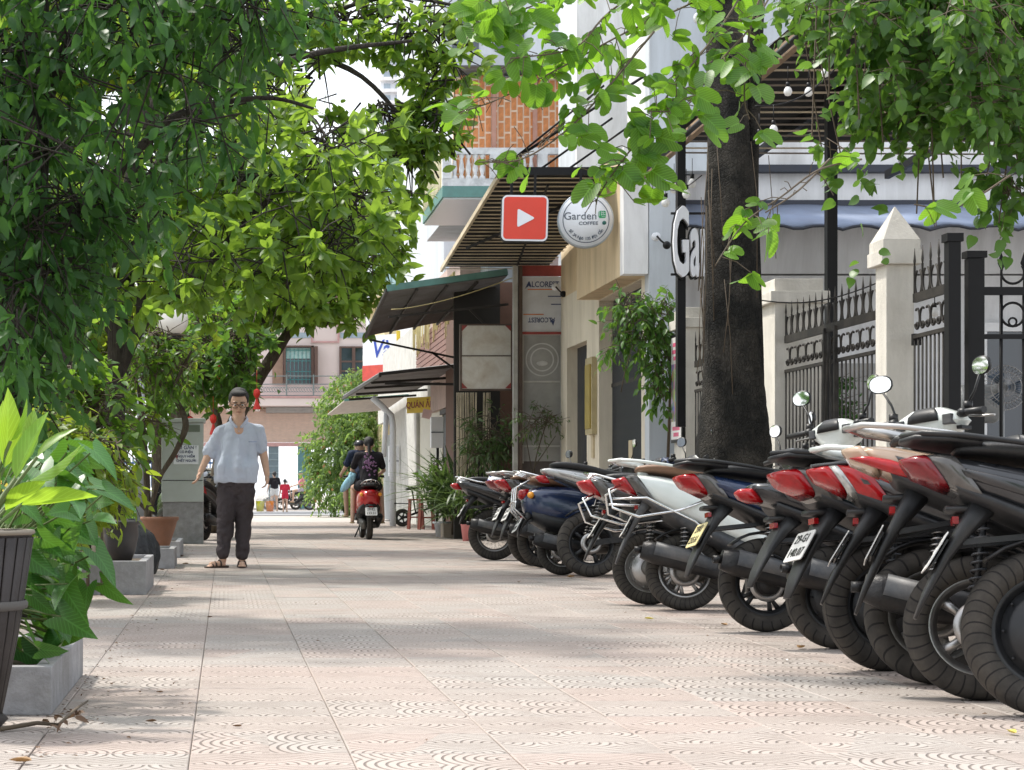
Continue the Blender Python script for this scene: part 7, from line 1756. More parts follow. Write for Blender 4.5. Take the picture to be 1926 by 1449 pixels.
simple_tree('far pale tree behind the tin awnings', 790, 84, [[(790, gy(84), 0, .3), (790, 700, 0, .25), (780, 560, 0, .15)]],
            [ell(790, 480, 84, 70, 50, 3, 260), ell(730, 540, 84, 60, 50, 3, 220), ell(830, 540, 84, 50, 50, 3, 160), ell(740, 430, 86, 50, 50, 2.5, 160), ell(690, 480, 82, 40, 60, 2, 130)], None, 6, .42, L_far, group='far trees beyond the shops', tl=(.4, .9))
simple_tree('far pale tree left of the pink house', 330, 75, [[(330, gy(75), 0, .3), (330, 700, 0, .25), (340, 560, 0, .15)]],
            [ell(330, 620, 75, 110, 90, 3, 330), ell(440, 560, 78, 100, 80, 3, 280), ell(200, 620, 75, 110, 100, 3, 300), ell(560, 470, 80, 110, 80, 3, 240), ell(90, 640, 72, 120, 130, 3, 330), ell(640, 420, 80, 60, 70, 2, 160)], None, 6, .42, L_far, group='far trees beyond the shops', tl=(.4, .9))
simple_tree('leafy tree mass low at the far left behind the banana-like leaves', 60, 27, [[(60, gy(27), 0, .14), (70, 800, 0, .12), (80, 640, 0, .08)], [(150, gy(27), .5, .1), (140, 760, .5, .08), (175, 600, .5, .05)]],
            [ell(60, 700, 27, 110, 100, 1.2, 190), ell(180, 700, 27, 90, 80, 1.2, 120), ell(60, 560, 27, 110, 80, 1.2, 150), ell(260, 640, 27, 80, 60, 1, 80), ell(40, 850, 26, 90, 70, 1, 90), ell(150, 820, 26, 80, 70, 1, 90)], None, 7, .19, L_lite)
sb = thing('park_hedge', 'low green shrubbery along the park strip behind the street trees', 'hedge', (-2.5, 30, 0))
p_, d_, s_, tw = twig_cloud([((-2.6 + .0 * k, 21 + k * 2.4, .7), (.9, 1.6, .8), 150) for k in range(9)] + [((-5.5, 26 + k * 5, 1.6), (2.5, 3, 1.8), 260) for k in range(6)], 6, (.2, .4), .17, .3, shell=.2)
leaf_mass('leaves', T_OV, p_ - np.array([-2.5, 30, 0]), d_, s_, L_mid, sb)

simple_tree('sunlit dense tree filling the gaps behind the nearest dark tree', 150, 26, [[(150, gy(26), 0, .15), (160, 700, 0, .13), (180, 500, 0, .10), (220, 300, 0, .07)]],
            clumps([(-60, -60), (560, -60), (540, 60), (470, 200), (420, 380), (330, 520), (-60, 560)], 26, 1.2, 60, (.4, .75), 26, 31), None, 7, .24, L_lite, name='street_tree', group=None)
# flowering creeper mound at the street end
vb = thing('creeper_mound', 'big mound of flowering creeper at the street end beside the shops', 'bush', (3.5, 66, 0))
ells = [ell(665, 760, 64, 60, 55, 1.2, 420), ell(640, 850, 63, 62, 75, 1.2, 620), ell(700, 820, 62, 45, 90, 1, 300), ell(625, 910, 62.5, 50, 40, 1, 200), ell(690, 920, 61, 50, 40, 1, 200), ell(700, 720, 63, 35, 30, 1, 90)]
p_, d_, s_, tw = twig_cloud(ells, 9, (.2, .6), .16, .8, shell=.35, jit=.7)
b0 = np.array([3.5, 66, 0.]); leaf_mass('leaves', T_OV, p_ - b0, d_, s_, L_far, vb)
q = RNG.random(len(p_)) < .02; m_fl = leaf_mat('salmon petal', (.5, .16, .08), (.7, .3, .16), (.8, .3, .15), .3)
leaf_mass('petals', T_DIA, p_[q] - b0, d_[q], s_[q], m_fl, vb)
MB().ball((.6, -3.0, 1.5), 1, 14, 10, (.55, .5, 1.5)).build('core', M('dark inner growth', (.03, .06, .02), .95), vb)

# strap-leaved and bamboo-like plants in front of the reed shop
def strap_plant(label, px, Y, h, n, spread, mleaf=L_strap, tm=T_STRAP, z0=.3, pot=None):
    x = (px - 423) * Y / F; t_ = thing('strap_leaf_plant', label, 'plant', (x, Y, 0), group='plants in front of the reed shop')
    a = RNG.uniform(0, 2 * PI, n); el = RNG.uniform(.5, 1.5, n)
    d = np.stack([np.cos(a) * np.cos(el), np.sin(a) * np.cos(el), np.sin(el)], 1)
    pos = np.stack([RNG.normal(0, spread * .25, n), RNG.normal(0, spread * .25, n), z0 + RNG.uniform(0, h * .5, n)], 1)
    leaf_mass('leaves', tm, pos, d, RNG.uniform(.4, 1.0, n) * h * .75, mleaf, t_, .2)
    MB().tube([(0, 0, .05), (.02, 0, z0 + h * .4)], .03, 7).build('stem', m_twig, t_)
    return t_
strap_plant('wide strap-leaved plant left of the reed shop entrance', 852, 32.2, 1.2, 300, .8)
strap_plant('drooping strap-leaved plant beside the last parked motorbike', 905, 31.6, 1.0, 240, .9)
strap_plant('low strap-leaved plant at the foot of the reed strips', 885, 30.9, .8, 160, .9)
def bushy(label, px, Y, ells, leafsz, m, name='shrub', cat='shrub', group=None, nobj=0, per=6, tm=T_NAR, stems=None, tl=(.15, .35), droop=.4):
    x = (px - 423) * Y / F; t_ = thing(name, label, cat, (x, Y, 0), group=group); b0 = Vector(t_.location)
    p_, d_, s_, tw = twig_cloud(ells, per, tl, leafsz, droop, shell=.1)
    if nobj: split_leaves(tm, p_, d_, s_, m, t_, nobj)
    else: leaf_mass('leaves', tm, p_ - np.array(b0), d_, s_, m, t_)
    twigs_mesh([(Vector(a) - b0, Vector(c) - b0) for a, c in tw], m_twig, t_, .005)
    if stems:
        b = MB()
        for q in stems: trunk_mesh(b, [P(*k[:3]) - b0 for k in q], [k[3] for k in q], 7, .08)
        b.build('stem', m_bark, t_)
    return t_
bushy('feathery olive shrub in front of the reed strips', 925, 30.4, [ell(925, 820, 30.4, 50, 45, .4, 70), ell(900, 860, 30.4, 40, 30, .3, 40), ell(960, 850, 30.4, 30, 40, .3, 30)], .13, L_strap, stems=[[(925, 1017, 30.4, .03), (930, 900, 30.4, .02), (920, 800, 30.4, .01)]])
bushy('thin bare-branched shrub before the grey shop door', 1010, 29.3, [ell(1005, 800, 29.3, 38, 30, .3, 26), ell(1030, 790, 29.3, 25, 25, .2, 10)], .09, L_strap, stems=[[(1000, 1020, 29.3, .02), (1005, 880, 29.3, .012), (1030, 790, 29.3, .006)], [(1003, 900, 29.3, .01), (985, 800, 29.3, .005)], [(1004, 880, 29.3, .01), (1045, 820, 29.3, .005)]])
bushy('round leafy shrub in a white pot by the shutter', 828, 33, [ell(825, 905, 33, 24, 40, .3, 70), ell(838, 945, 33, 20, 15, .2, 25)], .10, L_cre, tm=T_OV)
bushy('small bright plant growing behind the iron fence bars', 1472, 19.5, [ell(1475, 725, 19.5, 12, 28, .15, 16)], .16, L_lite, tm=T_NAR, stems=[[(1472, 1066, 19.5, .015), (1472, 730, 19.5, .01)]])
bushy('dark bush inside the garden behind the fence', 1520, 20.6, [ell(1530, 800, 20.6, 70, 110, .4, 240)], .12, L_dark, tm=T_OV)

# ---- potted bonsai-like tree and pots at the left
bushy('potted tree with thin twisted trunks in a brown pot', 300, 20.3, [ell(262, 700, 20.3, 60, 50, .4, 60), ell(330, 690, 20.3, 50, 50, .4, 60), ell(270, 800, 20.3, 40, 40, .3, 26), ell(300, 640, 20.3, 60, 30, .4, 36), ell(245, 790, 20.3, 15, 30, .2, 10)], .11, L_mid, name='potted_tree', cat='tree', tm=T_OV, nobj=150,
      stems=[[(278, 985, 20.3, .04), (276, 900, 20.3, .035), (270, 820, 20.3, .03), (262, 740, 20.3, .02), (245, 690, 20.3, .01)], [(278, 975, 20.3, .03), (300, 900, 20.2, .025), (330, 850, 20.2, .03), (349, 800, 20.2, .035), (335, 760, 20.3, .03), (318, 740, 20.3, .02)],
             [(318, 740, 20.3, .02), (340, 700, 20.3, .02), (360, 660, 20.3, .012)], [(275, 960, 20.3, .02), (250, 930, 20.2, .02), (243, 900, 20.2, .02), (262, 870, 20.2, .018)], [(318, 745, 20.3, .02), (290, 700, 20.3, .015), (300, 640, 20.3, .01)]])
# tall stemmed shrubs with black stems behind the near plants
bushy('slender leafy plant with thin black stems left of the ridged trunk', 160, 14, [ell(178, 780, 14, 40, 70, .25, 50), ell(130, 720, 14, 50, 50, .25, 26), ell(200, 830, 14, 30, 40, .2, 24)], .13, L_mid, tm=T_OV, nobj=150,
      stems=[[(165, 1121, 14, .014), (163, 900, 14, .012), (152, 760, 14, .008)], [(138, 1121, 14, .014), (120, 850, 14, .012), (95, 640, 14, .008)], [(192, 1121, 14, .012), (190, 880, 14, .01), (185, 770, 14, .006)]], group='shrubs behind the near planter')
bushy('light green shrub filling the gap behind the black pots', 60, 13, [ell(60, 830, 13.2, 100, 70, .4, 120), ell(170, 870, 13.4, 70, 60, .4, 90), ell(120, 940, 13.2, 90, 50, .3, 90)], .12, L_lite, tm=T_OV, nobj=0, group='shrubs behind the near planter')
bushy('young plant with yellow green leaf tips above the black bag', 212, 14.6, [ell(212, 925, 14.6, 12, 22, .1, 7)], .09, L_lite, tm=T_NAR, per=7, group=None, stems=[[(205, 1010, 14.6, .008), (212, 930, 14.6, .005)]])

# trees of the same street behind the viewer (seen in the mirrors and lamp lenses)
for i, (x, y, lb) in enumerate(((-4.0, -7, 'tree on the left side of the street behind the viewpoint'), (3.5, -9, 'tree on the right side of the street behind the viewpoint'), (-1.0, -18, 'tree in the middle distance behind the viewpoint'))):
    t_ = tree('street_tree', lb, (x, y, 0), [([(x, y, 0), (x, y, 2.5), (x + .3, y, 4.5)], [.25, .2, .15])], m_bark, group='street trees behind the viewpoint')
    p_, d_, s_, tw = twig_cloud([((x + .5 * k, y + .8 * (k % 3 - 1), 3.2 + .9 * (k % 4)), (2.6, 2.2, 1.5), 90) for k in range(-3, 5)], 6, (.3, .6), .36, .4, shell=.1)
    leaf_mass('leaves', T_DIA, p_ - np.array([x, y, 0]), d_, s_, L_mid, t_)
# ================================================================== LEFT SIDE: planters, pots, near plants, cabinet, lamp
m_stone = M('planter granite', (.30, .30, .31), .8, var=.18, scale=14, bump=.5, bscale=60, dirt=.5, dirtcol=(.12, .11, .09), dscale=4)
def planter(label, x0, x1, y0, y1, h):
    t_ = thing('planter_box', label, 'planter', ((x0 + x1) / 2, (y0 + y1) / 2, 0), group='stone planter boxes along the left edge')
    w, d = x1 - x0, y1 - y0; k = .06
    MB().b2(-w / 2, w / 2, -d / 2, -d / 2 + k, 0, h).build('front_slab', m_stone, t_, bevel=.006); MB().b2(w / 2 - k, w / 2, -d / 2 + k, d / 2, 0, h).build('side_slab', m_stone, t_, bevel=.006)
    MB().b2(-w / 2, -w / 2 + k, -d / 2 + k, d / 2, 0, h).build('side_slab', m_stone, t_, bevel=.006); MB().b2(-w / 2 + k, w / 2 - k, d / 2 - k, d / 2, 0, h).build('back_slab', m_stone, t_, bevel=.006)
    MB().b2(-w / 2 + k, w / 2 - k, -d / 2 + k, d / 2 - k, 0.01, h - .03).build('soil', m_soil, t_); return t_
planter('nearest stone planter box beside the tall dark pot', -1.35, -.585, 6.46, 7.9, .165)
planter('second stone planter box, with the black pot behind it', -1.6, -.58, 14.1, 15.6, .25)
planter('third small stone planter box under the black bag', -1.3, -.50, 19.0, 20.0, .20)
planter('fourth stone planter box near the electric cabinet', -1.1, -.52, 22.2, 24.0, .19)
m_pot = M('dark wood-grain pot', (.024, .019, .018), .6, var=.4, scale=5, bump=.4, bscale=30, dirt=.25, dirtcol=(.07, .06, .055))
# tall dark pot at the frame edge
pt = thing('tall_pot', 'tall dark tapered pot with a rope band at the left edge of the picture', 'pot', (-.82, 6.1, 0))
MB().lathe([(.10, .02), (.155, .3), (.205, .62), (.21, .63), (.19, .63), (.185, .55), (0, .55)], n=40).build('body', m_pot, pt)
MB().lathe([(.178, .38), (.190, .385), (.193, .40), (.186, .41)], n=40).build('band', M('frayed band', (.09, .085, .08), .9), pt)
MB().lathe([(.207, .618), (.216, .624), (.212, .634), (.2, .632)], n=40).build('rim', M('pale rim', (.22, .19, .15), .7), pt)
MB().lathe([(0, .0), (.10, 0), (.13, .03), (.11, .05)], n=24).build('foot', m_pot, pt)
stv = MB().loft([((.104, 0, .03), (.003, 0, 0), (0, .013, 0), 3), ((.159, 0, .3), (.003, 0, 0), (0, .018, 0), 3), ((.208, 0, .61), (.003, 0, 0), (0, .023, 0), 3)], 8).mesh('stave', m_pot)
for k_2 in range(26): link('stave', stv, pt).rotation_euler = (0, 0, 2 * PI * k_2 / 26)
def pot(label, px, Y, prof, m, z0=0, name='plant_pot'):
    t_ = thing(name, label, 'pot', ((px - 423) * Y / F, Y, z0)); MB().lathe(prof, n=32).build('body', m, t_); MB().lathe([(0, prof[-1][1] - .06), (prof[-1][0] * .9, prof[-1][1] - .06)], n=24).build('soil', m_soil, t_); return t_
m_terr = M('terracotta', (.26, .12, .07), .7, var=.2, scale=5, bump=.2, dirt=.4, dirtcol=(.2, .15, .11)); m_kpot = M('black glazed pot', (.035, .033, .035), .45, var=.3, dirt=.4, dirtcol=(.12, .1, .09))
pot('dark glazed urn pot with a wide rim beside the black bag', 228, 14.9, [(.0, 0), (.07, 0), (.11, .1), (.135, .22), (.13, .30), (.155, .32), (.155, .335), (.13, .33)], m_kpot, .16 if False else .2)
pot('pale stone pot half hidden by leaves left of the dark urn', 196, 15.1, [(0, 0), (.09, 0), (.11, .3), (.12, .34), (.10, .34)], M('beige pot', (.40, .36, .29), .7, dirt=.3), .2)
pot('wide terracotta bowl pot with the twisted potted tree', 300, 20.3, [(0, 0), (.10, 0), (.125, .08), (.17, .22), (.185, .28), (.205, .30), (.205, .33), (.17, .33)], m_terr, .17)
pot('white plastic pot in front of the shutter', 832, 33, [(0, 0), (.11, 0), (.14, .22), (.17, .23), (.17, .26), (.13, .26)], m_wht)
pot('small pink pot by the last parked motorbike', 880, 30.0, [(0, 0), (.08, 0), (.11, .25), (.12, .26), (.1, .26)], M('pink plastic', (.62, .22, .22), .5))
MB().box((P(862, 990, 32.4).x, 32.4, .12), (.55, .4, .24)).build('stone_trough', M('stone trough', (.40, .33, .27), .85, var=.15, bump=.4), label='low stone trough holding the strap-leaved plants', cat='planter')
# black rubbish bag
bg = thing('rubbish_bag', 'full black plastic rubbish bag between the urn pot and the terracotta pot', 'bag', (P(262, 1055, 17.3).x, 17.3, 0))
b = MB(); n = 40; m = 26; rs = random.Random(3); vs = []
for i in range(m + 1):
    t_ = i / m; rr = .18 * (math.sin(PI * min(1, t_ * .62 + .22)) ** .8) * (1 if t_ > .03 else .6) * (1 - max(0, t_ - .75) * 2.6); z = t_ * .52
    for j in range(n):
        a = 2 * PI * j / n; f = 1 + .06 * math.sin(7 * a + 5 * t_) + .05 * math.sin(13 * a - 9 * t_) + .03 * math.sin(23 * a + 14 * t_); vs.append((rr * f * math.cos(a) * 1.05 - .08 * t_ * t_, rr * f * math.sin(a), z))
i0 = b.add(vs)
for i in range(m):
    for j in range(n): b.face((i0 + i * n + j, i0 + i * n + (j + 1) % n, i0 + (i + 1) * n + (j + 1) % n, i0 + (i + 1) * n + j), True)
b.face([i0 + m * n + j for j in range(n)])
t = NT('black bag plastic'); f_ = t.noise(t.scaled(t.objc(), (1, 1, .5)), 14, 6, .7, 2.0); t.bsdf((.012, .014, .017), .28, 0, t.bump(f_, .9, .03), .6); b.build('bag_body', t.m, bg)
# near arrow-leaf plant
ap = thing('arrow_leaf_plant', 'large arrow-leaved vine spilling over the nearest planter beside the tall pot', 'plant', (-.95, 7.0, .1))
rg = random.Random(21); PP, DD, SS = [], [], []; b = MB(); b0 = Vector(ap.location)
for k in range(150):
    px = rg.gauss(90, 52); py = rg.uniform(835, 1130) if rg.random() < .8 else rg.uniform(1100, 1230)
    if py > 1120 and px > 130: continue
    if py > 1130: px = min(px, 120)
    if px > 185: continue
    Y = 6.9 + rg.uniform(-.5, .7); q = P(px, py, Y); root = Vector((-1.0 + rg.uniform(-.1, .1), 7.0 + rg.uniform(-.2, .2), .18))
    b.tube([root - b0, (root.lerp(q, .55) + Vector((rg.uniform(-.04, .04), 0, .10))) - b0, q - b0], [.006, .005, .0035], 5, False)
    PP.append(tuple(q)); DD.append((rg.gauss(.35, .6), rg.gauss(-.35, .5), rg.uniform(-.9, .15))); SS.append(rg.uniform(.085, .155))
for px, py, Y, dx, dz, s in ((165, 1105, 6.7, -.1, -.6, .10), (195, 1098, 6.7, .75, -.75, .125), (60, 1185, 6.6, .3, -1.0, .15), (105, 1165, 6.7, .7, -.9, .10), (180, 1040, 6.7, .5, -.6, .14), (200, 925, 6.8, .7, -.3, .13)):
    q = P(px, py, Y); root = Vector((-.95, 6.95, .18)); b.tube([root - b0, (root.lerp(q, .5) + Vector((0, 0, .06))) - b0, q - b0], [.006, .005, .0035], 5, False); PP.append(tuple(q)); DD.append((dx, -.15, dz)); SS.append(s)
UPV = [.1, -.8, .55]; b.build('stems', m_stem, ap, kind='stuff'); split_leaves(T_ARROW, np.array(PP), np.array(DD), np.array(SS), L_arr, ap, 290, .5); UPV = [0, 0, 1.0]
cp = thing('canna_plant', 'upright broad canna leaves glowing bright green in the tall pot', 'plant', (-.85, 6.2, .5)); b0 = Vector(cp.location); PP, DD, SS = [], [], []; b = MB()
for px, py, dx, dy, dz, s in ((8, 880, .12, 0, 1, .26), (30, 900, .35, .1, 1, .24), (-5, 940, -.2, -.1, 1, .28), (48, 870, .1, .3, .95, .20), (20, 830, .45, -.1, .8, .15), (55, 905, .9, -.2, .45, .22), (70, 860, .8, .1, .75, .16), (10, 960, .6, -.5, .5, .22), (40, 950, .9, .1, .2, .25), (-10, 860, .2, .2, 1, .2)):
    q = P(px, py, 6.2 + rg.uniform(-.15, .15)); PP.append(tuple(q)); DD.append((dx, dy, dz)); SS.append(s); b.tube([Vector((-.85, 6.2, .55)) - b0, q - b0], [.008, .006], 6)
b.build('stems', m_stem, cp, kind='stuff'); split_leaves(T_CANNA, np.array(PP), np.array(DD), np.array(SS), leaf_mat('canna leaf', (.06, .17, .015), (.13, .30, .03), (.65, .88, .06), .55, .35, vein=.35), cp, 290, .6)
fp = thing('yellow_flower_plant', 'little yellow flowers with orange centres among the near leaves', 'plant', (-.7, 8.4, .1)); b0 = Vector(fp.location); mfy = M('yellow petal', (.75, .62, .08), .6); mfo = M('orange centre', (.7, .22, .02), .6)
for px, py in ((65, 885), (92, 893), (132, 880), (145, 892), (15, 905), (3, 912), (110, 925)):
    q = P(px, py, 8.3) - b0; f = MB()
    for k in range(5):
        a = 2 * PI * k / 5; d = Vector((math.cos(a), -.2, math.sin(a))); sd = Vector((-math.sin(a), 0, math.cos(a))); i = f.add([q, q + d * .02 + sd * .011, q + d * .034, q + d * .02 - sd * .011]); f.face((i, i + 1, i + 2, i + 3))
    fl_ = f.build('flower', mfy, fp); MB().ball(q + Vector((0, -.004, 0)), .007, 8, 6).build('flower_centre', mfo, fl_); MB().tube([q, q + Vector((.02, .03, -.25)), Vector((0, 0, .1))], .0025, 4).build('stem', m_stem, fp)
# dead twig heap and fallen leaves
dt = thing('dead_branch', 'dry fallen branch with curled brown leaves by the nearest planter', 'branch', (-.6, 6.0, 0)); b = MB(); b0 = Vector(dt.location)
b.tube([G(0, 1378) + Vector((0, 0, .01)) - b0, G(70, 1372) + Vector((0, 0, .02)) - b0, G(110, 1385) + Vector((0, 0, .035)) - b0, G(140, 1365) + Vector((0, 0, .05)) - b0, G(165, 1335) + Vector((0, 0, .03)) - b0], [.008, .007, .006, .005, .003], 6)
b.build('stick', m_twig, dt); m_dead = leaf_mat('dead leaf', (.06, .03, .015), (.16, .09, .045), (.2, .1, .03), .15, .7)
PP = []; DD = []; SS = []
for k in range(16):
    q = G(rg.uniform(85, 165), rg.uniform(1355, 1395)); PP.append((q.x, q.y, rg.uniform(.01, .06))); DD.append((rg.gauss(0, 1), rg.gauss(0, 1), rg.gauss(-.1, .4))); SS.append(rg.uniform(.03, .055))
leaf_objs(T_OV, np.array(PP), np.array(DD), np.array(SS), m_dead, dt, 1.0)
me_l = None
spots = [(1357, 1177, .06, 'tan'), (1500, 1222, .075, 'tan'), (1212, 1166, .06, 'yellow'), (1480, 1246, .045, 'pale'), (976, 1098, .09, 'brown'), (1080, 1087, .09, 'tan'), (1895, 1380, .06, 'yellow'), (212, 1290, .035, 'brown'), (262, 1305, .03, 'brown'), (307, 1305, .03, 'brown'), (295, 1360, .04, 'brown'), (455, 1370, .035, 'brown'), (60, 1438, .07, 'tan'), (145, 1300, .04, 'brown'), (390, 1163, .04, 'brown'), (300, 1073, .06, 'brown'), (345, 1048, .08, 'brown'), (355, 1062, .07, 'tan')]
mcol = {'tan': leaf_mat('tan dead leaf', (.25, .14, .06), (.40, .26, .12), (.4, .2, .06), .15, .7), 'yellow': leaf_mat('yellow dead leaf', (.5, .42, .08), (.6, .5, .12), (.6, .5, .1), .2, .6), 'pale': M('pale scrap', (.6, .58, .55), .8), 'brown': m_dead}
where = ['beside the white scooter wheel', 'in front of the navy scooter', 'left of the navy scooter wheel', 'beside the large tan leaf', 'on the far centre paving', 'by the sport motorbike wheel', 'at the bottom right', 'near the nearest planter corner', 'right of the nearest planter', 'on the left paving joint', 'below the left paving cluster', 'by the bottom centre joint', 'at the bottom left corner', 'against the nearest planter foot', 'on the dark paving joint', 'beside the second planter box', 'behind the third planter box', 'near the walking man']
for i, (px, py, s_, c_) in enumerate(spots):
    g_ = G(px, py); me = bpy.data.meshes.new('fallen_leaf'); rr_ = random.Random(i)
    v_ = T_OV[0].copy(); v_[:, 2] = np.abs(v_[:, 1]) * .9 + .3 * (v_[:, 0] - .5) ** 2 + .04
    me.from_pydata(v_.tolist(), [], T_OV[1]); me.materials.append(mcol[c_]); me.polygons.foreach_set('use_smooth', [True] * len(T_OV[1]))
    o = link('fallen_leaf', me, label=f'{c_} fallen leaf {where[i]}', cat='leaf', group='fallen leaves on the paving'); o.location = (g_.x, g_.y, .003); o.scale = (s_,) * 3; o.rotation_euler = (0, 0, rr_.uniform(0, 6))
# electric cabinet
m_cab = M('cabinet grey paint', (.46, .50, .48), .5, var=.05, scale=2, dirt=.25, dirtcol=(.25, .25, .22))
ec = thing('electric_cabinet', 'pale grey electric cabinet on a concrete plinth with a warning plate', 'cabinet', (-.62, 28.6, 0))
MB().b2(-.30, .30, -.2, .25, 0, .62).build('plinth', m_stone, ec, bevel=.01); MB().b2(-.32, .30, -.22, .25, .62, 1.80).build('body', m_cab, ec, bevel=.01); MB().b2(-.35, .33, -.26, .29, 1.80, 1.86).build('lid', m_cab, ec, bevel=.008)
MB().b2(.03, .25, -.228, -.221, 1.66, 1.76).build('vent', M('vent mesh', (.16, .19, .15), .7), ec); MB().b2(-.31, .29, -.224, -.2205, .935, .945).build('door_seam', m_blk, ec)
pl = MB().b2(-.14, .23, -.229, -.221, 1.18, 1.46).build('warning_plate', m_wht, ec)
for i, (s_, sz) in enumerate((('LẠI GẦN !', .070), ('CÓ ĐIỆN', .048), ('NGUY HIỂM', .048), ('CHẾT NGƯỜI', .048))): text_obj('lettering', s_, sz, m_navy, pl, (.045, -.231, 1.425 - i * .065), RX, off=.001)
MB().prism([(-.13, -.0), (-.10, .09), (-.085, .04), (-.06, .07), (-.09, -.03), (-.10, .01)], (0, -.230, 1.27), (1, 0, 0), (0, 0, 1), .002).build('bolt_mark', m_redp, pl)
# globe lamps
lp = thing('globe_lamp', 'white globe street lamp on a grey pole among the left trees', 'lamp', (P(265, 900, 24.5).x, 24.5, 0)); t = NT('opal globe'); t.bsdf((.80, .76, .70), .25, 0, None, .5); 
dx = P(325, 603, 24.5).x - lp.location.x; gz = P(325, 603, 24.5).z
MB().tube([(0, 0, 0), (0, 0, gz + .3)], [.06, .045], 12).build('pole', M('galvanised pole', (.38, .40, .42), .5, .4), lp); MB().tube([(0, 0, gz - .45), (dx * .6, 0, gz - .42), (dx, 0, gz - .3)], .025, 8).build('arm', m_iron, lp)
MB().ball((dx, 0, gz), .20, 24, 18).build('globe', t.m, lp); MB().lathe([(0, -.1), (.09, -.1), (.12, 0), (.10, .03), (0, .03)], (dx, 0, gz - .20), n=16).build('collar', m_blk, lp)
# red ornaments hung in the park trees
for i, (px, py, Y, lb) in enumerate(((411, 697, 32.6, 'small red paper ornament high in the dark park tree'), (401, 790, 32.4, 'red tasselled ornament left of the man at head height'), (483, 742, 32.0, 'red paper ornament right of the man head'), (358, 793, 32.8, 'red ornament above the electric cabinet'))):
    o = thing('paper_ornament', lb, 'ornament', P(px, py, Y), group='red ornaments hung in the park trees'); mr = M('red paper', (.62, .03, .02), .6)
    MB().lathe([(0, .1), (.05, .07), (.06, 0), (.03, -.06), (0, -.07)], n=8).build('lantern_body', mr, o); MB().lathe([(.02, -.07), (.03, -.12), (.07, -.25), (0, -.25)], n=7, sm=False).build('tassel', mr, o); MB().tube([(0, 0, .1), (0, 0, .4)], .004, 4).build('cord', mr, o)
# string light bulbs under the pergola
m_bulb = M('opal bulb', (.80, .80, .78), .25, var=.01); k = 0
bulbs = [(1482, 173, 15.5), (1521, 174, 15.6), (1552, 138, 15.4), (1455, 245, 15.0), (1428, 262, 15.2), (1268, 356, 22.0), (1276, 350, 21.5), (1291, 366, 21.0), (1302, 346, 21.6), (1252, 382, 22.3), (1758, 588, 14.9)]
wh = ['left of the topmost pair', 'right of the topmost pair', 'highest of all near the creeper', 'right of the lower pair', 'left of the lower pair', 'leftmost in the bunch above the lettering', 'second in the bunch above the lettering', 'lowest in the bunch above the lettering', 'rightmost in the bunch beside the trunk', 'alone left of the bunch', 'hanging behind the black gate circles']
for (px, py, Y), w_ in zip(bulbs, wh):
    o = thing('light_bulb', 'white bulb of the string lights, ' + w_, 'bulb', P(px, py, Y), group='unlit string light bulbs'); s_ = Y / 15
    MB().lathe([(0, -.035 * s_), (.022 * s_, -.028 * s_), (.034 * s_, 0), (.028 * s_, .022 * s_), (.014 * s_, .04 * s_), (0, .04 * s_)], n=14).build('glass', m_bulb, o); MB().lathe([(0, .075 * s_), (.016 * s_, .075 * s_), (.016 * s_, .04 * s_), (0, .04 * s_)], n=10).build('socket', m_blk, o); MB().tube([(0, 0, .07 * s_), (0, 0, .2 * s_)], .004, 4).build('cord', m_blk, o)
for a, c, lb in (((1420, 200, 15.1), (1590, 110, 15.5), 'black cable of the string lights under the pergola'), ((1400, 560, 17.5), (1680, 520, 15.5), 'thin sagging cable along the top of the fence'), ((1230, 345, 22.5), (1320, 330, 21.0), 'black cable with the bunch of bulbs above the lettering')):
    A_, B_ = P(*a), P(*c); MB().tube([A_.lerp(B_, i / 12) - Vector((0, 0, .12 * math.sin(PI * i / 12))) for i in range(13)], .006, 5).build('cable', m_blk, label=lb, cat='cable')
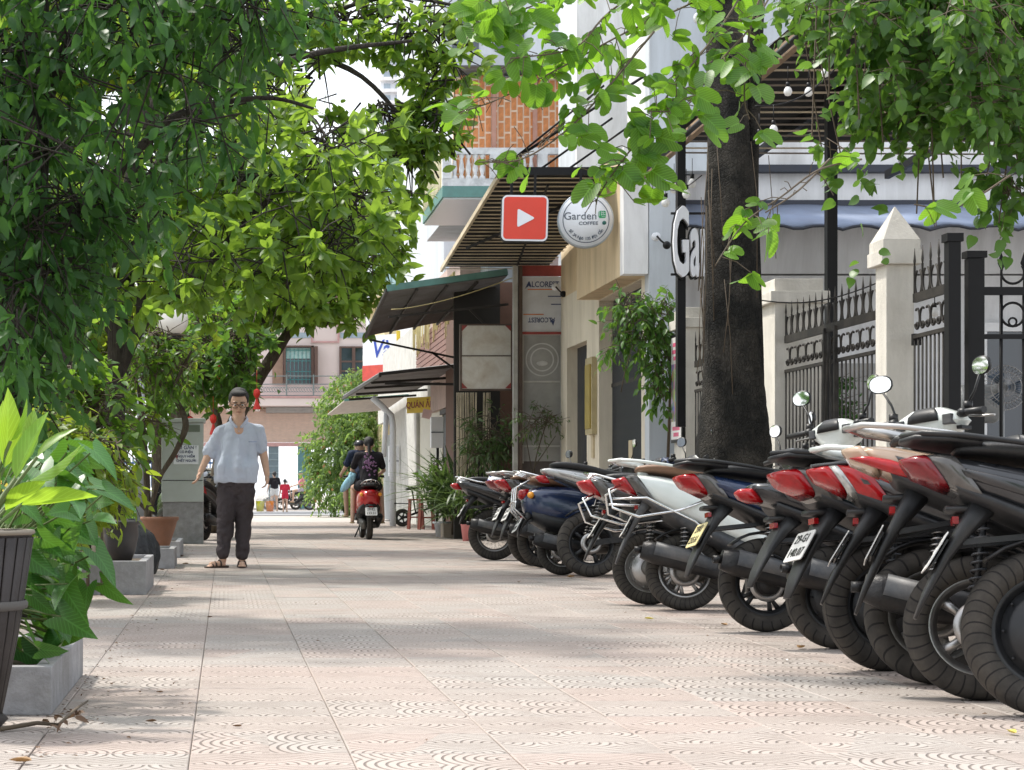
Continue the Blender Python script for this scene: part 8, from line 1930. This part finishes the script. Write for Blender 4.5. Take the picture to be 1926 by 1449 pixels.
# standing fan behind the gate, grey drum
fn = thing('standing_fan', 'grey standing fan with wire cage behind the black gate leaf', 'fan', (P(1885, 730, 16.6).x, 16.6, 0)); fz = P(1885, 730, 16.6).z
m_fan = M('fan grey plastic', (.32, .33, .33), .5)
b = MB()
for rr in (.19, .13, .07): b.lathe([(rr, -.04 * (1 if rr < .15 else 0)), (rr + .004, -.04 * (1 if rr < .15 else 0) - .003), (rr + .008, -.04 * (1 if rr < .15 else 0))], (0, -.05, fz), axis='Y', n=36)
for k in range(36): a = 2 * PI * k / 36; b.tube([(.03 * math.cos(a), -.11, fz + .03 * math.sin(a)), (.13 * math.cos(a), -.10, fz + .13 * math.sin(a)), (.193 * math.cos(a), -.05, fz + .193 * math.sin(a)), (.13 * math.cos(a), .03, fz + .13 * math.sin(a))], .002, 4, False)
b.build('cage', m_steel, fn); b = MB()
for k in range(3):
    a = 2 * PI * k / 3; b.loft([((.04 * math.cos(a), -.04, fz + .04 * math.sin(a)), (-.02 * math.sin(a), .02, .02 * math.cos(a)), (0, .004, 0), 2), ((.15 * math.cos(a), -.04, fz + .15 * math.sin(a)), (-.07 * math.sin(a), .03, .07 * math.cos(a)), (0, .004, 0), 2)], 10)
b.build('blades', M('fan blade', (.05, .08, .12), .3), fn); MB().tube([(0, .0, 0), (0, .0, fz)], .02, 10).build('pole', m_fan, fn); MB().tube([(0, 0, fz), (0, .12, fz)], .05, 12).build('motor', m_fan, fn); MB().lathe([(.0, .03), (.2, .02), (.21, 0)], n=28).build('base', m_fan, fn)
dm = thing('grey_drum', 'grey cylinder drum on its side behind the gate next to the fan', 'drum', (P(1835, 760, 16.9).x, 16.9, 0)); MB().lathe([(0, -.18), (.16, -.18), (.17, -.15), (.17, .15), (.16, .18), (0, .18)], (0, 0, P(1835, 760, 16.9).z), axis='X', n=28).build('drum_body', m_fan, dm); MB().box((0, 0, .6), (.4, .3, 1.2)).build('stand', m_dark, dm)


# litter of small dry bits along the planter edge and the joints
rg = random.Random(77); pl_, dl_, sl_ = [], [], []
for k in range(420):
    y = 5.4 + 22 * rg.random() ** 1.6
    x = -.57 + abs(rg.gauss(0, .10)) if rg.random() < .7 else rg.choice((-.10, .36, 2.6, 2.2)) + rg.gauss(0, .12)
    pl_.append((x, y, .006)); dl_.append((rg.gauss(0, 1), rg.gauss(0, 1), rg.uniform(-.05, .25))); sl_.append(rg.uniform(.008, .026))
leaf_mass('leaf_litter', T_DIA, np.array(pl_), np.array(dl_), np.array(sl_), m_dead, None, .3)
